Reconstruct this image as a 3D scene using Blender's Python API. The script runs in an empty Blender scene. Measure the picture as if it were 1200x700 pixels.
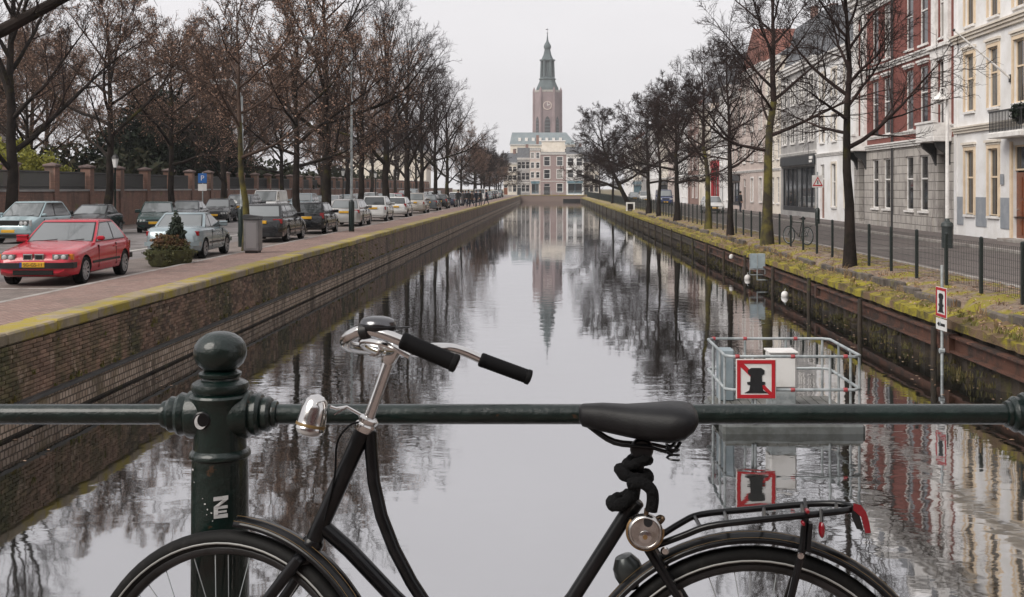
import bpy, bmesh, math, random
import numpy as np
from mathutils import Vector, Matrix
R = math.radians
S = bpy.context.scene
COL = S.collection
random.seed(7)

# ------------------------------------------------------------------ camera, sky, sun, exposure
F, PX, PY, CH = 1350.0, 645.0, 220.0, 3.5       # focal length (px of a 1200 wide frame), vanishing point, eye height above water
cd = bpy.data.cameras.new('camera')
cam = bpy.data.objects.new('camera', cd)
COL.objects.link(cam)
cam.location = (0, 0, CH)
cam.rotation_euler = (R(90), 0, 0)
cd.sensor_width = 36
cd.lens = 36 * F / 1200
cd.shift_x = -(PX - 600) / 1200
cd.shift_y = -(350 - PY) / 1200
cd.clip_start = .05
cd.clip_end = 6000
S.camera = cam

SUN_EL, SUN_AZ = 42, 228
w = bpy.data.worlds.new('World')
S.world = w
w.use_nodes = True
nt = w.node_tree
bg = nt.nodes['Background']
sky = nt.nodes.new('ShaderNodeTexSky')
sky.sky_type = 'NISHITA'
sky.sun_disc = False
sky.sun_elevation = R(SUN_EL)
sky.sun_rotation = R(SUN_AZ)
sky.dust_density = 5
sky.air_density = 1.0
hs = nt.nodes.new('ShaderNodeHueSaturation')
hs.inputs['Saturation'].default_value = .12
nt.links.new(sky.outputs[0], hs.inputs['Color'])
mx = nt.nodes.new('ShaderNodeMix')
mx.data_type = 'RGBA'
mx.inputs[0].default_value = .86                      # closed cloud cover: an even pale grey layer over the clear sky
mx.inputs[7].default_value = (7.9, 7.72, 7.9, 1)
nt.links.new(hs.outputs[0], mx.inputs[6])
cn = nt.nodes.new('ShaderNodeTexNoise'); cn.inputs['Scale'].default_value = 2.2; cn.inputs['Detail'].default_value = 5; cn.inputs['Roughness'].default_value = .55
tc_ = nt.nodes.new('ShaderNodeTexCoord'); mp_ = nt.nodes.new('ShaderNodeMapping'); mp_.inputs['Scale'].default_value = (1, 1, 2.6)
nt.links.new(tc_.outputs['Generated'], mp_.inputs['Vector']); nt.links.new(mp_.outputs[0], cn.inputs['Vector'])
cr_ = nt.nodes.new('ShaderNodeMapRange'); cr_.inputs[1].default_value = .3; cr_.inputs[2].default_value = .7; cr_.inputs[3].default_value = .95; cr_.inputs[4].default_value = 1.05
nt.links.new(cn.outputs['Fac'], cr_.inputs[0])
cm_ = nt.nodes.new('ShaderNodeHueSaturation'); nt.links.new(mx.outputs[2], cm_.inputs['Color']); nt.links.new(cr_.outputs[0], cm_.inputs['Value'])   # faint cloud tone
nt.links.new(cm_.outputs[0], bg.inputs['Color'])
bg.inputs['Strength'].default_value = .063
sl = bpy.data.lights.new('sun', 'SUN')
sl.energy = 1.5
sl.angle = R(40)
sl.color = (1, .945, .87)
sun = bpy.data.objects.new('sun', sl)
COL.objects.link(sun)
sun.rotation_euler = (R(90 - SUN_EL), 0, R(180 - SUN_AZ))
sun.location = (0, -20, 60)
S.view_settings.view_transform = 'Standard'
S.view_settings.look = 'None'
S.view_settings.exposure = 0.97
S.view_settings.gamma = 1
S.render.engine = 'CYCLES'
S.cycles.use_denoising = True
S.cycles.max_bounces = 6
S.cycles.diffuse_bounces = 2
S.cycles.glossy_bounces = 3
S.cycles.transmission_bounces = 2
S.cycles.volume_bounces = 0
S.cycles.caustics_reflective = False
S.cycles.caustics_refractive = False

# ------------------------------------------------------------------ helpers
def gp(px, py, z=1.4):
    """the ground point (height z) seen at a pixel of the photograph"""
    Y = F * (CH - z) / (py - PY)
    return Vector(((px - PX) * Y / F, Y, z))

def at(px, py, Y):
    return Vector(((px - PX) * Y / F, Y, CH - (py - PY) * Y / F))

def yof(px, X):
    return F * X / (px - PX)

class MB:
    def __init__(s):
        s.v, s.f, s.m = [], [], []
    def add(s, vs, fs, mi=0):
        o = len(s.v)
        s.v.extend(tuple(p) for p in vs)
        s.f.extend(tuple(i + o for i in f) for f in fs)
        s.m.extend([mi] * len(fs))
        return s
    def box(s, x0, y0, z0, x1, y1, z1, mi=0):
        return s.add([(x0, y0, z0), (x1, y0, z0), (x1, y1, z0), (x0, y1, z0), (x0, y0, z1), (x1, y0, z1), (x1, y1, z1), (x0, y1, z1)],
                     [(0, 3, 2, 1), (4, 5, 6, 7), (0, 1, 5, 4), (1, 2, 6, 5), (2, 3, 7, 6), (3, 0, 4, 7)], mi)
    def cbox(s, x0, y0, z0, x1, y1, z1, c=.01, mi=0):
        """box with chamfered edges"""
        bm = bmesh.new()
        bmesh.ops.create_cube(bm, size=1)
        for v in bm.verts:
            v.co = Vector(((x0 + x1) / 2 + v.co.x * (x1 - x0), (y0 + y1) / 2 + v.co.y * (y1 - y0), (z0 + z1) / 2 + v.co.z * (z1 - z0)))
        bmesh.ops.bevel(bm, geom=bm.edges[:], offset=c, segments=1, affect='EDGES', profile=.5)
        bm.verts.index_update()
        s.add([v.co for v in bm.verts], [[v.index for v in f.verts] for f in bm.faces], mi)
        bm.free()
        return s
    def bar(s, p, q, w, h, mi=0, up=(0, 0, 1)):
        p, q = Vector(p), Vector(q)
        d = (q - p).normalized()
        a = d.cross(Vector(up))
        if a.length < 1e-4: a = d.cross(Vector((1, 0, 0)))
        a.normalize()
        b = a.cross(d)
        a, b = a * w / 2, b * h / 2
        return s.add([p - a - b, p + a - b, p + a + b, p - a + b, q - a - b, q + a - b, q + a + b, q - a + b],
                     [(0, 3, 2, 1), (4, 5, 6, 7), (0, 1, 5, 4), (1, 2, 6, 5), (2, 3, 7, 6), (3, 0, 4, 7)][::1], mi)
    def tube(s, pts, rad, n=8, mi=0, caps=True, closed=False, flat=None):
        pts = [Vector(p) for p in pts]
        m = len(pts)
        if not hasattr(rad, '__len__'): rad = [rad] * m
        ts = []
        for i in range(m):
            a = pts[(i - 1) % m] if (i > 0 or closed) else pts[0]
            b = pts[(i + 1) % m] if (i < m - 1 or closed) else pts[-1]
            ts.append((b - a).normalized())
        u = ts[0].cross(Vector((0, 0, 1)))
        if u.length < .05: u = ts[0].cross(Vector((1, 0, 0)))
        u.normalize()
        vs, fs = [], []
        for i in range(m):
            u = (u - ts[i] * u.dot(ts[i])).normalized()
            b = ts[i].cross(u)
            for k in range(n):
                c = 2 * math.pi * (k + .5) / n
                fx = flat if flat else 1
                vs.append(pts[i] + (u * math.cos(c) + b * math.sin(c) * fx) * rad[i])
        for i in range(m if closed else m - 1):
            j = (i + 1) % m
            for k in range(n):
                l = (k + 1) % n
                fs.append((i * n + k, i * n + l, j * n + l, j * n + k))
        if caps and not closed:
            fs.append(tuple(range(n))[::-1])
            fs.append(tuple((m - 1) * n + k for k in range(n)))
        return s.add(vs, fs, mi)
    def lathe(s, prof, n=24, org=(0, 0, 0), axis=(0, 0, 1), mi=0, sx=1, sy=1, caps=True):
        """profile of (radius, height) pairs turned about axis at org"""
        org, az = Vector(org), Vector(axis).normalized()
        ax = az.cross(Vector((0, 1, 0)))
        if ax.length < .05: ax = az.cross(Vector((1, 0, 0)))
        ax.normalize()
        ay = az.cross(ax)
        vs, fs = [], []
        for r, h in prof:
            r = max(r, 1e-4)
            for k in range(n):
                c = 2 * math.pi * k / n
                vs.append(org + az * h + ax * (r * math.cos(c) * sx) + ay * (r * math.sin(c) * sy))
        for i in range(len(prof) - 1):
            for k in range(n):
                l = (k + 1) % n
                fs.append((i * n + k, i * n + l, (i + 1) * n + l, (i + 1) * n + k))
        if caps:
            fs.append(tuple(range(n))[::-1])
            fs.append(tuple((len(prof) - 1) * n + k for k in range(n)))
        return s.add(vs, fs, mi)
    def prism(s, poly, fn, d0, d1, mi=0):
        """polygon of (a, b) extruded from depth d0 to d1; fn(a, b, d) gives the point"""
        n = len(poly)
        vs = [fn(a, b, d0) for a, b in poly] + [fn(a, b, d1) for a, b in poly]
        fs = [tuple(range(n))[::-1], tuple(range(n, 2 * n))] + [(i, (i + 1) % n, n + (i + 1) % n, n + i) for i in range(n)]
        return s.add(vs, fs, mi)
    def mesh(s, name, mats, ang=35, fix=True):
        me = bpy.data.meshes.new(name)
        me.from_pydata([tuple(p) for p in s.v], [], s.f)
        for m in (mats if isinstance(mats, (list, tuple)) else [mats]): me.materials.append(m)
        if any(s.m): me.polygons.foreach_set('material_index', s.m)
        if fix:
            bm = bmesh.new(); bm.from_mesh(me); bmesh.ops.recalc_face_normals(bm, faces=bm.faces[:]); bm.to_mesh(me); bm.free()
        if ang:
            me.polygons.foreach_set('use_smooth', [True] * len(me.polygons))
            me.set_sharp_from_angle(angle=R(ang))
        me.update()
        return me
    def build(s, name, mats, parent=None, ang=35, loc=None, fix=True):
        return link(name, s.mesh(name, mats, ang, fix), parent, loc)

def link(name, data, parent=None, loc=None, rz=0, scale=None):
    o = bpy.data.objects.new(name, data)
    COL.objects.link(o)
    if parent: o.parent = parent
    if loc is not None: o.location = loc
    if rz: o.rotation_euler = (0, 0, rz)
    if scale: o.scale = (scale,) * 3 if not hasattr(scale, '__len__') else scale
    return o

def tag(o, label, cat, group=None, kind=None):
    if label: o['label'] = label
    if cat: o['category'] = cat
    if group: o['group'] = group
    if kind: o['kind'] = kind
    return o

def struct(o):
    o['kind'] = 'structure'
    return o

def thing(name, label, cat, loc=(0, 0, 0), rz=0, group=None, scale=None):
    return tag(link(name, None, None, loc, rz, scale), label, cat, group)

def copy_tree(o, parent=None):
    c = o.copy()
    COL.objects.link(c)
    c.parent = parent
    for ch in o.children: copy_tree(ch, c)
    return c

def text_mesh(txt, size, mat, depth=.002):
    cu = bpy.data.curves.new('lettering', 'FONT')
    cu.body = txt; cu.size = size; cu.extrude = depth; cu.align_x = 'CENTER'; cu.align_y = 'CENTER'
    o = bpy.data.objects.new('lettering', cu)
    COL.objects.link(o)
    dg = bpy.context.evaluated_depsgraph_get()
    me = bpy.data.meshes.new_from_object(o.evaluated_get(dg))
    bpy.data.objects.remove(o)
    me.materials.clear(); me.materials.append(mat)
    return me

# ------------------------------------------------------------------ materials
MATS = {}
def M(name, col, rough=.6, metal=0, var=None, vs=3, vlo=.4, vhi=.62, bump=0, bs=30, rnd=0, coat=0, spec=.5, moss=None, ms=1.2, mlo=.5, mhi=.6, vdet=5, stretch=None, obj=False, isl=0):
    m = bpy.data.materials.new(name)
    m.use_nodes = True
    MATS[name] = m
    n, l = m.node_tree.nodes, m.node_tree.links
    p = n['Principled BSDF']
    p.inputs['Roughness'].default_value = rough
    p.inputs['Metallic'].default_value = metal
    p.inputs['Specular IOR Level'].default_value = spec
    if coat:
        p.inputs['Coat Weight'].default_value = coat
        p.inputs['Coat Roughness'].default_value = .06
    def rgb(c):
        q = n.new('ShaderNodeRGB'); q.outputs[0].default_value = (*c, 1); return q.outputs[0]
    cur = rgb(col)
    if obj:
        tc = n.new('ShaderNodeTexCoord'); pos = tc.outputs['Object']
    else:
        g = n.new('ShaderNodeNewGeometry'); pos = g.outputs['Position']
    if stretch:
        mp = n.new('ShaderNodeMapping'); mp.inputs['Scale'].default_value = stretch
        l.new(pos, mp.inputs['Vector']); pos = mp.outputs[0]
    def noise(sc, det=5, off=0):
        q = n.new('ShaderNodeTexNoise'); q.noise_dimensions = '4D'; q.inputs['W'].default_value = off
        q.inputs['Scale'].default_value = sc; q.inputs['Detail'].default_value = det
        q.inputs['Roughness'].default_value = .65
        l.new(pos, q.inputs['Vector']); return q.outputs['Fac']
    def mixc(a, b, sc, lo, hi, off):
        r = n.new('ShaderNodeMapRange'); r.interpolation_type = 'SMOOTHSTEP'
        r.inputs[1].default_value = lo; r.inputs[2].default_value = hi
        l.new(noise(sc, vdet, off), r.inputs[0])
        x = n.new('ShaderNodeMix'); x.data_type = 'RGBA'
        l.new(r.outputs[0], x.inputs[0]); l.new(a, x.inputs[6]); l.new(b, x.inputs[7])
        return x.outputs[2]
    if var: cur = mixc(cur, rgb(var), vs, vlo, vhi, 0)
    if moss: cur = mixc(cur, rgb(moss), ms, mlo, mhi, 5)
    if rnd:
        oi = n.new('ShaderNodeObjectInfo')
        r = n.new('ShaderNodeMapRange'); r.inputs[3].default_value = 1 - rnd; r.inputs[4].default_value = 1 + rnd
        l.new(oi.outputs['Random'], r.inputs[0])
        h = n.new('ShaderNodeHueSaturation'); l.new(r.outputs[0], h.inputs['Value']); l.new(cur, h.inputs['Color'])
        cur = h.outputs[0]
    if isl:
        gi = n.new('ShaderNodeNewGeometry')
        r = n.new('ShaderNodeMapRange'); r.inputs[3].default_value = 1 - isl; r.inputs[4].default_value = 1 + isl
        l.new(gi.outputs['Random Per Island'], r.inputs[0])
        h = n.new('ShaderNodeHueSaturation'); l.new(r.outputs[0], h.inputs['Value']); l.new(cur, h.inputs['Color'])
        cur = h.outputs[0]
    l.new(cur, p.inputs['Base Color'])
    if bump:
        b = n.new('ShaderNodeBump'); b.inputs['Strength'].default_value = min(bump, 1); b.inputs['Distance'].default_value = .02 * max(1, bump)
        l.new(noise(bs, 6, 2), b.inputs['Height']); l.new(b.outputs[0], p.inputs['Normal'])
    return m

def M_brick(name, c1, c2, mortar, axes='YZ', bw=.22, bh=.065, rough=.85, mossc=None, mlo=.48, mhi=.62, ms=.9, dark=None, bump=.5, mort=.012):
    """running-bond brick in metres; axes: which world axes run along and up the wall"""
    m = bpy.data.materials.new(name); m.use_nodes = True; MATS[name] = m
    n, l = m.node_tree.nodes, m.node_tree.links
    p = n['Principled BSDF']; p.inputs['Roughness'].default_value = rough
    g = n.new('ShaderNodeNewGeometry')
    sp = n.new('ShaderNodeSeparateXYZ'); l.new(g.outputs['Position'], sp.inputs[0])
    cb = n.new('ShaderNodeCombineXYZ')
    l.new(sp.outputs[axes[0]], cb.inputs[0]); l.new(sp.outputs[axes[1]], cb.inputs[1])
    b = n.new('ShaderNodeTexBrick'); l.new(cb.outputs[0], b.inputs['Vector'])
    b.inputs['Scale'].default_value = 1; b.inputs['Brick Width'].default_value = bw; b.inputs['Row Height'].default_value = bh
    b.inputs['Mortar Size'].default_value = mort; b.inputs['Mortar Smooth'].default_value = .3
    b.inputs['Color1'].default_value = (*c1, 1); b.inputs['Color2'].default_value = (*c2, 1); b.inputs['Mortar'].default_value = (*mortar, 1)
    cur = b.outputs['Color']
    def layer(cur, c, sc, lo, hi, off, zs=1):
        mp = n.new('ShaderNodeMapping'); mp.inputs['Scale'].default_value = (1, 1, zs); l.new(g.outputs['Position'], mp.inputs['Vector'])
        q = n.new('ShaderNodeTexNoise'); q.noise_dimensions = '4D'; q.inputs['W'].default_value = off; q.inputs['Scale'].default_value = sc
        q.inputs['Detail'].default_value = 7; q.inputs['Roughness'].default_value = .7; l.new(mp.outputs[0], q.inputs['Vector'])
        r = n.new('ShaderNodeMapRange'); r.interpolation_type = 'SMOOTHSTEP'; r.inputs[1].default_value = lo; r.inputs[2].default_value = hi
        l.new(q.outputs['Fac'], r.inputs[0])
        x = n.new('ShaderNodeMix'); x.data_type = 'RGBA'; l.new(r.outputs[0], x.inputs[0]); l.new(cur, x.inputs[6]); x.inputs[7].default_value = (*c, 1)
        return x.outputs[2]
    if dark: cur = layer(cur, dark, 1.6, .46, .66, 3, .35)
    if mossc: cur = layer(cur, mossc, ms, mlo, mhi, 9)
    l.new(cur, p.inputs['Base Color'])
    bp_ = n.new('ShaderNodeBump'); bp_.inputs['Strength'].default_value = bump; bp_.inputs['Distance'].default_value = .01; bp_.invert = True
    l.new(b.outputs['Fac'], bp_.inputs['Height']); l.new(bp_.outputs[0], p.inputs['Normal'])
    return m

black_plastic = M('black_plastic', (.005, .005, .006), .5)
black_paint = M('black_paint', (.002, .0024, .003), .3, coat=.18, var=(.007, .007, .008), vs=9, obj=True, spec=.25)
rubber = M('rubber', (.004, .004, .0045), .7, bump=.15, bs=300, obj=True, spec=.15)
chrome = M('chrome', (.62, .61, .6), .16, 1, var=(.3, .26, .22), vs=14, vlo=.55, vhi=.75, obj=True)
steel = M('steel', (.45, .46, .47), .4, .8, var=(.3, .3, .3), vs=6)
galv = M('galvanised', (.42, .45, .46), .5, .35, var=(.26, .29, .3), vs=5, bump=.1, bs=60)
white_paint = M('white_paint', (.72, .71, .7), .5, var=(.6, .58, .56), vs=2)
red_paint = M('red_paint', (.42, .012, .02), .45)
dark_green = M('dark_green_iron', (.0018, .0085, .007), .3, spec=.3, coat=.5, var=(.004, .014, .0115), vs=11, moss=(.045, .024, .012), ms=30, mlo=.66, mhi=.70, bump=.35, bs=38)
# ------------------------------------------------------------------ the setting: water, banks, streets
XL, XR, YE = -7.6, 7.73, 290.0                # faces of the two quay walls, end of the canal
ZL, ZLR, ZR = 1.46, 1.36, 1.30                # quay pavement, carriageway beside it, opposite street

def water_mat():
    m = bpy.data.materials.new('canal_water'); m.use_nodes = True
    n, l = m.node_tree.nodes, m.node_tree.links
    n.remove(n['Principled BSDF'])
    out = n['Material Output']
    g = n.new('ShaderNodeNewGeometry')
    def noise(scale, det, rough, w, dist=0):
        mp = n.new('ShaderNodeMapping'); mp.inputs['Scale'].default_value = scale; l.new(g.outputs['Position'], mp.inputs['Vector'])
        q = n.new('ShaderNodeTexNoise'); q.noise_dimensions = '4D'; q.inputs['W'].default_value = w
        q.inputs['Scale'].default_value = 1; q.inputs['Detail'].default_value = det; q.inputs['Roughness'].default_value = rough; q.inputs['Distortion'].default_value = dist
        l.new(mp.outputs[0], q.inputs['Vector']); return q.outputs['Fac']
    a = noise((1.6, 2.6, 1), 3, .5, 0, .4)          # ripples
    b = noise((.5, .8, 1), 2, .5, 3, .3)            # slow swell
    c = noise((.16, .07, 1), 2, .5, 7)              # where the wind touches the water
    mr = n.new('ShaderNodeMapRange'); mr.inputs[1].default_value = .42; mr.inputs[2].default_value = .66; mr.inputs[3].default_value = .15; mr.inputs[4].default_value = 1.3
    l.new(c, mr.inputs[0])
    mu = n.new('ShaderNodeMath'); mu.operation = 'MULTIPLY'; l.new(a, mu.inputs[0]); l.new(mr.outputs[0], mu.inputs[1])
    mb = n.new('ShaderNodeMath'); mb.operation = 'MULTIPLY_ADD'; l.new(b, mb.inputs[0]); mb.inputs[1].default_value = .8; l.new(mu.outputs[0], mb.inputs[2])
    bu = n.new('ShaderNodeBump'); bu.inputs['Strength'].default_value = 1; bu.inputs['Distance'].default_value = .0042
    l.new(mb.outputs[0], bu.inputs['Height'])
    gl = n.new('ShaderNodeBsdfGlossy'); gl.inputs['Roughness'].default_value = .03; gl.inputs['Color'].default_value = (.92, .92, .94, 1)
    di = n.new('ShaderNodeBsdfDiffuse'); di.inputs['Color'].default_value = (.012, .013, .010, 1)
    fr = n.new('ShaderNodeFresnel'); fr.inputs['IOR'].default_value = 2.6
    l.new(bu.outputs[0], gl.inputs['Normal']); l.new(bu.outputs[0], fr.inputs['Normal'])
    fm = n.new('ShaderNodeMapRange'); fm.inputs[1].default_value = .1; fm.inputs[2].default_value = 1; fm.inputs[3].default_value = .50; fm.inputs[4].default_value = 1; l.new(fr.outputs[0], fm.inputs[0])
    ms = n.new('ShaderNodeMixShader'); l.new(fm.outputs[0], ms.inputs[0]); l.new(di.outputs[0], ms.inputs[1]); l.new(gl.outputs[0], ms.inputs[2])
    l.new(ms.outputs[0], out.inputs['Surface'])
    return m

mb = MB(); mb.add([(XL - .05, -30, 0), (XR + .3, -30, 0), (XR + .3, YE, 0), (XL - .05, YE, 0)], [(0, 1, 2, 3)])
struct(mb.build('canal_water', water_mat()))

earth = M('earth', (.10, .075, .05), .9, var=(.16, .12, .06), vs=1.5, moss=(.14, .14, .035), ms=.8, bump=.8, bs=12)
asphalt = M('asphalt', (.16, .145, .14), .75, var=(.22, .20, .20), vs=.6, bump=.3, bs=50, moss=(.10, .09, .085), ms=.35)
paver = M_brick('pavement_brick', (.24, .15, .125), (.30, .20, .17), (.10, .075, .062), 'YX', .21, .105, mort=.01, dark=(.17, .12, .10), mossc=(.19, .16, .07), mlo=.62, mhi=.75)
parking_brick = M_brick('parking_brick', (.19, .155, .14), (.24, .20, .18), (.1, .08, .07), 'XY', .21, .105, mort=.01, dark=(.12, .10, .09))
cobble = M_brick('street_brick', (.125, .105, .098), (.18, .15, .14), (.06, .05, .047), 'XY', .21, .105, mort=.012, dark=(.09, .078, .072))
kerb_stone = M('kerb_stone', (.33, .31, .29), .8, var=(.24, .21, .19), vs=3, bump=.3, bs=40, rnd=.12)
litter = M('mossy_soil', (.15, .105, .075), .95, var=(.25, .19, .145), vs=5, vlo=.42, vhi=.55, moss=(.24, .205, .02), ms=.8, mlo=.47, mhi=.57, bump=1.6, bs=22)
mossy = M('moss', (.28, .235, .016), .95, var=(.075, .06, .022), vs=2.6, vlo=.42, vhi=.62, moss=(.15, .095, .055), ms=1.5, mlo=.47, mhi=.60, bump=1.6, bs=26)
coping_m = M('coping_stone', (.30, .24, .17), .85, var=(.22, .18, .12), vs=2.5, moss=(.30, .235, .035), ms=2.1, mlo=.42, mhi=.58, bump=.8, bs=30, rnd=.2)
quay_brick = M_brick('quay_brick_far', (.20, .12, .085), (.29, .19, .14), (.07, .055, .04), 'YZ', .22, .065, dark=(.035, .028, .02), mossc=(.115, .098, .028), mlo=.52, mhi=.66, ms=.7, bump=.9)
brick_unit = M('quay_brick', (.25, .155, .11), .9, var=(.085, .076, .032), vs=1.0, vlo=.42, vhi=.62, moss=(.36, .265, .195), ms=4.5, mlo=.56, mhi=.66, bump=.9, bs=60, rnd=.35, isl=.6, stretch=(1, 1, .55))
mortar_m = M('mortar', (.045, .036, .028), .95, var=(.035, .03, .02), vs=3, bump=.5, bs=40)
band_m = M_brick('pale_rowlock_brick', (.56, .45, .36), (.30, .215, .155), (.10, .075, .055), 'YZ', .115, .118, dark=(.10, .075, .052), mossc=(.16, .12, .06), mlo=.56, mhi=.7, bump=.9, mort=.014)
pile_m = M('dark_pile_steel', (.028, .022, .018), .85, var=(.05, .035, .022), vs=2, moss=(.07, .065, .02), ms=1.4, mlo=.54, mhi=.66, bump=1, bs=14)
rust = M('rust', (.10, .042, .026), .85, var=(.022, .015, .012), vs=1.6, moss=(.26, .11, .07), ms=5, mlo=.6, mhi=.7, bump=.6, bs=50)

def sheet(name, x0, x1, y0, y1, z, mat, parent=None):
    mb = MB(); mb.add([(x0, y0, z), (x1, y0, z), (x1, y1, z), (x0, y1, z)], [(0, 1, 2, 3)])
    o = mb.build(name, mat, parent, 0, fix=False)
    return struct(o) if not parent else o

# the land on both sides and beyond the end of the canal (one sheet per level, none overlapping)
mb = MB()
mb.add([(-700, -90, ZLR - .02), (XL - .3, -90, ZLR - .02), (XL - .3, YE + .3, ZLR - .02), (-700, YE + .3, ZLR - .02)], [(0, 1, 2, 3)])
mb.add([(XR + 1.6, -90, ZR - .02), (700, -90, ZR - .02), (700, YE + .3, ZR - .02), (XR + 1.6, YE + .3, ZR - .02)], [(0, 1, 2, 3)])
mb.add([(-700, YE + .3, ZLR - .02), (700, YE + .3, ZLR - .02), (700, 1400, ZLR - .02), (-700, 1400, ZLR - .02)], [(0, 1, 2, 3)])
struct(mb.build('ground', earth, None, 0, fix=False))

sheet('quay_pavement', -9.72, XL - .52, -10, YE, ZL, paver)
sheet('parking_lane', -12.4, -9.87, -10, YE, ZLR + .008, parking_brick)
sheet('road', -22, -12.4, -10, YE + 30, ZLR + .004, asphalt)
sheet('garden_pavement', -24.2, -22, -10, YE, ZLR + .010, parking_brick)
sheet('opposite_street', 10.32, 15.3, -10, YE + 30, ZR + .006, cobble)
sheet('end_street', -12.4, 10.32, YE + .9, YE + 30, ZLR + .012, asphalt)
# opposite pavement in front of the houses: a raised step
mb = MB(); mb.box(15.45, -10, ZR - .3, 18.4, YE + 20, ZR + .12)
struct(mb.build('house_pavement', cobble, None, 0))
kb = struct(link('kerb', None))
ks = MB(); ks.cbox(-.075, .004, -.25, .075, .996, 0, .012)
ksm = ks.mesh('kerb_stone', kerb_stone)
for (x, z, a, b) in ((-9.795, ZL + .004, 12, 150), (15.375, ZR + .124, 20, 110), (10.245, ZR + .05, 16, 90)):
    for y in range(a, b):
        o = link('kerb_stone', ksm, kb, (x, y, z))
mb = MB()
mb.box(-9.87, 150, ZLR - .2, -9.72, YE, ZL + .004); mb.box(15.3, 110, ZR - .2, 15.45, YE, ZR + .124); mb.box(10.17, 90, ZR - .2, 10.32, YE, ZR + .05)
mb.box(-9.87, -10, ZLR - .2, -9.72, 12, ZL + .004); mb.box(15.3, -10, ZR - .2, 15.45, 20, ZR + .124); mb.box(10.17, -10, ZR - .2, 10.32, 16, ZR + .05)
tag(mb.build('far_kerb_run', kerb_stone, kb), None, None, None, 'stuff')
# painted lines
lm = M('road_paint', (.62, .60, .56), .7, var=(.3, .28, .26), vs=6, vlo=.45, vhi=.65)
road_marks = struct(link('road_marking', None))
sheet('line', -11.9, -9.95, 24.2, 24.3, ZLR + .014, lm, road_marks)
sheet('line', 11.0, 14.2, 41.6, 41.75, ZR + .012, lm, road_marks)
sheet('line', -18.6, -12.6, 33.4, 33.55, ZLR + .012, lm, road_marks)
sheet('line', -14.2, -14.05, 38, 62, ZLR + .012, lm, road_marks)

# quay wall beside the parked cars
qw = thing('quay_wall', 'brick quay wall with pale coping below the row of parked cars', 'wall', (XL, 14, 0))
def rel(o, root): o.location = -Vector(root.location); return o
mb = MB(); mb.box(XL - .5, -10, -1.2, XL - .02, YE, ZL - .165)
rel(mb.build('mortar_bed', mortar_m, qw, 0), qw)
mb = MB(); mb.box(XL - .3, 46, -.9, XL + .002, YE, ZL - .17)
rel(mb.build('far_brickwork', quay_brick, qw, 0), qw)
# bricks nearest the bridge are laid one by one
bk = MB(); bk.cbox(-.06, -.103, -.0275, .012, .103, .0275, .006)
bkm = bk.mesh('brick', brick_unit)
rnd = random.Random(3)
near, rest = 0, MB()
rows = int((ZL - .17 - .42) / .065)
cells = []
for r in range(rows):
    z = .46 + r * .065
    k = 0
    y = 9.0 + (r % 2) * .11
    while y < 46:
        cells.append((y, z)); y += .22
cells.sort(key=lambda c: (c[0] < 15.6, abs(c[0] - 15.6)))
for (y, z) in cells:
    dx = rnd.uniform(-.006, .006)
    if near < 300 and y > 15.6:
        o = link('brick', bkm, qw, (dx - .002, y - 14, z)); near += 1
    else:
        rest.box(XL - .05, y - .103, z - .0275, XL + .008 + dx, y + .103, z + .0275)
o = rel(rest.build('brickwork', brick_unit, qw, 0, fix=False), qw); o['kind'] = 'stuff'
# ledge just above the water
mb = MB(); mb.box(XL - .02, -10, .40, XL + .10, YE, .455)
rel(mb.build('ledge_strip', M('dark_timber', (.03, .028, .028), .6, var=(.06, .055, .05), vs=2), qw), qw)
mb = MB(); mb.box(XL - .02, -10, .045, XL + .075, YE, .398)
rel(mb.build('ledge_brick_band', band_m, qw), qw)
mb = MB(); mb.box(XL - .02, -10, -1, XL + .05, YE, .044)
rel(mb.build('wall_foot', pile_m, qw), qw)
cs = MB(); cs.cbox(-.53, .011, -.17, .035, 1.589, .012, .026)
csm = cs.mesh('coping_stone', coping_m)
y = -9.5
while y < YE - 1.6:
    o = link('coping_stone', csm, qw, (rnd.uniform(-.014, .014), y - 14, ZL + rnd.uniform(-.009, .009)), rnd.uniform(-.006, .006)); y += 1.6
mb = MB(); mb.box(XL - .09, 13, .5, XL + .07, 13.1, .5 + .1)
# little weeds growing from the joints
def tufts(name, spots, mat, label, cat, seed=1, n=18, h=.2, spread=.08, width=.012, parent=None, kind='stuff'):
    r = random.Random(seed); mb = MB()
    for (x, y, z, s) in spots:
        for _ in range(n):
            a = r.uniform(0, 6.28); q = r.uniform(0, spread) * s
            px, py = x + math.cos(a) * q, y + math.sin(a) * q
            b = r.uniform(0, 6.28); le = h * s * r.uniform(.4, 1.1); lean = le * r.uniform(.2, .9)
            dx, dy = math.cos(b), math.sin(b); wx, wy = -dy * width * s, dx * width * s
            p0 = (px - wx, py - wy, z); p1 = (px + wx, py + wy, z)
            m0 = (px + dx * lean * .35 + wx * .8, py + dy * lean * .35 + wy * .8, z + le * .65); m1 = (px + dx * lean * .35 - wx * .8, py + dy * lean * .35 - wy * .8, z + le * .65)
            t = (px + dx * lean, py + dy * lean, z + le * .95)
            mb.add([p0, p1, m0, m1, t], [(0, 1, 2, 3), (3, 2, 4)])
    o = mb.build(name, mat, parent, 0, fix=False)
    return tag(o, label, cat, None, kind)
grass_m = M('weed_green', (.13, .14, .025), .8, var=(.22, .17, .05), vs=4, vlo=.4, vhi=.6)
straw_m = M('dry_grass', (.32, .23, .12), .9, var=(.2, .12, .06), vs=6, vlo=.4, vhi=.6)
sp = [(XL + .03, rnd.uniform(14, 60), rnd.choice([.47, .47, rnd.uniform(.5, 1.2)]), rnd.uniform(.4, 1.1)) for _ in range(90)]
tufts('wall_weeds', sp, grass_m, 'small weeds sprouting from the joints of the brick quay wall', 'weeds', 4, 12, .13, .06, .010)

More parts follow.
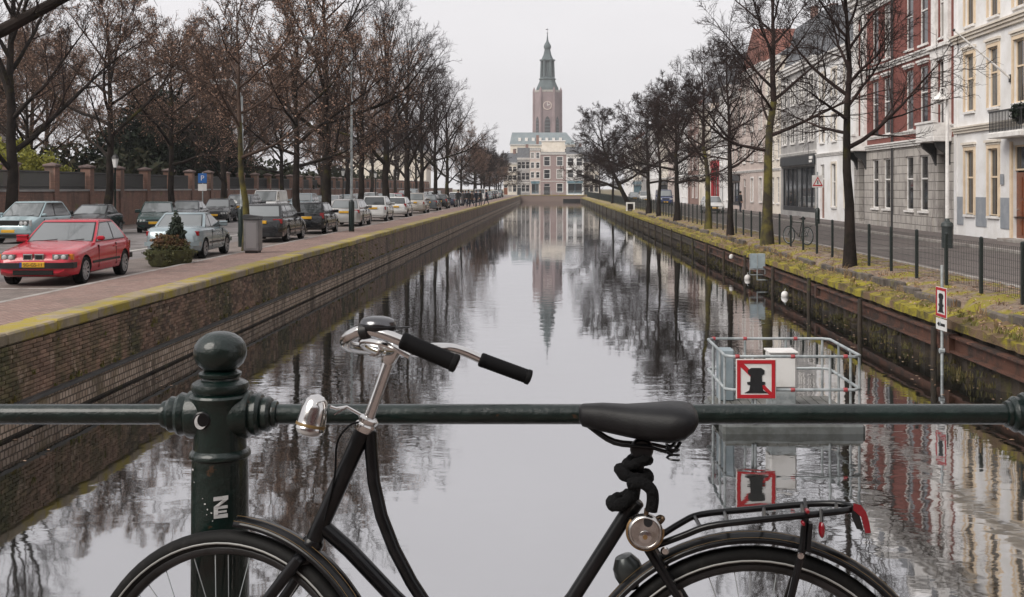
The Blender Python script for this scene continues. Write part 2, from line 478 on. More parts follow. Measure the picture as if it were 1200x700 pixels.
# the opposite bank: steel piling, moss shelf, broken kerb slabs, soil under the trees
ow = thing('piled_bank', 'rusty piled canal bank with mossy top below the bare trees', 'wall', (XR, 12, 0))
mb = MB()
prof = []
y = 4.0
k = 0
while y < 120:                                  # corrugated steel sheet
    d = (0, .09, .09, 0)[k % 4]
    prof.append((XR + d, y)); y += (.18, .22, .18, .22)[k % 4]; k += 1
vs = [(x, y, -1.2) for x, y in prof] + [(x, y, .95) for x, y in prof]
n_ = len(prof)
mb.add(vs, [(i, i + 1, n_ + i + 1, n_ + i) for i in range(n_ - 1)])
mb.add([(XR + .02, y - .2, -1.2), (XR + .02, YE, -1.2), (XR + .02, YE, .95), (XR + .02, y - .2, .95)], [(0, 1, 2, 3)])
mb.add([(XR + .02, -10, -1.2), (XR + .02, 4, -1.2), (XR + .02, 4, .95), (XR + .02, -10, .95)], [(0, 1, 2, 3)])
rel(mb.build('sheet_piling', pile_m, ow, 0, fix=False), ow)
mb = MB()
for (z0, z1, x0) in ((.38, .42, XR - .17), (.66, .70, XR - .17)):
    mb.box(x0, -10, z0, XR + .005, 60, z1)
mb.box(XR - .075, -10, .42, XR - .045, 60, .66)
rel(mb.build('waling_beam', rust, ow, 0), ow)
mb = MB(); mb.box(XR - .12, 60, .38, XR + .005, YE, .44); mb.box(XR - .12, 60, .64, XR + .005, YE, .70); mb.box(XR - .06, 60, .44, XR - .04, YE, .64)
rel(mb.build('far_waling_beam', pile_m, ow, 0), ow)
fl = MB(); fl.box(-.185, -.09, .36, .0, .09, .72)
flm = fl.mesh('joint_plate', rust, 0)
y = 10.95
while y < 64:
    link('joint_plate', flm, ow, (-.0, y - 12, 0)); y += 10.95
pl = MB(); pl.tube([(-.24, 0, -1.2), (-.235, 0, .86)], [.06, .055], 8)
plm = pl.mesh('pile', pile_m)
y = 11.6
while y < 285:
    link('pile', plm, ow, (rnd.uniform(-.02, .02), y - 12, rnd.uniform(-.12, .06))); y += 5.45 if y < 120 else 11
# cap of the bank, uneven, then the sloping moss shelf and the soil
def strip(name, xs, zs, y0, y1, step, mat, seed, amp, parent=None, under=None):
    r = random.Random(seed); vs, fs = [], []
    ny = int((y1 - y0) / step) + 1; nx = len(xs)
    for j in range(ny):
        yy = y0 + (y1 - y0) * j / (ny - 1)
        for i in range(nx):
            e = 0 if i in (0, nx - 1) else 1
            vs.append((xs[i] + r.uniform(-1, 1) * amp * .7, yy, zs[i] + r.uniform(-1, 1) * amp * (e * .8 + .2)))
    for j in range(ny - 1):
        for i in range(nx - 1):
            fs.append((j * nx + i, j * nx + i + 1, (j + 1) * nx + i + 1, (j + 1) * nx + i))
    mb = MB(); mb.add(vs, fs)
    return mb.build(name, mat, parent, 60, fix=False)
o = strip('moss_shelf', [XR - .10, XR - .09, XR + .05, XR + .2, XR + .35, XR + .5, XR + .62], [.80, .955, .985, 1.01, 1.05, 1.07, 1.06], 4, 110, .22, mossy, 5, .03, ow); rel(o, ow)
o = strip('far_moss_shelf', [XR - .10, XR - .09, XR + .3, XR + .62], [.80, .955, 1.02, 1.06], 110, YE, 2, mossy, 6, .03, ow); rel(o, ow)
struct(strip('tree_strip', [XR + .55, XR + .63, XR + .8, XR + 1.0, XR + 1.25, XR + 1.5, XR + 1.9, XR + 2.2, XR + 2.46], [1.0, 1.16, 1.22, 1.24, 1.26, 1.28, 1.31, 1.32, 1.31], 2, 120, .25, litter, 8, .022))
struct(strip('far_tree_strip', [XR + .55, XR + .63, XR + 1.2, XR + 2.46], [1.0, 1.16, 1.26, 1.31], 120, YE, 2, litter, 9, .02))
slab_m = M('worn_kerb_slab', (.13, .11, .095), .9, var=(.07, .058, .05), vs=3, moss=(.2, .18, .04), ms=1.6, mlo=.56, mhi=.68, bump=.8, bs=25, rnd=.2)
sb = MB(); sb.cbox(-.07, -.6, -.2, .07, .6, .1, .02)
sbm = sb.mesh('kerb_slab', slab_m)
ks_root = thing('broken_kerb', 'broken row of dark kerb slabs along the mossy strip under the trees', 'kerb', (XR + .55, 12, 1.1))
y = 15.0
r2 = random.Random(12)
while y < 120:
    if r2.random() > .3:
        o = link('kerb_slab', sbm, ks_root, (r2.uniform(-.05, .05), y - 12, r2.uniform(-.03, .06)), r2.uniform(-.06, .06)); o.rotation_euler.x = r2.uniform(-.03, .03)
    y += 1.28
r3 = random.Random(22)
tufts('bank_moss_tufts', [(XR + r3.choice([r3.uniform(-.08, .6), r3.uniform(-.08, .6), r3.uniform(.6, 2.3)]), 8 + 62 * r3.random() ** 1.5, r3.uniform(.97, 1.0), r3.uniform(.5, 1.3)) for _ in range(420)], grass_m, 'tufts of moss and short grass along the piled bank', 'grass', 6, 16, .12, .12, .009)
tufts('bank_dry_grass', [(XR + r3.uniform(-.1, 2.2), 9 + 45 * r3.random() ** 1.3, 1.02 + .18 * r3.random(), r3.uniform(.5, 1.3)) for _ in range(220)], straw_m, 'dry straw coloured grass and stalks hanging over the piled bank', 'grass', 7, 12, .22, .1, .007)
tufts('waterline_weeds', [(XR - r3.uniform(.0, .16), 9 + 60 * r3.random() ** 1.3, r3.choice([r3.uniform(-.02, .05), r3.uniform(0, .35)]), r3.uniform(.5, 1.2)) for _ in range(330)], M('algae', (.06, .058, .018), .9, var=(.11, .085, .03), vs=5), 'dark weeds and algae clinging to the piling at the waterline', 'weeds', 8, 14, .15, .12, .009)
# fallen leaves
mb = MB()
for _ in range(7000):
    yy = 10 + 75 * r3.random() ** 1.4
    xx = XR + r3.uniform(.0, 2.4)
    zz = (1.0 + (xx - XR) * .12 if xx < XR + .6 else 1.2 + (xx - XR - .6) * .07) + .02
    a = r3.uniform(0, 6.28); s_ = r3.uniform(.02, .045)
    c_, d_ = math.cos(a) * s_, math.sin(a) * s_
    mb.add([(xx + c_, yy + d_, zz), (xx - d_ * .6, yy + c_ * .6, zz + r3.uniform(0, .03)), (xx - c_, yy - d_, zz), (xx + d_ * .6, yy - c_ * .6, zz + r3.uniform(0, .03))], [(0, 1, 2, 3)])
tag(mb.build('fallen_leaves', M('dead_leaf', (.30, .17, .10), .9, var=(.42, .30, .22), vs=9, vlo=.42, vhi=.58), None, 0, fix=False), 'dead leaves scattered over the mossy strip under the trees', 'leaves', None, 'stuff')

# leaves drifting on the water along both walls
mb = MB()
for k in range(420):
    yy = 9 + 60 * r3.random() ** 1.6
    xx = XR - .2 - abs(r3.gauss(0, .7)) if k % 3 else XL + .12 + abs(r3.gauss(0, .5))
    a = r3.uniform(0, 6.28); s_ = r3.uniform(.02, .05); c_, d_ = math.cos(a) * s_, math.sin(a) * s_
    mb.add([(xx + c_, yy + d_, .006), (xx - d_ * .6, yy + c_ * .6, .009), (xx - c_, yy - d_, .006), (xx + d_ * .6, yy - c_ * .6, .009)], [(0, 1, 2, 3)])
tag(mb.build('floating_leaves', MATS['dead_leaf'], None, 0, fix=False), 'small dead leaves drifting on the water beside the canal walls', 'leaves', None, 'stuff')

# end of the canal
ew = thing('canal_end_wall', 'low brick wall closing the far end of the canal', 'wall', (0, YE, 0))
fb = M_brick('end_wall_brick', (.24, .17, .15), (.30, .22, .19), (.15, .12, .1), 'XZ', .22, .065)
mb = MB()
mb.box(XL - .3, 0, -1, 3.2, .6, 1.5); mb.box(3.2, 0, .62, 7.6, .6, 1.5); mb.box(7.6, 0, -1, XR + 3, .6, 1.5)
mb.build('wall', fb, ew, 0)
mb = MB(); mb.box(XL - .3, -.08, 1.5, XR + 3, .7, 1.66); mb.build('coping', coping_m, ew, 0)
mb = MB(); mb.box(3.2, .5, -1, 7.6, .62, .62); mb.build('culvert_back', black_plastic, ew, 0)  # black panel painted in for the shade inside the culvert
er = thing('end_railing', 'thin grey railing on the wall at the far canal end', 'railing', (0, YE + .3, 1.66))
mb = MB()
for z in (.5, .95): mb.tube([(XL, 0, z), (XR + 2, 0, z)], .035, 5)
mb.build('rail', galv, er)
pm = MB(); pm.tube([(0, 0, 0), (0, 0, 1)], .04, 5); pmm = pm.mesh('post', galv)
for k in range(10): link('post', pmm, er, (XL + .2 + k * 1.9, 0, 0))

# the bridge the camera stands on
br = MB(); br.box(-24, -9, 1.6, 24, 2.72, 2.075)
struct(br.build('bridge_deck', M_brick('bridge_paving', (.2, .15, .13), (.25, .19, .17), (.1, .08, .07), 'XY', .21, .105), None, 0))
br = MB(); br.box(-24, 2.74, 1.5, 24, 2.9, 2.1)
tag(br.build('bridge_fascia', kerb_stone, None, 0), 'stone edge beam of the bridge under the railing', 'beam')
# ------------------------------------------------------------------ houses
glass_dark = M('window_glass', (.02, .022, .026), .06, spec=.8)
glass_mid = M('window_glass_grey', (.08, .085, .09), .08, spec=.8)
glass_curtain = M('window_glass_curtained', (.34, .33, .31), .15, var=(.22, .21, .2), vs=9, stretch=(1, 6, .2), spec=.6)
GLASS = [glass_dark, glass_dark, glass_mid, glass_dark, glass_curtain]
H = {}
H['white'] = M('white_stucco', (.80, .795, .80), .8, var=(.70, .685, .67), vs=.8, bump=.1, bs=30)
H['cream'] = M('cream_stucco', (.74, .68, .60), .8, var=(.64, .58, .50), vs=.7)
H['grey'] = M('grey_stucco', (.36, .35, .34), .85, var=(.27, .26, .26), vs=.8)
H['stone'] = M_brick('grey_ashlar', (.38, .355, .33), (.46, .43, .40), (.13, .12, .11), 'YZ', .9, .42, mort=.022, dark=(.22, .20, .19))
H['trim'] = M('white_trim', (.80, .78, .76), .7, var=(.64, .62, .60), vs=2.5)
H['ochre'] = M('ochre_trim', (.74, .60, .44), .75, var=(.66, .52, .37), vs=2)
H['red'] = M_brick('red_brick', (.165, .045, .036), (.225, .064, .05), (.13, .065, .055), 'YZ', .22, .065, mort=.008, dark=(.2, .065, .05), bump=.2)
H['brown'] = M_brick('brown_brick', (.22, .13, .11), (.27, .165, .14), (.2, .14, .12), 'YZ', .22, .065, mort=.008, bump=.2)
H['brick_x'] = M_brick('mauve_brick', (.27, .20, .195), (.32, .24, .23), (.28, .22, .21), 'XZ', .22, .065, mort=.008, bump=.2)
H['slate'] = M('slate_roof', (.085, .09, .10), .6, var=(.12, .125, .135), vs=2, bump=.4, bs=12)
H['tile'] = M('red_roof_tile', (.19, .07, .048), .8, var=(.12, .05, .04), vs=3, bump=.5, bs=14)
H['dark'] = M('dark_shop_timber', (.022, .025, .03), .4, var=(.035, .038, .042), vs=2)
H['plinth'] = M('blue_grey_plinth', (.30, .32, .35), .8, var=(.24, .26, .29), vs=1.5)
H['door'] = M('brown_door', (.20, .062, .025), .4, var=(.14, .042, .018), vs=6, coat=.3)
H['pink'] = M('pale_pink_stucco', (.55, .46, .42), .8, var=(.46, .38, .35), vs=1)
H['redpaint'] = M('red_shop_paint', (.42, .03, .04), .5)
H['teal'] = M('blue_shop_front', (.09, .17, .21), .35, var=(.16, .24, .28), vs=1.2)
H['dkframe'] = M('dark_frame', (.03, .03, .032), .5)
_wc = {}
def window(root, u, z, w, h, style='sash', frame=None, glass=None, sill=True, surround=None, hood=None, sw=.14, rec=.08, bars=0):
    """a window in an opening of the facade whose lower left corner is (u, z): frame > panes, sill, surround, hood"""
    frame = frame or H['trim']; glass = glass or random.choice(GLASS)
    key = (round(w, 2), round(h, 2), style, frame.name, sill, bars)
    if key not in _wc:
        f = MB(); t = .07
        f.box(.0, rec, 0, t, rec + .09, h); f.box(w - t, rec, 0, w, rec + .09, h)
        f.box(t, rec, 0, w - t, rec + .09, t); f.box(t, rec, h - t, w - t, rec + .09, h)
        zs = [t, h - t]
        if style == 'sash': zs = [t, h * .58, h - t]
        if style == 'fan': zs = [t, h * .7, h - t]
        for q in zs[1:-1]: f.box(t, rec - .01, q - .035, w - t, rec + .08, q + .035)
        for b in range(bars):
            x = w * (b + 1) / (bars + 1); f.box(x - .025, rec + .005, t, x + .025, rec + .07, h - t)
        if style == 'grid':
            for q in range(1, 5): f.box(t, rec + .004, h * q / 5 - .02, w - t, rec + .07, h * q / 5 + .02)
        _wc[key] = (f.mesh('window', frame, 0), zs)
    me, zs = _wc[key]
    o = link('window', me, root, (u, 0, z))
    for a, b in zip(zs, zs[1:]):
        kk = ('pane', round(w, 2), round(b - a, 2), glass.name)
        if kk not in _wc:
            p = MB(); p.box(.03, rec + .045, 0, w - .03, rec + .06, b - a); _wc[kk] = p.mesh('pane', glass, 0)
        link('pane', _wc[kk], o, (0, 0, a))
    if sill:
        kk = ('sill', round(w, 2))
        if kk not in _wc:
            p = MB(); p.box(-.1, -.09, -.1, w + .1, .12, -.004); _wc[kk] = p.mesh('sill', H['trim'], 0)
        link('sill', _wc[kk], o)
    if surround:
        kk = ('sur', round(w, 2), round(h, 2), surround.name, sw)
        if kk not in _wc:
            p = MB(); p.box(-sw, -.06, 0, -.002, .02, h + sw); p.box(w + .002, -.06, 0, w + sw, .02, h + sw); p.box(-.002, -.06, h + .002, w + .002, .02, h + sw)
            _wc[kk] = p.mesh('surround', surround, 0)
        link('surround', _wc[kk], o)
    if hood:
        kk = ('hood', round(w, 2), round(h, 2), hood.name, sw)
        if kk not in _wc:
            p = MB(); p.box(-sw - .08, -.14, h + sw + .1, w + sw + .08, .02, h + sw + .2); p.box(-sw - .02, -.08, h + sw + .004, w + sw + .02, .02, h + sw + .098)
            _wc[kk] = p.mesh('hood', hood, 0)
        link('hood', _wc[kk], o)
    return o

def facade(W, z0, z1, rects, depth=.2, y=0):
    us = sorted({0, W, *[r[0] for r in rects], *[r[0] + r[2] for r in rects]})
    zs = sorted({z0, z1, *[r[1] for r in rects], *[r[1] + r[3] for r in rects]})
    us = [u for u in us if 0 <= u <= W]; zs = [z for z in zs if z0 <= z <= z1]
    mb = MB()
    for a, b in zip(us, us[1:]):
        for c, d in zip(zs, zs[1:]):
            mu, mz = (a + b) / 2, (c + d) / 2
            if any(r[0] < mu < r[0] + r[2] and r[1] < mz < r[1] + r[3] for r in rects): continue
            mb.add([(a, y, c), (b, y, c), (b, y, d), (a, y, d)], [(0, 1, 2, 3)])
    for (u, z, w, h) in [r[:4] for r in rects]:
        z_, h_ = max(z, z0), min(z + h, z1) - max(z, z0)
        if h_ <= 0: continue
        e = depth
        mb.add([(u, y, z_), (u, y + e, z_), (u, y + e, z_ + h_), (u, y, z_ + h_)], [(0, 1, 2, 3)])
        mb.add([(u + w, y, z_), (u + w, y, z_ + h_), (u + w, y + e, z_ + h_), (u + w, y + e, z_)], [(0, 1, 2, 3)])
        mb.add([(u, y, z_), (u + w, y, z_), (u + w, y + e, z_), (u, y + e, z_)], [(0, 1, 2, 3)])
        mb.add([(u, y, z_ + h_), (u, y + e, z_ + h_), (u + w, y + e, z_ + h_), (u + w, y, z_ + h_)], [(0, 1, 2, 3)])
    return mb

def shell(root, W, z0, z1, mat, D=9):
    mb = MB()
    mb.add([(0, 0, z0), (0, 0, z1), (0, D, z1), (0, D, z0)], [(0, 1, 2, 3)])
    mb.add([(W, 0, z0), (W, D, z0), (W, D, z1), (W, 0, z1)], [(0, 1, 2, 3)])
    mb.add([(0, D, z0), (0, D, z1), (W, D, z1), (W, D, z0)], [(0, 1, 2, 3)])
    return mb.build('side_wall', mat, root, 0, fix=False)

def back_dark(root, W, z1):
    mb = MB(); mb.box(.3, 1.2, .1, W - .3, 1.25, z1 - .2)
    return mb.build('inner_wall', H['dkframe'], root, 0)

def roof(root, W, z, D, kind, mat, hgt=3.2):
    mb = MB()
    if kind == 'gable_street':
        mb.prism([(-.2, z), (D + .2, z), (D / 2, z + hgt)], lambda a, b, d: (d, a, b), .01, W - .01)
    elif kind == 'mansard':
        mb.prism([(.15, z), (D - .15, z), (D - 1.1, z + hgt), (1.1, z + hgt)], lambda a, b, d: (d, a, b), .01, W - .01)
    elif kind == 'gable_front':
        mb.prism([(-.1, z), (W + .1, z), (W / 2, z + hgt)], lambda a, b, d: (a, d, b), .05, D)
    else:
        mb.box(.01, .2, z, W - .01, D, z + .2)
    r_ = mb.build('roof', mat, root, 0)
    c = MB(); c.box(W - 1.3, D * .45, z + hgt * .5, W - .5, D * .45 + .5, z + hgt + 1.0); c.box(W - 1.36, D * .45 - .06, z + hgt + 1.0, W - .44, D * .45 + .56, z + hgt + 1.1)
    c.build('chimney', H['brown'], r_, 0)
    return r_

def mould(root, name, W, z, h, d, mat, ends=.0, u0=0):
    """a moulding across the facade: three steps"""
    mb = MB()
    mb.box(u0 - ends, -d * .45, z, W + ends, .02, z + h * .4); mb.box(u0 - ends, -d * .75, z + h * .4 + .001, W + ends, .02, z + h * .75); mb.box(u0 - ends, -d, z + h * .75 + .001, W + ends, .02, z + h)
    return mb.build(name, mat, root, 0)

FX = 18.0
ZG = ZR + .12
def right_house(label, y0, y1, name='terraced_house'):
    return thing(name, label, 'house', (FX, y1, ZG), -math.pi / 2), y1 - y0

def simple_house(label, y0, y1, Ht, mat, naxes, floors, ww, roofk='gable_street', roofm=None, frame=None, surround=None, hood=None, gmat=None, gh=3.6, rh=3.0, style='sash', bars=0, shop=None, root=None, door_at=0, corn=None, ffl=None):
    """a town house front: ground floor with door and windows, upper floors of windows, cornice, roof"""
    if root is None: root, W = right_house(label, y0, y1)
    else: W = y1 - y0
    pitch = W / naxes
    rects, wins = [], []
    fh = (Ht - gh - .7) / max(1, floors)
    for fl in range(floors):
        zb = gh + fl * fh + .75; hh = fh - 1.15
        for k in range(naxes):
            u = pitch * (k + .5) - ww / 2; rects.append((u, zb, ww, hh)); wins.append((u, zb, ww, hh))
    gr = []
    if shop:
        gr.append((.5, .35, W - 1.0, gh - 1.35))
    else:
        for k in range(naxes):
            u = pitch * (k + .5) - ww / 2
            gr.append((u, .05 if k == door_at else .85, ww, gh - .7 - (.05 if k == door_at else .85)))
    up = facade(W, gh, Ht, rects); up.build('wall', mat, root, 0, fix=False)
    facade(W, -.3, gh, gr).build('ground_floor_wall', gmat or mat, root, 0, fix=False)
    shell(root, W, -.3, Ht, mat); back_dark(root, W, Ht)
    for (u, z, w_, h_) in wins: window(root, u, z, w_, h_, style, frame, None, True, surround, hood, bars=bars)
    if shop:
        u, z, w_, h_ = gr[0]
        s_ = MB(); n = max(2, int(w_ / 1.4))
        for k in range(n + 1): s_.box(u + (w_ - .08) * k / n, .1, z, u + (w_ - .08) * k / n + .08, .22, z + h_)
        s_.box(u, .1, z - .02, u + w_, .24, z + .35); s_.box(u, .101, z + h_ - .1, u + w_, .23, z + h_)
        so = s_.build('shop_front', shop, root, 0)
        for k in range(n):
            g = MB(); g.box(u + w_ * k / n + .03, .16, z + .3, u + w_ * (k + 1) / n - .03, .18, z + h_ - .08); g.build('pane', random.choice(GLASS[:3]), so, 0)
        f_ = MB(); f_.box(.3, -.12, gh - .9, W - .3, .02, gh - .25); f_.build('fascia_board', shop, root, 0)
    else:
        for k, (u, z, w_, h_) in enumerate(gr):
            if k == door_at:
                dm = MB(); dm.box(u, .14, z, u + w_, .22, z + h_ * .72); dm.box(u + .1, .12, z + .2, u + w_ - .1, .139, z + h_ * .3); dm.box(u + .1, .12, z + h_ * .36, u + w_ - .1, .139, z + h_ * .66)
                dd = dm.build('door', random.choice([H['door'], H['dark'], H['dkframe']]), root, 0)
                window(root, u, z + h_ * .73, w_, h_ * .27, 'plain', frame, None, False)
                hm = MB(); hm.lathe([(.0, 0), (.03, .01), (.03, .04), (0, .05)], 8, (u + w_ - .16, .12, z + 1.05), (0, -1, 0)); hm.build('door_knob', chrome, dd)
            else: window(root, u, z, w_, h_, style, frame, None, True, surround, hood, bars=bars)
    mould(root, 'cornice', W, Ht - .5, .55, .38, corn or H['trim'])
    mould(root, 'string_course', W, gh - .16, .2, .13, corn or H['trim'])
    roof(root, W, Ht + .06, 9, roofk, roofm or H['slate'], rh)
    return root

# --- white house with ochre window trim and a brown door
y1 = yof(1119, FX); y0 = 33.0
hw, W = right_house('white stucco house with ochre window trim, grey plinth and brown panelled door', y0, y1, 'town_house')
Ht = 12.6
ax = [y1 - yof(p, FX) for p in (1136.5, 1164.5, 1195)] + [y1 - yof(1195, FX) + 2.75]
ww = 1.05
rects = []
zf = [(.92, 2.75), (5.35, 2.45), (9.05, 2.55)]
for fl, (z, h) in enumerate(zf):
    for k, a in enumerate(ax):
        if fl == 0 and k == 2: rects.append((a - .62, .12, 1.25, 3.6)); continue
        rects.append((a - ww / 2, z, ww, h))
facade(W, .95, Ht, rects).build('wall', H['white'], hw, 0, fix=False)
facade(W, -.3, .95, rects).build('plinth', H['white'], hw, 0, fix=False)
shell(hw, W, -.3, Ht, H['white']); back_dark(hw, W, Ht)
r_ = random.Random(5)
for (u, z, w_, h_) in rects:
    if h_ == 3.6:
        d = MB(); d.box(u, .13, z, u + w_, .2, z + 2.55)
        for (a, b) in ((.12, .75), (.85, 1.45), (1.55, 2.35)): d.box(u + .12, .105, z + a, u + w_ / 2 - .05, .129, z + b); d.box(u + w_ / 2 + .05, .105, z + a, u + w_ - .12, .129, z + b)
        dd = d.build('door', H['door'], hw, 0)
        k = MB(); k.lathe([(0, 0), (.035, .01), (.035, .05), (0, .06)], 10, (u + .2, .12, z + 1.1), (0, -1, 0)); k.build('door_knob', chrome, dd)
        window(hw, u, z + 2.62, w_, .98, 'plain', H['ochre'], glass_dark, False)
        s_ = MB(); s_.box(u - .2, -.07, .0, u - .003, .02, z + 3.75); s_.box(u + w_ + .003, -.07, 0, u + w_ + .2, .02, z + 3.75); s_.build('door_surround', H['ochre'], hw, 0)
        st = MB(); st.cbox(u - .25, -.55, -.1, u + w_ + .25, .1, .115, .015); st.build('doorstep', kerb_stone, hw, 0)
    else: window(hw, u, z, w_, h_, 'sash', H['ochre'], glass_dark if z < 5 else r_.choice([glass_dark, glass_mid]), True, H['ochre'], H['cream'], sw=.15)
ub = ax[2]                                              # balcony over the door
bl = MB(); bl.cbox(ub - 1.3, -.75, 4.0, ub + 1.9, .0, 4.2, .02); bl.box(ub - 1.25, -.7, 4.2, ub + 1.85, -.62, 4.24)
bo = bl.build('balcony', H['trim'], hw, 0)
bl = MB()
bl.box(ub - 1.28, -.72, 5.0, ub + 1.88, -.64, 5.06)
for k in range(22): bl.box(ub - 1.25 + k * .145, -.7, 4.24, ub - 1.22 + k * .145, -.67, 5.0)
bl.build('balcony_railing', H['dkframe'], bo, 0)
for u in (0, ub + 2.4, W - .35):
    s_ = MB(); s_.box(u, -.05, 0, u + .34, .01, Ht - .6); s_.build('pilaster', H['white'], hw, 0)
for (z, h, d) in ((4.45, .28, .2), (8.42, .34, .26)): mould(hw, 'string_course', W, z, h, d, H['cream'])
mould(hw, 'cornice', W, Ht - .6, .7, .5, H['trim']); roof(hw, W, Ht + .1, 9, 'gable_street', H['slate'], 3)
for k, (a, b) in enumerate(((.36, ax[0] - .75), (ax[0] + .75, ax[1] - .75), (ax[1] + .75, ax[2] - .9))):
    s_ = MB(); s_.box(a, -.03, .45, b, .01, 1.68); s_.box(a, -.03, .0, b, .01, .02) if 0 else None; s_.build('grey_panel', H['plinth'], hw, 0)
nb = MB(); nb.box(ax[1] + .78, -.05, 2.2, ax[1] + 1.12, -.035, 2.62); nb.build('house_sign', H['plinth'], hw, 0)
fpp = thing('flagpole', 'slanted bare white flagpole on the white house with ochre trim', 'flagpole', (FX, 0, 0))
a = at(1183, 92, yof(1183, FX - .06)); tip = at(1145, 20, yof(1145, FX - .06) - .0); tip = Vector((FX - 2.2, a.y + .1, a.z + 1.9))
mb = MB(); mb.tube([(-.02, a.y, a.z), (tip.x - FX, tip.y, tip.z)], [.045, .03], 8); mb.build('pole', H['trim'], fpp)
mb = MB(); mb.lathe([(0, -.06), (.05, -.03), (.06, 0), (.05, .03), (0, .06)], 8, (tip.x - FX, tip.y, tip.z)); mb.build('finial', H['dkframe'], fpp)
mb = MB(); mb.box(-.06, a.y - .1, a.z - .15, .0, a.y + .1, a.z + .15); mb.build('bracket', H['dkframe'], fpp)

# --- two red brick houses with white stone bays and a grey ashlar ground floor
def red_house(label, y0, y1, mirror, Ht=13.0, gh=4.35):
    root, W = right_house(label, y0, y1, 'town_house')
    bay_w = 2.3
    ub = W - bay_w - .45 if mirror else .45          # bay of pale stone at one end
    others = [u for u in ((.6 + .55, .6 + 2.75) if mirror else (bay_w + 1.5, bay_w + 3.7))]
    others = [o + (W - bay_w - .45 - 4.6) / 2 * (1 if mirror else 1) for o in others] if W > 8 else others
    if W > 9.2: others.append(others[1] + 2.2)
    rects = []
    for (z, h) in ((4.95, 3.0), (9.0, 2.85)):
        for o in others: rects.append((o, z, 1.25, h))
        rects.append((ub + .6, z, 1.1, h))
    gr = [(o, .95, 1.25, 2.7) for o in others] + [(ub + .55, .1, 1.2, 3.5)]
    facade(W, gh, Ht, rects).build('wall', H['red'], root, 0, fix=False)
    facade(W, -.3, gh, gr, .4).build('ground_floor_wall', H['stone'], root, 0, fix=False)
    shell(root, W, -.3, Ht, H['red']); back_dark(root, W, Ht)
    for (u, z, w_, h_) in rects:
        if abs(u - ub - .6) < .01: window(root, u, z, w_, h_, 'sash', H['trim'], None, True, None, None)
        else: window(root, u, z, w_, h_, 'sash', H['trim'], None, True, None, H['trim'], sw=.1)
    for (u, z, w_, h_) in gr[:-1]: window(root, u, z, w_, h_, 'sash', H['trim'], glass_dark, True)
    u, z, w_, h_ = gr[-1]
    d = MB(); d.box(u, .3, z, u + w_, .38, z + h_); d.box(u + .1, .27, z + .2, u + w_ - .1, .299, z + 1.2); d.box(u + .1, .27, z + 1.35, u + w_ - .1, .299, z + 2.4)
    dd = d.build('door', H['dark'], root, 0)
    k = MB(); k.lathe([(0, 0), (.035, .01), (.035, .05), (0, .06)], 10, (u + w_ - .2, .3, z + 1.1), (0, -1, 0)); k.build('door_knob', chrome, dd)
    for (z, h) in ((4.95, 3.0), (9.0, 2.85)):          # pale stone piers and panels of the bay
        s_ = MB(); s_.box(ub, -.16, z - .5, ub + .55, .01, z + h + .1); s_.box(ub + 1.75, -.16, z - .5, ub + bay_w, .01, z + h + .1)
        s_.box(ub + .551, -.12, z + h + .003, ub + 1.749, .01, z + h + .1)
        s_.box(ub - .04, -.2, z + h + .101, ub + bay_w + .04, .01, z + h + .55); s_.box(ub - .12, -.32, z + h + .551, ub + bay_w + .12, .01, z + h + .68)
        s_.build('stone_bay', H['trim'], root, 0)
    s_ = MB(); s_.cbox(ub - .1, -.85, 4.15, ub + bay_w + .1, -.002, 4.4, .03); bo = s_.build('balcony', H['trim'], root, 0)
    s_ = MB(); s_.box(ub - .08, -.83, 4.4, ub + bay_w + .08, -.75, 5.0); s_.box(ub - .08, -.75, 4.4, ub, -.01, 5.0); s_.box(ub + bay_w, -.75, 4.4, ub + bay_w + .08, -.01, 5.0); s_.box(ub - .14, -.88, 5.0, ub + bay_w + .14, -.7, 5.1)
    s_.build('parapet', H['trim'], bo, 0)
    for x in (ub + .1, ub + bay_w - .35):
        s_ = MB(); s_.prism([(0, 4.15), (-.7, 4.15), (-.6, 3.9), (-.2, 3.6), (0, 3.1)], lambda a, b, d_: (d_, a, b), x, x + .25); s_.build('corbel', H['dkframe'], root, 0)
    mould(root, 'ground_cornice', ub - .16 if mirror else W, gh - .2, .3, .22, H['trim'], u0=0 if mirror else ub + bay_w + .16)
    mould(root, 'sill_course', W, 4.76, .16, .1, H['trim']); mould(root, 'string_course', W, 8.42, .3, .2, H['trim'])
    mould(root, 'frieze', W, Ht - 1.05, .35, .14, H['trim']); mould(root, 'cornice', W, Ht - .6, .75, .6, H['trim'])
    pl = MB(); pl.box(0, -.07, -.3, min(ub, W) - .1 if mirror else .2, .01, .7)
    for o in others: pl.box(o - .25, -.072, -.3, o + 1.25, .01, .75)
    pl.build('plinth', H['stone'], root, 0)
    dp = MB(); dp.tube([(W - .1 if not mirror else .12, -.08, 0), (W - .1 if not mirror else .12, -.08, Ht - .6)], .032, 6); dp.build('drainpipe', H['dkframe'], root)
    for u in (W * .3, W * .68):
        q = MB(); q.box(u - .7, .1, Ht + .1, u + .7, 2.5, Ht + 1.9); q.prism([(-.9, Ht + 1.9), (.9, Ht + 1.9), (0, Ht + 2.5)], lambda a, b, d_: (u + a, d_, b), 0, 2.5); dm = q.build('dormer', H['trim'], root, 0)
        g = MB(); g.box(u - .5, .06, Ht + .4, u + .5, .099, Ht + 1.7); g.build('pane', glass_dark, dm, 0)
    roof(root, W, Ht + .15, 9, 'mansard', H['slate'], 2.6)
    return root
ya, yb, yc = yof(1119, FX), yof(1047, FX), yof(1001, FX)
red_house('red brick house with pale stone bay beside the white house', ya + .01, yb, True)
red_house('red brick house with pale stone bay beside the pale yellow house', yb + .01, yc, False)
y_ = yc
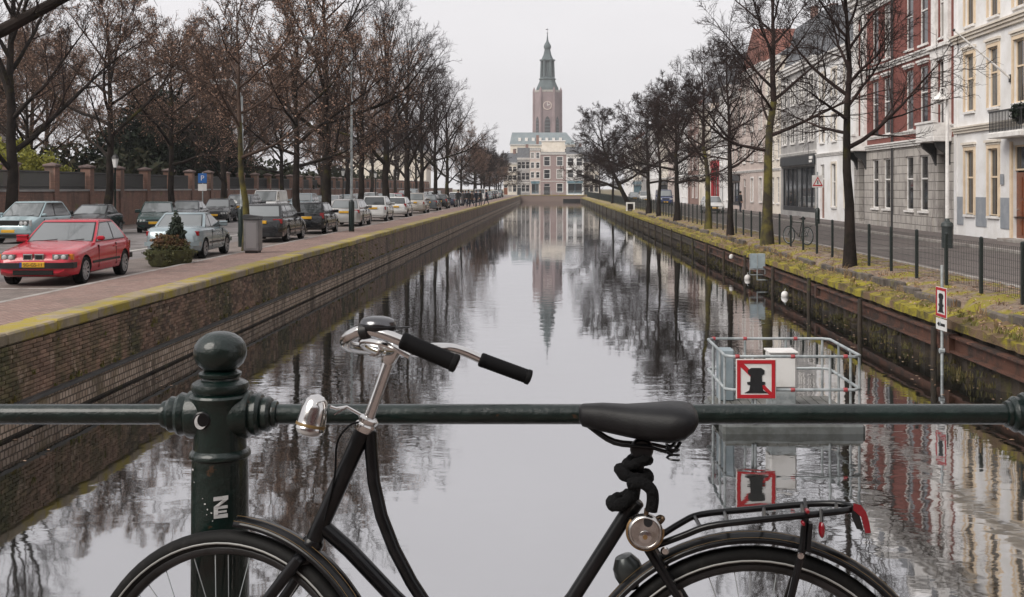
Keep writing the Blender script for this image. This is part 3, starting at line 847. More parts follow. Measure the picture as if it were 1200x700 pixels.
simple_house('pale cream stucco house with tall white windows beside red brick house', y_ + .01, yof(957, FX), 10.7, H['white'], 3, 2, 1.15, 'mansard', H['slate'], gh=4.3, rh=3.2, surround=H['cream'])
s3 = simple_house('grey house with charcoal shop front and deep grey fascia board', yof(957, FX) + .01, yof(915, FX), 11.0, H['grey'], 4, 2, 1.45, 'mansard', H['slate'], gh=4.6, rh=3.4, shop=H['dark'], surround=H['trim'])
W3 = yof(915, FX) - yof(957, FX)
q = MB(); q.box(W3 - 1.7, -.15, 4.05, W3 - .7, -.121, 4.25); q.box(W3 - 1.7, -.15, 3.82, W3 - .9, -.121, 3.98); q.build('fascia_lettering', H['trim'], s3, 0)
specs = [(897, 12.4, 'cream', 3, 3, 1.0, 'gable_street', 'slate', dict(style='grid', bars=1), 'cream house with many small paned windows beside the charcoal shop'),
         (868, 12.6, 'pink', 3, 3, 1.25, 'gable_front', 'tile', dict(surround=H['trim'], rh=3.6), 'pale house with front gable and orange tiled roof'),
         (856, 11.2, 'pink', 2, 2, 1.2, 'gable_street', 'tile', dict(shop=H['dkframe']), 'pale pink house with small dark shop front'),
         (843, 12.4, 'white', 2, 3, 1.3, 'mansard', 'slate', dict(bars=1), 'narrow white house with broad dark windows'),
         (833, 10.6, 'white', 2, 2, 1.2, 'gable_street', 'tile', dict(shop=H['redpaint'], gmat=H['redpaint'], gh=5.2), 'white house with bright red ground floor'),
         (819, 11.6, 'cream', 3, 3, 1.1, 'mansard', 'slate', {}, 'cream terraced house with slate mansard next to the red ground floor'),
         (806, 12.2, 'brown', 3, 3, 1.1, 'gable_street', 'tile', dict(surround=H['trim']), 'brown brick terraced house with tiled roof and white window trim'),
         (794, 11.0, 'white', 3, 2, 1.2, 'gable_street', 'slate', {}, 'white terraced house with two upper floors'),
         (783, 12.0, 'pink', 3, 3, 1.1, 'mansard', 'slate', {}, 'pink tinted terraced house with slate mansard'),
         (772, 11.4, 'cream', 4, 3, 1.1, 'gable_street', 'tile', dict(shop=H['dark']), 'cream terraced house with dark shop and red tiled roof'),
         (762, 12.0, 'white', 4, 3, 1.1, 'gable_street', 'slate', {}, 'white terraced house with three upper floors'),
         (752, 11.2, 'grey', 4, 3, 1.1, 'mansard', 'slate', {}, 'grey stucco terraced house'),
         (742, 11.8, 'cream', 5, 3, 1.1, 'gable_street', 'slate', dict(shop=H['teal']), 'cream terraced house with blue shop front'),
         (731, 12.4, 'white', 6, 3, 1.1, 'gable_street', 'tile', {}, 'long white terraced house near the end of the street')]
prev = yof(915, FX)
for (px, ht, mk, nax, nf, ww_, rk, rm, kw, lab) in specs:
    ye = yof(px, FX)
    simple_house(lab, prev + .01, ye, ht, H[mk], nax, nf, ww_, rk, H[rm], **kw)
    prev = ye

# --- houses closing the view beyond the canal
def front_house(label, cx0, cx1, Y, Ht, mat, naxes, floors, ww, **kw):
    X0, X1 = (cx0 - PX) * Y / F, (cx1 - PX) * Y / F
    root = thing('town_house', label, 'house', (X0, Y, ZLR))
    return simple_house(label, 0, X1 - X0, Ht, mat, naxes, floors, ww, root=root, **kw)
YB = 335
e1 = front_house('mauve brick house with tall white window surrounds beyond the canal end', 633.5, 663.5, YB, 12.2, H['brick_x'], 2, 2, 1.7, surround=H['trim'], gh=4.0, roofk='flat', rh=.5)
e1b = MB(); e1b.box(.3, .8, 12.3, 7.1, 8, 15.6); e1b.build('attic_storey', H['cream'], e1, 0)
e1c = MB(); e1c.box(.1, .6, 15.6, 7.3, 8.2, 15.9); e1c.build('attic_cornice', H['trim'], e1, 0)
front_house('pale house with dark teal shop front beyond the canal end', 621, 633.4, YB, 13.4, H['pink'], 2, 3, 1.0, shop=H['teal'], roofk='flat', gh=4.2, surround=H['trim'])
front_house('white corner house with broad blue shop front beyond the canal end', 663.6, 684, YB, 11.8, H['white'], 2, 2, 1.7, shop=H['teal'], roofk='mansard', gh=4.3, rh=2.2)
front_house('low cream house partly behind the leaning tree at the canal end', 684.2, 702, YB + 3, 9.6, H['cream'], 3, 2, 1.1, roofk='gable_street')
front_house('pale grey house beyond the parked cars at the canal end', 606, 620.8, YB + 2, 10.8, H['grey'], 3, 2, 1.1, roofk='mansard')
front_house('cream house behind the last trees of the car park road', 590, 605.8, YB + 4, 9.4, H['cream'], 3, 2, 1.1, roofk='gable_street')
# big building with a wide blue-grey mansard roof in front of the church
bb = thing('office_building', 'wide cream building with blue grey mansard roof below the church tower', 'building', ((598 - PX) * 440 / F, 440, ZLR))
Wb = 76 * 440 / F
blue_slate = M('blue_grey_roof', (.17, .205, .22), .55, var=(.2, .235, .25), vs=.6)
rects = [(1.2 + k * 2.36, 15.2, 1.2, 1.8) for k in range(10)] + [(1.2 + k * 2.36, 11.2, 1.2, 2.2) for k in range(10)]
facade(Wb, -.3, 18.6, rects).build('wall', H['cream'], bb, 0, fix=False); shell(bb, Wb, -.3, 18.6, H['cream'], 14); back_dark(bb, Wb, 18)
for (u, z, w_, h_) in rects: window(bb, u, z, w_, h_, 'sash', H['trim'], glass_dark, False)
q = MB(); q.add([(-.3, -.3, 18.6), (Wb + .3, -.3, 18.6), (Wb + .3, 14.3, 18.6), (-.3, 14.3, 18.6), (.6, 2.4, 23.3), (Wb - 3.4, 2.4, 23.3), (Wb - 3.4, 12, 23.3), (.6, 12, 23.3)], [(0, 1, 5, 4), (1, 2, 6, 5), (2, 3, 7, 6), (3, 0, 4, 7), (4, 5, 6, 7), (3, 2, 1, 0)])
ro = q.build('roof', blue_slate, bb, 0)
for k in range(7):
    q = MB(); u = 3 + k * 2.6; q.box(u, .35, 19.9, u + 1.1, 1.6, 21.2); q.build('dormer', H['trim'], ro, 0)
mould(bb, 'cornice', Wb, 18.1, .55, .5, H['trim'])
# the church tower
cy = 671.0
ctw = thing('church_tower', 'tall hexagonal brick church tower with green copper spire and clock face', 'church tower', ((641.5 - PX) * cy / F, cy, ZLR))
tb = M('tower_brick', (.27, .205, .21), .9, var=(.22, .17, .175), vs=.15)  # paled brick: some of the distance haze is put into its colour
cop = M('green_copper', (.085, .11, .115), .7, var=(.06, .082, .086), vs=.4)
def hexa(r, z, rot=0): return [(r * math.cos(R(60 * k + rot)), r * math.sin(R(60 * k + rot)), z) for k in range(6)]
def hex_loft(prof, rot=0):
    mb = MB(); vs = []; fs = []
    for (r, z) in prof: vs += hexa(r, z, rot)
    for i in range(len(prof) - 1):
        for k in range(6): fs.append((i * 6 + k, i * 6 + (k + 1) % 6, (i + 1) * 6 + (k + 1) % 6, (i + 1) * 6 + k))
    fs += [tuple(range(6))[::-1], tuple((len(prof) - 1) * 6 + k for k in range(6))]
    return mb.add(vs, fs)
hex_loft([(7.7, -.3), (7.7, 57.5)]).build('shaft', tb, ctw, 0)
for k in range(6):
    a = R(60 * k); q = MB(); x, y = 7.75 * math.cos(a), 7.75 * math.sin(a)
    q.tube([(x, y, 0), (x, y, 58.5), (x, y, 60.5)], [1.05, .85, .1], 6); q.build('buttress', tb, ctw, 0)
hex_loft([(7.9, 57.5), (7.9, 58.6)]).build('parapet', H['stone'], ctw, 0)
def on_face(u, z, d, k=4):
    """a point on the face of the shaft that looks along the canal"""
    a = R(60 * k + 30); r = 7.7 * math.cos(R(30)) + d
    return (r * math.cos(a) - u * math.sin(a), r * math.sin(a) + u * math.cos(a), z)
for k in (4, 3, 5):
    q = MB(); q.prism([(-1.6, 24), (1.6, 24), (1.6, 40), (.9, 42.5), (0, 43.4), (-.9, 42.5), (-1.6, 40)], lambda a, b, d: on_face(a, b, d, k), -.05, .12); lo = q.build('louvred_window', H['dkframe'], ctw, 0)
    for z in range(25, 42, 2):
        q = MB(); q.prism([(-1.5, z), (1.5, z), (1.5, z + .6), (-1.5, z + .6)], lambda a, b, d: on_face(a, b, d, k), .12, .3); q.build('louvre', H['slate'], lo, 0)
    if k != 4: continue
    q = MB(); q.prism([(2.6 * math.cos(R(15 * j)), 49.5 + 2.6 * math.sin(R(15 * j))) for j in range(24)], lambda a, b, d: on_face(a, b, d, k), -.05, .2); cl = q.build('clock_face', tb, ctw, 0)
    q = MB()
    for j in range(24):
        a0, a1 = R(15 * j), R(15 * j + 15)
        q.prism([(2.6 * math.cos(a0), 49.5 + 2.6 * math.sin(a0)), (2.6 * math.cos(a1), 49.5 + 2.6 * math.sin(a1)), (2.05 * math.cos(a1), 49.5 + 2.05 * math.sin(a1)), (2.05 * math.cos(a0), 49.5 + 2.05 * math.sin(a0))], lambda a, b, d: on_face(a, b, d, k), .2, .3)
    q.build('clock_ring', H['pink'], cl, 0)
    q = MB(); q.prism([(-.15, 49.5), (.15, 49.5), (.1, 51.4), (-.1, 51.4)], lambda a, b, d: on_face(a, b, d, k), .2, .4); q.prism([(0, 49.3), (1.4, 50), (1.3, 50.3), (0, 49.7)], lambda a, b, d: on_face(a, b, d, k), .41, .5); q.build('clock_hands', H['trim'], cl, 0)
hex_loft([(6.6, 58.3), (6.3, 60.2), (4.9, 63.2), (4.5, 64.6), (4.9, 65.0), (4.9, 65.6), (4.2, 65.9), (4.2, 66.6)]).build('spire_base', cop, ctw, 0)
for k in range(6):
    a = R(60 * k); q = MB(); x, y = 3.6 * math.cos(a), 3.6 * math.sin(a); q.tube([(x, y, 66.4), (x * .92, y * .92, 76)], [.75, .7], 6); q.build('lantern_post', cop, ctw, 0)
hex_loft([(2.9, 66.5), (2.9, 75.9)]).build('lantern_core', cop, ctw, 0)
hex_loft([(4.5, 75.8), (4.6, 76.6), (3.4, 77), (2.3, 79.5), (1.7, 82.5)]).build('upper_spire', cop, ctw, 0)
q = MB(); q.lathe([(1.5, 82.3), (2.1, 83.4), (2.2, 84.4), (1.6, 85.8), (.8, 87.0), (.5, 88.2), (.22, 91.0), (.15, 92)], 12); q.build('bulb_and_needle', cop, ctw)
q = MB(); q.lathe([(0, 91.6), (.5, 92.1), (0, 92.6)], 8); q.box(-.08, -.08, 92.5, .08, .08, 95); q.box(-1.0, -.06, 94.0, .5, .06, 94.4); q.build('weather_vane', H['dkframe'], ctw)
nv = thing('church_nave', 'long slate roofed church nave behind the mansard building', 'church', ((606 - PX) * 690 / F, 690, ZLR))
q = MB(); q.box(4, 0, 0, 32, 18, 20); q.build('wall', tb, nv, 0)
q = MB(); q.prism([(-.5, 20), (18.5, 20), (9, 33)], lambda a, b, d: (d, a, b), 4, 32); q.build('roof', blue_slate, nv, 0)

# --- palace garden wall with brick piers and iron railing
gw = thing('garden_wall', 'long brick garden wall with tall piers and dark iron railing', 'wall', (-24.4, 40, ZLR))
gwb = M_brick('garden_wall_brick', (.26, .14, .105), (.33, .185, .14), (.16, .11, .09), 'YZ', .22, .065, dark=(.13, .09, .075), mossc=(.16, .14, .06), mlo=.58, mhi=.7)
q = MB(); q.box(-.18, -60, -.3, .18, 245, 1.95); q.build('wall', gwb, gw, 0)
q = MB(); q.box(-.24, -60, 1.95, .24, 245, 2.05); q.build('wall_cap', H['grey'], gw, 0)
q = MB(); q.box(-.26, -.26, -.3, .26, .26, 3.15)
pier = q.mesh('pier', gwb, 0)
q = MB(); q.cbox(-.34, -.34, 3.15, .34, .34, 3.28, .03); q.add([(-.29, -.29, 3.28), (.29, -.29, 3.28), (.29, .29, 3.28), (-.29, .29, 3.28), (0, 0, 3.38)], [(0, 1, 4), (1, 2, 4), (2, 3, 4), (3, 0, 4)])
pcap = q.mesh('pier_cap', M('pier_stone', (.17, .12, .11), .85, var=(.1, .075, .07), vs=3), 0)
bars = MB()
for k in range(36): bars.box(-.015, .42 + k * .1, 2.05, .015, .45 + k * .1, 2.95)
bars.box(-.02, .33, 2.85, .02, 3.97, 2.9); bars.box(-.02, .33, 2.15, .02, 3.97, 2.2)
barm = bars.mesh('iron_railing', H['dkframe'], 0)
y = 22.0
while y < 230:
    o = link('pier', pier, gw, (0, y - 40, 0)); link('pier_cap', pcap, o)
    link('iron_railing', barm, gw, (0, y - 40, 0)); y += 4.3

# --- unseen houses behind the bridge, added to dim light and reflections on the foreground
for k, (x0_, x1_, mk, ht, lab) in enumerate(((-48, -36.2, 'brown', 13, 'unseen brown brick corner house across the street behind the bridge'), (-36, -24.2, 'red', 14, 'unseen red brick house across the street behind the bridge'), (-24, -12.2, 'grey', 13.5, 'unseen grey stucco house across the street behind the bridge'), (-12, -.2, 'brown', 15, 'unseen tall brown brick house straight behind the bridge'), (0, 11.8, 'red', 14, 'unseen dark red brick house straight behind the bridge'), (12, 23.8, 'brown', 14.5, 'unseen brown brick house with tiled roof behind the bridge'), (24, 36, 'grey', 13, 'unseen grey corner house behind the bridge'))):
    root = thing('town_house', lab, 'house', (x1_, -20, ZG), math.pi)
    simple_house(lab, 0, x1_ - x0_, ht, H[mk], 4, 3, 1.3, 'gable_street', H['tile'] if k % 2 else H['slate'], root=root, surround=H['trim'] if k % 3 == 0 else None)
simple_house('unseen grey stucco house next to the white house with ochre trim', 18.0, 32.99, 12.8, H['grey'], 6, 3, 1.15, 'gable_street', H['slate'], surround=H['trim'])
simple_house('unseen brown brick house at the bridge end of the opposite street', 4.0, 17.9, 13.2, H['brown'], 5, 3, 1.15, 'mansard', H['slate'], surround=H['trim'])
sheet('bridge_street', -60, 60, -19.5, -9.2, ZLR + .02, asphalt)
# ------------------------------------------------------------------ bare trees
bark = M('bark', (.015, .0118, .0102), .95, spec=.2, var=(.028, .021, .018), vs=2.5, moss=(.05, .044, .012), ms=1.1, mlo=.55, mhi=.7, bump=1, bs=14)
bark_mossy = M('mossy_bark', (.04, .033, .018), .95, var=(.026, .02, .016), vs=3, moss=(.12, .102, .02), ms=1.1, mlo=.40, mhi=.60, bump=1, bs=18)
twig_m = M('twig', (.020, .0132, .012), .9, spec=.2, var=(.042, .027, .024), vs=1.5)
twig_b = M('brown_twig', (.058, .039, .031), .9, spec=.2, var=(.10, .068, .054), vs=1.2)
leaf_b = M('withered_leaf', (.235, .145, .105), .9, spec=.2, var=(.36, .235, .18), vs=1.3)

class TB:
    """collects tubes of branches quickly"""
    def __init__(s): s.v, s.f, s.n = [], [], 0
    def path(s, pts, rad, n):
        P = np.array(pts); m = len(P)
        T = np.gradient(P, axis=0); T /= np.linalg.norm(T, axis=1, keepdims=True) + 1e-9
        ref = np.array([0, 0, 1.]) if abs(T[0, 2]) < .9 else np.array([1., 0, 0])
        U = np.cross(T, ref); U /= np.linalg.norm(U, axis=1, keepdims=True) + 1e-9
        B = np.cross(T, U)
        a = np.arange(n) * 2 * np.pi / n
        V = P[:, None, :] + (U[:, None, :] * np.cos(a)[None, :, None] + B[:, None, :] * np.sin(a)[None, :, None]) * np.array(rad)[:, None, None]
        s.v.append(V.reshape(-1, 3))
        i = np.arange(m - 1)[:, None] * n; k = np.arange(n)[None, :]; l = (k + 1) % n
        q = np.stack([i + k, i + l, i + n + l, i + n + k], -1).reshape(-1, 4) + s.n
        s.f.append(q); s.n += m * n
    def mesh(s, name, mat, leaves=None, leafmat=None):
        V = np.concatenate(s.v); Q = np.concatenate(s.f)
        nb = len(Q)
        if leaves is not None and len(leaves):
            L = np.concatenate(leaves); o = len(V); V = np.concatenate([V, L])
            Q = np.concatenate([Q, np.arange(len(L)).reshape(-1, 4) + o])
        me = bpy.data.meshes.new(name)
        me.vertices.add(len(V)); me.vertices.foreach_set('co', V.astype(np.float32).ravel())
        me.loops.add(Q.size); me.loops.foreach_set('vertex_index', Q.astype(np.int32).ravel())
        me.polygons.add(len(Q)); me.polygons.foreach_set('loop_start', np.arange(0, Q.size, 4, dtype=np.int32))
        me.update(calc_edges=True)
        me.polygons.foreach_set('use_smooth', np.ones(len(Q), bool))
        me.materials.append(mat)
        if leafmat:
            me.materials.append(leafmat)
            mi = np.zeros(len(Q), np.int32); mi[nb:] = 1; me.polygons.foreach_set('material_index', mi)
        return me

def grow(seed, Ht=14, fork=.25, r0=.25, nl=12, l1=.42, el=(25, 65), n2=8, n3=7, n4=5, droop=.0, curve=.35, lean=(0, 0), leaves=0, twig=.0085, l2=.42, l3=.5, kids_from=.22, top=1.0, split=False, lim=.62):
    """trunk mesh and crown mesh of one bare tree of height Ht"""
    r = random.Random(seed); g = r.gauss
    tr, cr = TB(), TB(); lv = []
    def walk(p, d, L, ns, wob, upw):
        pts = [p]; dirs = [d]; st = L / ns
        for _ in range(ns):
            d = d + Vector((g(0, wob), g(0, wob), g(0, wob) + upw)); d.normalize(); p = p + d * st; pts.append(p); dirs.append(d)
        return pts, dirs
    def side(d, ang, az):
        a = d.cross(Vector((0, 0, 1)))
        if a.length < .1: a = Vector((1, 0, 0))
        a.normalize(); b = a.cross(d)
        return (d * math.cos(ang) + (a * math.cos(az) + b * math.sin(az)) * math.sin(ang)).normalized()
    # trunk and leader
    n0 = 10
    pts = [Vector((0, 0, -.15))]; d = Vector((lean[0], lean[1], 1)).normalized(); LT = Ht * .82 * top / max(d.z, .4)
    p = pts[0]
    for i in range(n0):
        f = i / n0; d = (d + Vector((g(0, .05), g(0, .05), .10 + f * .05))).normalized() if lean != (0, 0) else Vector((g(0, .05), g(0, .05), 1)).normalized()
        p = p + d * LT / n0; pts.append(p)
    rad = [r0 * (1.45 if i == 0 else (1 - .93 * (i / n0) ** 1.15)) for i in range(n0 + 1)]
    rad[1] = r0
    if split:
        c_ = max(3, int(fork / .82 * n0) + 2); tr.path([tuple(q) for q in pts[:c_ + 1]], rad[:c_ + 1], 10); cr.path([tuple(q) for q in pts[c_:]], rad[c_:], 8)
    else: tr.path([tuple(q) for q in pts], rad, 10)
    def on(t):
        f = t * n0; i = min(int(f), n0 - 1); return pts[i].lerp(pts[i + 1], f - i), (pts[i + 1] - pts[i]).normalized(), rad[i] + (rad[i + 1] - rad[i]) * (f - i)
    az = r.uniform(0, 6.28)
    for k in range(nl):
        t = fork / .82 + (1 - fork / .82) * (k / nl) ** .9 * .97
        p, d, rr = on(min(t, .99)); az += 2.4 + g(0, .3)
        e = R(el[0] + (el[1] - el[0]) * (k / nl) + g(0, 6)); dd = Vector((math.cos(az) * math.cos(e), math.sin(az) * math.cos(e), math.sin(e)))
        L = Ht * l1 * (1 - .62 * (k / nl) ** 1.3) * r.uniform(.8, 1.15); rb = min(rr * .75, r0 * lim * (L / (Ht * l1)) ** .8)
        P1, D1 = walk(p, dd, L, 7, .10, curve * .12)
        R1 = [max(rb * (1 - .85 * i / 7), twig * 1.6) for i in range(8)]
        (tr if k < nl * .6 and not split else cr).path([tuple(q) for q in P1], R1, 6)
        m2 = int(n2 * (L / (Ht * l1)) ** .5) + 1
        for j in range(m2):
            t2 = kids_from + (1 - kids_from) * (j + r.uniform(0, .8)) / m2; f = min(t2 * 7, 6.99); i = int(f)
            p2 = P1[i].lerp(P1[i + 1], f - i); L2 = L * l2 * (1.15 - .6 * t2) * r.uniform(.7, 1.2)
            d2 = side(D1[i], R(r.uniform(28, 58)), r.uniform(0, 6.28)); d2.z += .12 - droop * .3; d2.normalize()
            P2, D2 = walk(p2, d2, L2, 5, .13, curve * .10 - droop * .1)
            rb2 = max(R1[i] * .5, twig * 1.5)
            cr.path([tuple(q) for q in P2], [max(rb2 * (1 - .8 * i2 / 5), twig * 1.15) for i2 in range(6)], 4)
            m3 = n3
            for q in range(m3):
                t3 = .15 + .85 * (q + r.uniform(0, .9)) / m3; f3 = min(t3 * 5, 4.99); i3 = int(f3)
                p3 = P2[i3].lerp(P2[i3 + 1], f3 - i3); L3 = L2 * l3 * (1.1 - .5 * t3) * r.uniform(.6, 1.2)
                d3 = side(D2[i3], R(r.uniform(25, 60)), r.uniform(0, 6.28)); d3.z += .1 - droop * .4; d3.normalize()
                P3, D3 = walk(p3, d3, L3, 3, .16, curve * .1 - droop * .12)
                cr.path([tuple(x) for x in P3], [twig * 1.25, twig * 1.1, twig * .95, twig * .7], 3)
                for s_ in range(n4):
                    t4 = .2 + .8 * (s_ + r.uniform(0, .9)) / n4; f4 = min(t4 * 3, 2.99); i4 = int(f4)
                    p4 = P3[i4].lerp(P3[i4 + 1], f4 - i4); L4 = max(L3 * .5 * r.uniform(.5, 1.2), .18)
                    d4 = side(D3[i4], R(r.uniform(25, 60)), r.uniform(0, 6.28)); d4.z += .08 - droop * .3; d4.normalize()
                    mid = p4 + d4 * L4 * .5 + Vector((g(0, .03), g(0, .03), g(0, .03))); end = p4 + d4 * L4
                    cr.path([tuple(p4), tuple(mid), tuple(end)], [twig * .85, twig * .75, twig * .5], 3)
                    if leaves and r.random() < leaves:
                        for _ in range(2):
                            c = np.array(mid.lerp(end, r.random())) + np.array([g(0, .06), g(0, .06), g(0, .06) - .03])
                            u_ = np.array([g(0, 1), g(0, 1), g(0, 1)]); u_ /= np.linalg.norm(u_); v_ = np.cross(u_, [g(0, 1), g(0, 1), g(0, 1)]); v_ /= np.linalg.norm(v_)
                            a_ = r.uniform(.03, .055); lv.append(np.array([c - u_ * a_, c + v_ * a_ * .6, c + u_ * a_, c - v_ * a_ * .6]))
    return tr, cr, lv

PROTO = {}
def proto(key, seed, trunk_mat=bark, crown_mat=twig_m, **kw):
    tr, cr, lv = grow(seed, **kw)
    PROTO[key] = (tr.mesh('trunk', trunk_mat), cr.mesh('crown', crown_mat, lv, leaf_b if lv else None))
proto('tall1', 11, Ht=19, fork=.17, r0=.29, nl=17, l1=.40, el=(36, 70), n2=10, n3=8, n4=5, curve=.55, twig=.0082, lim=.48)
proto('tall2', 12, Ht=18, fork=.19, r0=.27, nl=16, l1=.42, el=(33, 68), n2=10, n3=8, n4=5, curve=.6, twig=.0082, lim=.48)
proto('brown1', 13, crown_mat=twig_b, Ht=11.5, fork=.28, r0=.19, nl=15, l1=.48, el=(18, 62), n2=11, n3=9, n4=5, leaves=.75, lim=.45)
proto('brown2', 14, crown_mat=twig_b, Ht=13, fork=.26, r0=.21, nl=15, l1=.45, el=(20, 62), n2=11, n3=9, n4=5, leaves=.55, lim=.45)
proto('slim', 26, Ht=12, fork=.30, r0=.16, nl=18, l1=.27, el=(22, 70), n2=10, n3=7, n4=4, curve=.3, droop=.1, split=True, twig=.0066, lim=.42, l2=.56, l3=.62)
proto('bank1', 15, Ht=13.5, fork=.27, r0=.20, nl=17, l1=.33, el=(15, 68), n2=10, n3=8, n4=5, curve=.3, droop=.12, trunk_mat=bark_mossy, split=True, twig=.0072, lim=.38, l2=.52, l3=.58)
proto('bank2', 16, Ht=12, fork=.32, r0=.165, nl=17, l1=.44, el=(14, 66), n2=12, n3=10, n4=6, curve=.2, droop=.2, split=True, twig=.0066, lim=.38)
proto('round', 17, Ht=10, fork=.26, r0=.19, nl=16, l1=.50, el=(10, 60), n2=11, n3=8, n4=7, droop=.2, twig=.011)
proto('lean', 18, Ht=10.5, fork=.20, r0=.27, nl=17, l1=.54, el=(8, 55), n2=12, n3=9, n4=7, lean=(-.62, -.1), droop=.2, twig=.012)
proto('young', 19, crown_mat=twig_b, Ht=11, fork=.30, r0=.125, nl=13, l1=.34, el=(25, 65), n2=8, n3=7, n4=5, leaves=.25, trunk_mat=bark_mossy, split=True)

def tree(key, label, x, y, z, rz, sc=1, group=None, name='bare_tree'):
    t = thing(name, label, 'tree', (x, y, z), rz, group, sc)
    link('trunk', PROTO[key][0], t); link('crown', PROTO[key][1], t)
    return t

# bank of the houses
BK = 'bare trees along the piled bank'
for (px, key, sc, lab) in ((996, 'slim', .98, 'slender bare tree behind the narrow mooring sign on the mossy bank'),
                           (899, 'bank1', 1.06, 'bare tree with thick yellow-green mossy trunk in front of the charcoal shop'),
                           (856, 'slim', .92, 'thin dark bare tree standing just past the thick mossy one'),
                           (830, 'bank1', .84, 'bare forked tree in front of the red ground floor'),
                           (793, 'round', 1.05, 'round crowned bare tree before the cream terraced houses'),
                           (772, 'slim', .98, 'thin bare tree beside the parked blue van'),
                           (760, 'round', 1.08, 'bare tree between the blue van and the leaning tree')):
    X = 8.62; tree(key, lab, X, yof(px, X), 1.25, px * 1.7, sc, BK)
tree('lean', 'bare tree leaning far out over the canal with low wide crown', 8.6, 122, 1.25, .1, 1.0, BK, 'leaning_tree')
tree('round', 'last bare tree of the piled bank near the canal end', 8.9, 165, 1.25, 2.2, 1.05, BK)
tree('round', 'bare tree close to the railing at the canal end', 9.2, 215, 1.25, 4.2, 1.05, BK)
# car park bank
CK = 'bare trees between the parked cars'
tree('young', 'young tree with yellow-green mossy trunk beside the litter bin', -10.25, 38.8, ZLR, 1.0, 1.0, CK)
seq = ['brown1', 'tall2', 'brown2', 'tall1', 'tall1', 'tall2', 'tall2', 'tall1', 'brown2', 'brown1', 'tall2', 'brown1', 'brown2']
ys = [yof(p, -11.25) for p in (349, 385, 424, 452, 478, 496, 511, 524, 541, 556, 568)] + [235, 262]
plab = ['bare tree with brown withered leaves behind the black estate car', 'tall bare tree behind the black hatchback', 'brown leafed tree beside the lamp post with long arm',
        'tall vase shaped bare tree behind the white hatchback', 'tall dark bare tree standing among the white cars']
for k, (y, key) in enumerate(zip(ys, seq)):
    tree(key, plab[k] if k < len(plab) else ['dark bare tree beside the pale beige car', 'dark bare tree beside the first dark car of the quay row', 'dark bare tree just before the pedestrians', 'brown leafed tree above the pedestrians', 'brown tree just past the pedestrians', 'tall tree beyond the pedestrians on the quay', 'small brown tree far along the quay row', 'last brown tree of the quay row', 'thin tree'][min(k - 5, 8)], -11.3, y, ZLR, k * 1.3, (1.0, .95, 1.0, .92, .9, .86, .84, .8, .85, .8, .7, .75, .72)[k], CK)
RK = 'bare trees along the garden wall pavement'
rl = ['large bare tree with thick trunk beside the light blue car', 'bare tree behind the black coupe at the garden wall', 'bare tree behind the dark green car', 'bare tree beside the blue parking sign', 'bare tree behind the grey van']
for k, (px, key, sc) in enumerate(((16, 'tall1', .9), (128, 'brown2', 1.1), (200, 'brown1', 1.15), (263, 'tall1', .8), (330, 'brown1', 1.1), (378, 'tall2', .95), (408, 'tall1', .95), (436, 'brown2', 1.2), (463, 'tall2', .95), (488, 'tall1', .9))):
    tree(key, rl[k] if k < 5 else ['bare tree behind the white van by the garden wall', 'tall bare tree beyond the white van by the garden wall', 'brown leafed tree in the garden wall row', 'tall bare tree past the brown leafed one in the garden wall row', 'last tall tree of the garden wall row'][k - 5], -22.9, yof(px, -22.9), ZLR, k * 2.1 + .5, sc, RK)
bt = tree('tall2', 'large bare tree whose limb reaches in above the red car', -15.2, 25.5, ZLR, 0, 1.0)
q = MB(); q.tube([(0, 0, 3.4), (1.2, -.2, 4.7), (3.3, -.5, 5.55), (5.0, -.9, 6.3), (6.4, -1.3, 7.2), (7.5, -1.5, 8.4)], [.2, .17, .145, .11, .07, .03], 10)
rb_ = random.Random(8)
for k in range(26):
    t = rb_.uniform(.25, 1); i = min(int(t * 5), 4); A = [(0, 0, 3.4), (1.2, -.2, 4.7), (3.3, -.5, 5.55), (5.0, -.9, 6.3), (6.4, -1.3, 7.2), (7.5, -1.5, 8.4)]
    p_ = Vector(A[i]).lerp(Vector(A[i + 1]), t * 5 - i); d_ = Vector((rb_.uniform(-.4, 1), rb_.uniform(-1, 1), rb_.uniform(-.6, 1))).normalized(); l_ = rb_.uniform(.6, 1.8)
    m_ = p_ + d_ * l_ * .5 + Vector((0, 0, .08)); q.tube([p_, m_, p_ + d_ * l_ + Vector((0, 0, .25))], [.025, .016, .006], 5)
    for _ in range(5):
        e_ = (d_ + Vector((rb_.uniform(-1, 1), rb_.uniform(-1, 1), rb_.uniform(-.6, 1)))).normalized(); b_ = p_ + d_ * l_ * rb_.uniform(.3, 1); q.tube([b_, b_ + e_ * rb_.uniform(.3, .8)], [.009, .004], 4)
q.build('limb', bark, bt)
for k, (x, y, sc) in enumerate(((-10.8, 205, .95), (-13.5, 224, 1.1), (-11, 246, 1.05), (-12.5, 268, 1.0), (-16.5, 252, 1.2), (-18, 280, 1.2))):
    tree('round', ('low round crowned tree at the far end of the quay row', 'low round tree behind the quay row at the far end', 'low round tree beside the last quay cars', 'low round tree next to the canal end railing', 'broad low tree in the road strip at the far end', 'broad low tree before the pale grey house')[k], x, y, ZLR, k * 2.2, sc, 'low trees at the far end of the quay')
PK = 'trees inside the walled garden'
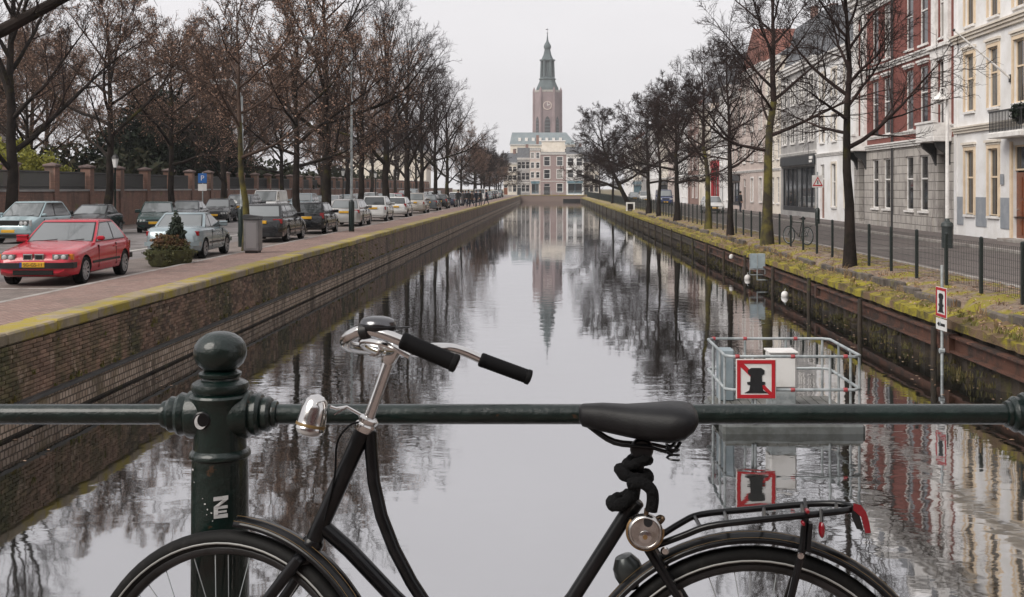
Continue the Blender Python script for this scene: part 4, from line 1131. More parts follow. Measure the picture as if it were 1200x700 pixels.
for (x, y, key, sc, lab) in ((-33, 58, 'tall2', .8, 'tall bare tree just behind the yellow green hedge'), (-30, 66, 'brown1', 1.0, 'brown leafed tree in front of the big evergreen shrub'), (-36, 80, 'brown2', 1.2, 'brown leafed tree behind the big evergreen shrub'), (-29, 88, 'brown1', 1.3, 'spreading brown leafed tree above the narrower evergreen'), (-31, 106, 'brown2', 1.3, 'brown leafed tree above the first rounded shrub'), (-48, 84, 'tall1', .85, 'tall bare tree before the mauve grey building'), (-28.5, 122, 'brown1', 1.3, 'brown leafed tree beside the second rounded shrub'), (-35, 134, 'tall2', 1.0, 'tall bare tree above the broad dark shrub'), (-30, 150, 'brown2', 1.3, 'brown leafed tree past the broad dark shrub'), (-29, 176, 'brown1', 1.3, 'brown leafed tree before the last dark shrub'), (-36, 192, 'tall2', 1.0, 'tall bare tree before the cream palace wing'), (-27.5, 208, 'tall1', .9, 'tall bare tree at the end of the garden wall'), (-40, 70, 'brown2', 1.15, 'brown leafed tree deep behind the yellow green hedge'), (-42, 96, 'brown1', 1.4, 'wide brown leafed tree deep behind the evergreens'), (-36, 118, 'brown1', 1.4, 'wide brown leafed tree deep behind the rounded shrubs'), (-27.5, 98, 'brown2', 1.15, 'brown leafed tree close behind the wall past the evergreens')):
    tree(key, lab, x, y, ZLR, x * 1.9 + y, sc, PK)

# ------------------------------------------------------------------ evergreens
def foliage(seed, blobs, n, size, mat, name, parent, stem=None):
    r = np.random.default_rng(seed); out = []
    vols = np.array([b[3] * b[4] * b[5] for b in blobs]); cnt = (n * vols / vols.sum()).astype(int)
    for b, c in zip(blobs, cnt):
        d = r.normal(size=(c, 3)); d /= np.linalg.norm(d, axis=1, keepdims=True)
        rr = (r.random(c) ** .35) * (1 + .22 * np.sin(d[:, 0] * 7 + b[0]) * np.sin(d[:, 1] * 6) + .12 * np.sin(d[:, 2] * 11))
        P = np.array(b[:3]) + d * rr[:, None] * np.array(b[3:6])
        u = r.normal(size=(c, 3)); u /= np.linalg.norm(u, axis=1, keepdims=True)
        v = np.cross(u, r.normal(size=(c, 3))); v /= np.linalg.norm(v, axis=1, keepdims=True)
        s_ = size * (.6 + .8 * r.random(c))[:, None]
        out.append(np.stack([P - u * s_, P + v * s_ * .55, P + u * s_, P - v * s_ * .55], 1).reshape(-1, 3))
    V = np.concatenate(out); Q = np.arange(len(V)).reshape(-1, 4)
    me = bpy.data.meshes.new(name)
    me.vertices.add(len(V)); me.vertices.foreach_set('co', V.astype(np.float32).ravel())
    me.loops.add(Q.size); me.loops.foreach_set('vertex_index', Q.astype(np.int32).ravel())
    me.polygons.add(len(Q)); me.polygons.foreach_set('loop_start', np.arange(0, Q.size, 4, dtype=np.int32))
    me.update(calc_edges=True); me.materials.append(mat)
    return link(name, me, parent)
ever = M('evergreen_leaf', (.012, .019, .013), .8, var=(.022, .029, .018), vs=1.2, spec=.2)
hedge_m = M('hedge_leaf', (.26, .25, .03), .8, var=(.15, .16, .03), vs=1.5)
conif = M('conifer_needle', (.03, .045, .032), .8, var=(.05, .065, .04), vs=3)
heath = M('heather_sprig', (.20, .10, .055), .9, var=(.11, .10, .035), vs=5)
def evergreen(label, x, y, blobs, n, hstem, seed, mat=ever, size=.16, name='evergreen_tree'):
    t = thing(name, label, 'tree', (x, y, ZLR))
    foliage(seed, blobs, n, size, mat, 'crown', t)
    q = MB()
    for k in range(4):
        a = k * 1.7 + seed; q.tube([(math.cos(a) * .15, math.sin(a) * .15, -.1), (math.cos(a) * .5, math.sin(a) * .5, hstem * .5), (math.cos(a) * 1.1, math.sin(a) * 1.1, hstem)], [.16, .12, .05], 6)
    q.build('trunk', bark, t)
    return t
evergreen('big dark evergreen shrub inside the walled garden', -30.5, 88, [(0, 0, 5.4, 3.6, 3.2, 3.0), (-2.8, 1, 4.4, 2.8, 2.6, 2.6), (2.6, -.5, 4.6, 2.6, 2.4, 3.0), (.4, 0, 8.0, 2.4, 2.2, 2.0), (0, 0, 2.4, 3.6, 2.8, 2.2)], 24000, 6.5, 2)
evergreen('narrower dark evergreen shrub beside the big one in the garden', -28.6, 97, [(0, 0, 4.8, 2.4, 2.6, 3.0), (1.6, 0, 3.2, 2, 2, 2.4), (-1.5, 0, 2.6, 2, 2, 2.2), (0, 0, 7.4, 1.5, 1.4, 1.7)], 13000, 5.5, 3)
evergreen('dark evergreen tree deep in the walled garden', -37, 110, [(0, 0, 5, 3.6, 3.2, 3.2), (1, 0, 2.6, 3.2, 3, 2.2), (-2, 0, 6.5, 2.2, 2, 2)], 9000, 6, 4)
for k, (x, y, lab) in enumerate(((-30, 70, 'dark shrub just behind the garden wall past the yellow green hedge'), (-29, 78, 'dark shrub between the hedge and the big evergreen'), (-28.5, 104, 'dark rounded shrub behind the garden wall near the white van'), (-29, 110, 'dark rounded shrub behind the garden wall past the white van'), (-28, 116, 'dark shrub behind the garden wall beside a brown leafed tree'), (-29, 130, 'broad dark shrub in the middle of the walled garden'), (-28, 147, 'dark shrub behind the garden wall beyond the broad one'), (-29, 166, 'dark shrub behind the garden wall before the palace wing'), (-28, 188, 'last dark shrub behind the garden wall'))):
    evergreen(lab, x, y, [(0, 0, 1.8, 3.4, 4.2, 2.2), (.6, 3.5, 1.9, 2.6, 3.6, 2.0), (-.5, -3, 1.5, 2.6, 3.2, 2.1), (0, 1, 3.6, 2, 2.4, 1.5)], 4200, 3, 30 + k, M('shrub_leaf', (.025, .032, .018), .8, spec=.2, var=(.045, .042, .024), vs=.8) if k == 0 else MATS['shrub_leaf'], .24, 'garden_shrub')
hg = thing('hedge', 'yellow green clipped hedge rising behind the garden wall', 'hedge', (-27, 60, ZLR))
foliage(9, [(0, -2.4, 2.2, 1.2, 2.8, 2.4), (-.2, 1.2, 2.0, 1.1, 2.6, 2.2), (0, 3.4, 1.7, 1, 1.6, 1.8)], 14000, .09, hedge_m, 'leaves', hg)
q = MB()
for k in range(9): q.tube([(0, -4 + k * 1.0, -.1), (.1, -4 + k * .95, 1.6)], [.06, .03], 5)
q.build('stems', bark, hg)
q = MB(); q.box(-140, 60, -.3, -70, 130, 0); 
bz = thing('villa', 'pale mauve grey building behind the garden trees', 'building', (-84.5, 118, ZLR))
simple_house('pale mauve grey building behind the garden trees', 0, 25, 13, H['grey'], 9, 3, 1.2, root=bz, rh=3.5)
bz2 = thing('palace_wing', 'long cream palace wing behind the garden trees towards the canal end', 'building', (-42, 232, ZLR))
simple_house('long cream palace wing behind the garden trees towards the canal end', 0, 17, 9.5, H['cream'], 7, 2, 1.2, root=bz2, rh=2.4)

# planter by the kerb: conifer and heather
pt = thing('planter', 'round mossy planter with small dark conifer and russet heather', 'planter', (-10.3, 31.2, ZLR), 0, None, .93)
q = MB(); q.lathe([(.50, 0), (.60, .1), (.66, .42), (.68, .50), (.6, .5), (.58, .42), (0, .42)], 20); q.build('tub', M('planter_soil_tub', (.05, .05, .02), .9, var=(.08, .085, .025), vs=6, bump=1, bs=20), pt)
foliage(21, [(0, 0, .36, .68, .68, .30)], 5200, .038, M('box_leaf', (.05, .06, .018), .8, var=(.10, .09, .03), vs=7), 'low_shrub', pt)
foliage(22, [(-.05, -.1, .74, .42, .40, .24), (.3, 0, .66, .24, .3, .16)], 2600, .035, heath, 'heather', pt)
foliage(23, [(.14, .12, .95, .26, .26, .28), (.14, .12, 1.2, .17, .17, .26), (.14, .12, 1.46, .07, .07, .18)], 3000, .04, conif, 'conifer', pt)
# ------------------------------------------------------------------ cars
car_glass = M('car_glass', (.035, .04, .042), .06, spec=.9, coat=.4)
car_glass_pale = M('windscreen_glass', (.16, .175, .18), .05, spec=1.0, coat=.6)  # paler than the side glass: sky reflection put into the base colour
rim_m = M('alloy', (.42, .42, .43), .35, .6)
lamp_clear = M('headlamp', (.55, .56, .56), .12, .2, coat=.8)
lamp_dark = M('headlamp_housing', (.16, .165, .165), .1, .2, coat=.8)
lamp_red = M('tail_lamp', (.26, .008, .012), .15, coat=.6)
lamp_amber = M('indicator', (.55, .16, .01), .2, coat=.5)
plate_y = M('number_plate', (.62, .34, .02), .5)
plate_blue = M('plate_blue', (.02, .05, .25), .5)
plate_ink = M('plate_ink', (.05, .03, .01), .6)
arch_m = M('wheel_arch', (.008, .008, .008), .9)
CAR = {}
for nm, c, mt in (('red', (.50, .010, .03), 0), ('silver', (.33, .40, .43), .35), ('black', (.010, .011, .013), 0), ('iceblue', (.36, .47, .50), .25), ('green', (.018, .055, .05), .2), ('white', (.62, .62, .61), 0), ('pewter', (.40, .39, .38), .35), ('grey', (.11, .12, .13), .3), ('navy', (.02, .026, .05), .1), ('beige', (.44, .41, .37), .3), ('blue', (.02, .035, .11), .1)):
    CAR[nm] = M('car_paint_' + nm, c, .25, mt, coat=.6, var=tuple(x * .82 for x in c), vs=1.5, spec=.5)

def interp(pts, x):
    for (a, b), (c, d) in zip(pts, pts[1:]):
        if x <= c: return b + (d - b) * ((x - a) / (c - a) if c > a else 0)
    return pts[-1][1]

def make_car(P):
    """local frame: nose towards -y, z up, origin under the middle of the car. Returns the list of (name, mesh, loc, parent index)"""
    L, W, Ht, zb = P['L'], P['W'] / 2, P['H'], P['belt']
    fo, wb, wr = P['fo'], P['wb'], P['wr']
    top = P['top']; a1, a2, a3, a4 = P['glass']; zc, zr = P['cowl'], P['deck']
    def hw(a):
        e = min(a, L - a); return W * (1 - .16 * max(0, 1 - e / .55) ** 2.2)
    st = sorted({0, .03, .10, .22, .4, .7, a1 * .7, a1, (a1 + a4) / 2, a4, L - .7, L - .4, L - .22, L - .10, L - .03, L})
    ring = []
    for a in st:
        e = min(a, L - a); k = max(0, 1 - e / .22) ** 2
        zt = interp(top, a); bo = .20 + .10 * k; w_ = hw(a) * (1 - .05 * k)
        zt2 = zt - .10 * k
        c = [(0, bo), (w_ * .78, bo), (w_ * .95, bo + .05), (w_ * .995, bo + .16), (w_, (bo + zt2) * .5), (w_ * .985, zt2 - .14), (w_ * .955, zt2 - .06), (w_ * .88, zt2 - .012), (w_ * .6, zt2 + .012), (0, zt2 + .022)]
        c = c + [(-x, z) for x, z in c[-2:0:-1]]
        ring.append([(x, a - L / 2, z) for x, z in c])
    n = len(ring[0]); vs = [p for r_ in ring for p in r_]; fs = []
    for i in range(len(ring) - 1):
        for k in range(n): fs.append((i * n + k, i * n + (k + 1) % n, (i + 1) * n + (k + 1) % n, (i + 1) * n + k))
    fs += [tuple(range(n))[::-1], tuple((len(ring) - 1) * n + k for k in range(n))]
    mb = MB(); mb.add(vs, fs)
    bodym = mb.mesh('body', [black_plastic, arch_m], 0)
    tmp = link('tmp', bodym)
    cut = MB()
    for a in (fo, fo + wb):
        for s_ in (-1, 1): cut.tube([(s_ * (W - .24), a - L / 2, wr), (s_ * (W + .2), a - L / 2, wr)], wr + .045, 24)
    tc = link('tmpc', cut.mesh('cut', [black_plastic, arch_m], 0))
    tc.data.polygons.foreach_set('material_index', [1] * len(tc.data.polygons))
    m = tmp.modifiers.new('b', 'BOOLEAN'); m.object = tc; m.operation = 'DIFFERENCE'; m.solver = 'EXACT'
    dg = bpy.context.evaluated_depsgraph_get(); dg.update()
    me = bpy.data.meshes.new_from_object(tmp.evaluated_get(dg))
    bpy.data.objects.remove(tmp); bpy.data.objects.remove(tc)
    # cabin
    wbm, wt = W * .92, W * P.get('tumble', .74); zroof = Ht - .045; bow = .10
    def xf(t): return a1 + (a2 - a1) * t ** 1.05
    def xr(t): return a4 + (a3 - a4) * t ** 1.15
    def cw(t): return wbm + (wt - wbm) * t ** 1.25
    def zz(t, f=.5): return (zb - .03) + (zroof - zb + .03) * t
    cab = MB(); rows = []
    ts = [0, .15, .35, .55, .75, .9, 1.0]
    for t in ts:
        w_ = cw(t); row = []
        for q in np.linspace(-1, 1, 9): row.append((q * w_, xf(t) + bow * q * q, zz(t)))
        for q in (.33, .66): row.append((w_, xf(t) + bow + (xr(t) - xf(t) - 2 * bow) * q, zz(t)))
        for q in np.linspace(1, -1, 9): row.append((q * w_, xr(t) - bow * q * q, zz(t)))
        for q in (.66, .33): row.append((-w_, xf(t) + bow + (xr(t) - xf(t) - 2 * bow) * q, zz(t)))
        rows.append(row)
    cxm = (xf(1) + xr(1)) / 2
    for (s1, dz) in ((.93, .03), (.6, .042), (.05, .046)): rows.append([(x * s1, cxm + (y - cxm) * s1, zroof + dz) for x, y, z in rows[6]])
    n = len(rows[0]); vs = [(x, y - L / 2, z) for r_ in rows for x, y, z in r_]; fs = []
    for i in range(len(rows) - 1):
        for k in range(n): fs.append((i * n + k, i * n + (k + 1) % n, (i + 1) * n + (k + 1) % n, (i + 1) * n + k))
    fs.append(tuple((len(rows) - 1) * n + k for k in range(n)))
    cab.add(vs, fs)
    cm = cab.mesh('cab', black_plastic, 0)
    bm = bmesh.new(); bm.from_mesh(me); bm.from_mesh(cm); bmesh.ops.recalc_face_normals(bm, faces=bm.faces[:])
    me2 = bpy.data.meshes.new('body'); bm.to_mesh(me2); bm.free(); me2.materials.append(black_plastic); me2.materials.append(arch_m)
    me2.polygons.foreach_set('use_smooth', [True] * len(me2.polygons)); me2.set_sharp_from_angle(angle=R(38))
    out = [('body', me2, None, None)]
    def grid(pt, us, vs_, mat, name):
        g = MB(); vv = [pt(u, v) for v in vs_ for u in us]; nu = len(us)
        g.add(vv, [(j * nu + i, j * nu + i + 1, (j + 1) * nu + i + 1, (j + 1) * nu + i) for j in range(len(vs_) - 1) for i in range(nu - 1)])
        out.append((name, g.mesh(name, mat, 60), None, None))
    e = .006
    T = [.10, .3, .5, .7, .92]
    T2 = [.06, .3, .5, .7, .965]
    grid(lambda q, t: (q * cw(t), xf(t) + bow * q * q - L / 2 - .003, zz(t) + .003), np.linspace(-.94, .94, 9), T2, black_plastic, 'windscreen_seal')
    grid(lambda q, t: (q * cw(t), xr(t) - bow * q * q - L / 2 + .003, zz(t) + .003), np.linspace(-.9, .9, 9), [.12, .3, .5, .7, .94], black_plastic, 'rear_window_seal')
    for s_ in (-1, 1): grid(lambda q, t: (s_ * (cw(t) + .003), (xf(t) + bow + .055) + (xr(t) - bow - P.get('cpil', .10) + .015 - xf(t) - bow - .055) * q - L / 2, zz(t)), [0, .33, .66, 1], T2, black_plastic, 'side_window_seal') if len(P['side']) > 1 else None
    for (qa, qb) in ((-.75, -.05), (.0, .7)):
        g = MB(); g.tube([(q * cw(t), xf(t) + bow * q * q - L / 2 - .02, zz(t) + .02) for q, t in ((qa, .07), ((qa + qb) / 2, .09), (qb, .15))], .009, 5); out.append(('wiper', g.mesh('wiper', black_plastic), None, None))
    grid(lambda q, t: (q * cw(t), xf(t) + bow * q * q - L / 2 - e, zz(t) + e), np.linspace(-.9, .9, 9), T, car_glass_pale, 'windscreen')
    if P.get('rear_glass', True): grid(lambda q, t: (q * cw(t), xr(t) - bow * q * q - L / 2 + e, zz(t) + e), np.linspace(-.86, .86, 9), [.16, .3, .5, .7, .9], car_glass_pale if P.get('pale_rear') else car_glass, 'rear_window')
    for s_ in (-1, 1):
        for (f0, f1) in P['side']:
            def pt(q, t, s_=s_, f0=f0, f1=f1):
                A, B = xf(t) + bow + .07, xr(t) - bow - P.get('cpil', .10); lo, hi = xf(0) + bow + .07, xr(0) - bow - .1
                a0 = max(A, lo + (hi - lo) * f0) if f0 > 0 else A
                a1_ = min(B, lo + (hi - lo) * f1) if f1 < 1 else B
                return (s_ * (cw(t) + e), a0 + (a1_ - a0) * q - L / 2, zz(t))
            grid(pt, [0, .33, .66, 1], T, car_glass, 'side_window')
    # wheels
    ty = MB(); ty.lathe([(wr * .62, -.10), (wr * .9, -.105), (wr * .985, -.085), (wr, -.05), (wr, .05), (wr * .985, .085), (wr * .9, .105), (wr * .62, .10), (wr * .60, .04), (wr * .60, -.04), (wr * .62, -.10)], 24, axis=(1, 0, 0), caps=False); tym = ty.mesh('tyre', rubber)
    ri = MB(); ri.lathe([(wr * .70, .098), (wr * .70, .108), (wr * .64, .108), (wr * .60, .05), (wr * .62, .04)], 24, axis=(1, 0, 0), caps=False)
    ri.lathe([(.02, .05), (.06, .085), (.075, .06), (.075, .0)], 12, axis=(1, 0, 0))
    ns = P.get('spokes', 7)
    for k in range(ns):
        c = 2 * math.pi * k / ns; ri.bar((.08, .05 * math.cos(c), .05 * math.sin(c)), (.092, wr * .63 * math.cos(c), wr * .63 * math.sin(c)), .05, .025, up=(1, 0, 0))
    rim_ = ri.mesh('rim', rim_m)
    br_ = MB(); br_.lathe([(wr * .6, .0), (wr * .6, .035)], 16, axis=(1, 0, 0)); brm = br_.mesh('brake_disc', arch_m)
    for a in (fo, fo + wb):
        for s_ in (-1, 1):
            out.append(('wheel', tym, (s_ * (W - .115), a - L / 2, wr), None)); i = len(out) - 1
            out.append(('rim', rim_, 0 if s_ > 0 else math.pi, i)); out.append(('brake_disc', brm, None, i))
    zn = interp(top, .1)
    # lamps, plates, bumpers, mirrors, handles
    def pad(name, mat, x0, x1, z0, z1, a, front, d=.03, c=.012, wrap=.0):
        g = MB(); y0 = (a - L / 2) * 1.0
        sgn = -1 if front else 1
        pts = [(x0, z0), (x1, z0), (x1, z1), (x0, z1)]
        vs_ = []
        for dd_, ins in ((-.05, 0), (d * .6, 0), (d, c)):
            for x, z in ((x0 + ins, z0 + ins), (x1 - ins, z0 + ins), (x1 - ins, z1 - ins), (x0 + ins, z1 - ins)):
                t = abs(x) / W; vs_.append((x, y0 + sgn * dd_ - sgn * wrap * max(0, t - .45) ** 2, z))
        fs_ = [(0, 1, 2, 3), (8, 9, 10, 11)] + [(r0 + i, r0 + (i + 1) % 4, r0 + 4 + (i + 1) % 4, r0 + 4 + i) for r0 in (0, 4) for i in range(4)]
        g.add(vs_, fs_); out.append((name, g.mesh(name, mat, 30), None, None))
    hz = P.get('head', (zn - .20, zn - .07)); tz = P.get('tail', (zr - .30, zr - .10))
    for s_ in (-1, 1):
        lo, hi = sorted((s_ * W * .46, s_ * W * .83)); pad('headlight', lamp_dark, lo, hi, hz[0], hz[1], .05, True, .035, wrap=.35)
        hi_i = len(out) - 1; g = MB(); zc_ = (hz[0] + hz[1]) / 2; rl = min((hz[1] - hz[0]) * .42, W * .085)
        for fx in (.56, .73):
            g.lathe([(rl, 0), (rl * .9, .012), (rl * .4, .02), (0, .021)], 14, (s_ * W * fx, .05 - L / 2 - .034 + .35 * max(0, fx - .45) ** 2, zc_), (0, -1, 0))
        out.append(('lamp_reflector', g.mesh('lamp_reflector', lamp_clear), None, hi_i))
        lo, hi = sorted((s_ * W * .835, s_ * W * .93)); pad('indicator', lamp_amber if P.get('amber') else lamp_clear, lo, hi, hz[0], hz[1], .12, True, .03, wrap=.2)
        lo, hi = sorted((s_ * W * P.get('tl0', .58), s_ * W * .93)); pad('tail_light', lamp_red, lo, hi, tz[0], tz[1], L - .09, False, .05, wrap=.25)
        g = MB(); g.cbox(s_ * (W * .93), xf(.12) + bow + .02 - L / 2, zb + .03, s_ * (W * .93 + .17), xf(.12) + bow + .12 - L / 2, zb + .13, .03); out.append(('wing_mirror', g.mesh('wing_mirror', black_plastic), None, None))
        for f in P['handles']:
            g = MB(); g.cbox(s_ * (W * .97), a1 + (a4 - a1) * f - L / 2, zb - .16, s_ * (W + .015), a1 + (a4 - a1) * f + .18 - L / 2, zb - .125, .008); out.append(('door_handle', g.mesh('door_handle', black_plastic), None, None))
        g = MB(); g.box(s_ * (W * .98), fo + wr + .1 - L / 2, .44, s_ * (W + .008), fo + wb - wr - .1 - L / 2, .49); out.append(('side_moulding', g.mesh('side_moulding', black_plastic), None, None))
        for f in P['seams']:
            g = MB(); a = a1 + (a4 - a1) * f; g.box(s_ * (W * .97), a - L / 2, .32, s_ * (W + .003), a + .012 - L / 2, zb - .07); out.append(('door_seam', g.mesh('door_seam', arch_m), None, None))
    for front in (True, False):
        g = MB(); rows_ = []
        for x in np.linspace(-.97, .97, 13):
            d_ = .05 - .10 * max(0, abs(x) - .5) ** 2 / .22
            rows_.append((x * W, d_))
        lo_, hi_ = (.25, .40) if P.get('lowbump') else (.40, .52)
        for (z0_, z1_) in ((lo_, hi_),):
            vs_ = []
            for x, d_ in rows_:
                yy = (0 + -d_ if front else L + d_) - L / 2; yi = yy + (.25 if front else -.25)
                vs_ += [(x, yy, z0_), (x, yy, z1_), (x, yi, z1_), (x, yi, z0_)]
            fs_ = [(i * 4 + k, i * 4 + (k + 1) % 4, i * 4 + 4 + (k + 1) % 4, i * 4 + 4 + k) for i in range(12) for k in range(4)] + [(0, 1, 2, 3), (48, 49, 50, 51)]
            g.add(vs_, fs_)
        out.append(('bumper', g.mesh('bumper', black_plastic), None, None))
        pz = .42 if front else P.get('rplate', .62)
        pad('number_plate', plate_y, -.26, .26, pz, pz + .115, -.03 if front else L + (.02 if pz > .55 else .035), front, .03)
    if P.get('kidney'):
        for s_ in (-1, 1): lo, hi = sorted((s_ * .02, s_ * .22)); pad('grille', chrome, lo, hi, hz[0], hz[1] + .01, .035, True, .03); pad('grille_mesh', arch_m, lo + .018, hi - .018, hz[0] + .018, hz[1] - .01, .03, True, .032)
    else: pad('grille', arch_m, -W * .42, W * .42, hz[0] + .02, hz[1] - .01, .045, True, .03)
    pad('lower_grille', arch_m, -W * .5, W * .5, .26, .36, .015, True, .03)
    return out

def top_line(L, nose, cowl_a, cowl, deck_a, deck, tail):
    return [(0, nose - .10), (.12, nose - .015), (.35, nose + .035), (cowl_a, cowl), (deck_a, deck), (L - .12, tail), (L, tail - .06)]
SPEC = {
    'hatch3': dict(L=4.21, W=1.70, H=1.39, belt=.90, fo=.80, wb=2.70, wr=.305, glass=(1.42, 2.12, 3.30, 3.98), cowl=.90, deck=.93, top=top_line(4.21, .74, 1.45, .915, 3.85, .94, .93), side=((0, .55), (.58, 1)), handles=(.48,), seams=(.08, .55), kidney=True, amber=True, spokes=10, head=(.575, .70), cpil=.16, rplate=.72),
    'coupe': dict(L=3.85, W=1.67, H=1.38, belt=.92, fo=.72, wb=2.44, wr=.30, glass=(1.02, 1.92, 2.62, 3.18), cowl=.93, deck=.95, top=top_line(3.85, .70, 1.05, .93, 3.15, .97, .93), side=((0, .66), (.7, 1)), handles=(.56,), seams=(.1, .66), spokes=7, tail=(.70, .84), rplate=.58, pale_rear=True),
    'hatch': dict(L=3.9, W=1.68, H=1.46, belt=.93, fo=.78, wb=2.48, wr=.30, glass=(1.0, 1.75, 3.25, 3.78), cowl=.94, deck=.95, top=top_line(3.9, .74, 1.02, .94, 3.7, .96, .95), side=((0, .44), (.47, .84), (.87, 1)), handles=(.38, .78), seams=(.1, .46, .84), tail=(.72, .98), tl0=.72, rplate=.70),
    'estate': dict(L=4.55, W=1.79, H=1.50, belt=.96, fo=.88, wb=2.70, wr=.325, glass=(1.15, 1.95, 4.0, 4.46), cowl=.97, deck=.98, top=top_line(4.55, .76, 1.18, .97, 4.4, .98, .97), side=((0, .36), (.38, .70), (.73, 1)), handles=(.32, .64), seams=(.08, .38, .7), tail=(.74, .92), tl0=.55, rplate=.74, pale_rear=True, lowbump=True),
    'sedan': dict(L=4.4, W=1.72, H=1.41, belt=.92, fo=.85, wb=2.62, wr=.305, glass=(1.2, 1.95, 3.05, 3.75), cowl=.93, deck=.96, top=top_line(4.4, .74, 1.22, .93, 3.72, .98, .95), side=((0, .47), (.5, 1)), handles=(.40, .80), seams=(.1, .48, .88), rplate=.62),
    'mpv': dict(L=3.8, W=1.70, H=1.60, belt=1.0, fo=.76, wb=2.48, wr=.30, glass=(.78, 1.62, 3.2, 3.68), cowl=1.02, deck=1.03, top=top_line(3.8, .84, .8, 1.02, 3.6, 1.04, 1.02), side=((0, .46), (.49, .97)), handles=(.42, .84), seams=(.12, .48, .9), head=(.66, .90), tl0=.72, rplate=.78),
    'suv': dict(L=4.4, W=1.82, H=1.70, belt=1.06, fo=.85, wb=2.62, wr=.35, glass=(1.15, 1.8, 3.85, 4.28), cowl=1.06, deck=1.07, top=top_line(4.4, .90, 1.18, 1.06, 4.22, 1.07, 1.05), side=((0, .38), (.41, .72), (.75, 1)), handles=(.34, .68), seams=(.08, .4, .72), tl0=.7, rplate=.85, tumble=.78, pale_rear=True),
    'van': dict(L=4.7, W=1.86, H=1.95, belt=1.12, fo=.88, wb=2.9, wr=.33, glass=(.7, 1.35, 4.45, 4.64), cowl=1.12, deck=1.13, top=top_line(4.7, .92, .72, 1.12, 4.6, 1.13, 1.12), side=((0, .28),), handles=(.2,), seams=(.05, .27), tl0=.78, rplate=.8, tumble=.86, head=(.74, .92)),
}
CARS = {k: make_car(v) for k, v in SPEC.items()}
PAINTED = {'body', 'wing_mirror', 'door_handle'}
def car(kind, paint, label, x, y, rz=0, group=None, z=None, mirrors=None, name='parked_car', bumper_paint=False):
    t = thing(name, label, 'van' if kind == 'van' else 'car', (x, y, ZLR + .008 if z is None else z), rz, group)
    objs = []
    for (nm, me, loc, par) in CARS[kind]:
        o = link(nm, me, t if par is None else objs[par])
        if par is None and loc is not None: o.location = loc
        if par is not None and loc: o.rotation_euler = (0, 0, loc)
        if nm in PAINTED or (nm == 'bumper' and bumper_paint):
            o.material_slots[0].link = 'OBJECT'; o.material_slots[0].material = CAR[paint]
        objs.append(o)
    return t
PCK = 'cars parked along the quay kerb'
AW = math.pi                                # nose away from the bridge
c = car('hatch3', 'red', 'red three door hatchback with kidney grille and amber indicators parked facing the bridge', -11.18, 26.75, R(3), PCK, bumper_paint=False)
tm = text_mesh('SG-GS-11', .10, plate_ink)
o = link('plate_lettering', tm, c, (.02, -2.105 - .065, .478)); o.rotation_euler = (R(90), 0, 0)
q = MB(); q.box(-.258, -2.17, .423, -.215, -2.163, .533); q.build('plate_band', plate_blue, c, 0)
car('coupe', 'silver', 'silver two door coupe with red tail lights parked beyond the planter', -11.25, 36.0, AW + R(1), PCK, bumper_paint=True)
car('estate', 'black', 'black estate car with wide red tail lights behind the litter bin', -11.18, 46.6, AW, PCK, bumper_paint=True)
car('hatch', 'black', 'small black hatchback parked ahead of the black estate', -11.1, 54.3, AW, PCK, bumper_paint=True)
car('estate', 'pewter', 'silver grey estate car beside the dark post', -11.25, 65.0, AW, PCK, bumper_paint=True)
car('mpv', 'white', 'white hatchback with tall rear window ahead of the silver estate', -11.15, 74.3, AW, PCK, bumper_paint=True)
car('hatch', 'white', 'white hatchback parked beneath the tall vase shaped tree', -11.15, 84.8, AW, PCK, bumper_paint=True)
car('suv', 'beige', 'pale beige tall car parked past the white hatchbacks', -11.2, 96.6, AW, PCK, bumper_paint=True)
y = 107.5
prevl = 'pale beige tall car'
far = ['grey', 'black', 'navy', 'white', 'silver', 'grey', 'black', 'pewter', 'white', 'navy', 'silver', 'grey', 'black', 'white', 'iceblue', 'black']
kinds = ['estate', 'hatch', 'sedan', 'mpv', 'hatch', 'suv', 'sedan', 'hatch', 'van', 'sedan']
KN = {'suv': 'tall car', 'mpv': 'small tall hatchback', 'sedan': 'saloon', 'estate': 'estate car', 'hatch': 'hatchback', 'van': 'van'}
CN = {'pewter': 'pale silver', 'iceblue': 'light blue'}
for k, p in enumerate(far):
    nm = '%s %s' % (CN.get(p, p), KN[kinds[k % 10]])
    car(kinds[k % 10], p, 'distant %s parked in the quay row next after the %s' % (nm, prevl), -11.2, y, AW, PCK, bumper_paint=True)
    prevl = nm; y += 9.2 if k % 3 else 10.4
GK = 'cars parked along the garden wall'
gl = [('mpv', 'iceblue', 'tall light blue hatchback by the garden wall', -20.4, 45.4, R(-2)),
      ('coupe', 'black', 'low black coupe with pale windscreen parked between light blue and green cars', -20.9, 52.8, R(4)),
      ('hatch', 'green', 'dark green hatchback with yellow number plate facing the bridge', -19.0, 55.8, R(14)),
      ('sedan', 'grey', 'grey saloon parked beyond the dark green hatchback', -20.3, 64.5, R(6)),
      ('hatch', 'black', 'black hatchback next to the grey saloon by the garden wall', -20.4, 71.0, R(6)),
      ('suv', 'grey', 'dark grey van like car with its tail towards the bridge', -19.9, 75.5, AW),
      ('van', 'white', 'white van by the garden wall behind the black estate', -20.6, 84.5, 0),
      ('suv', 'silver', 'silver tall car beside the white van', -19.6, 91.5, 0)]
for (k, p, lab, x, y, rz) in gl: car(k, p, lab, x, y, rz, GK, bumper_paint=p not in ('green',))
y = 99.0; prevl = 'silver tall car'
for k, p in enumerate(['green', 'white', 'silver', 'pewter', 'white', 'iceblue', 'white', 'red', 'white', 'silver', 'grey', 'white', 'black', 'white', 'pewter']):
    kd = kinds[(k * 3 + 1) % 10]; nm = '%s %s' % (CN.get(p, p), KN[kd])
    car(kd, p, 'distant %s by the garden wall next after the %s' % (nm, prevl), -20.2, y, 0, GK, bumper_paint=True); y += 7.6; prevl = nm
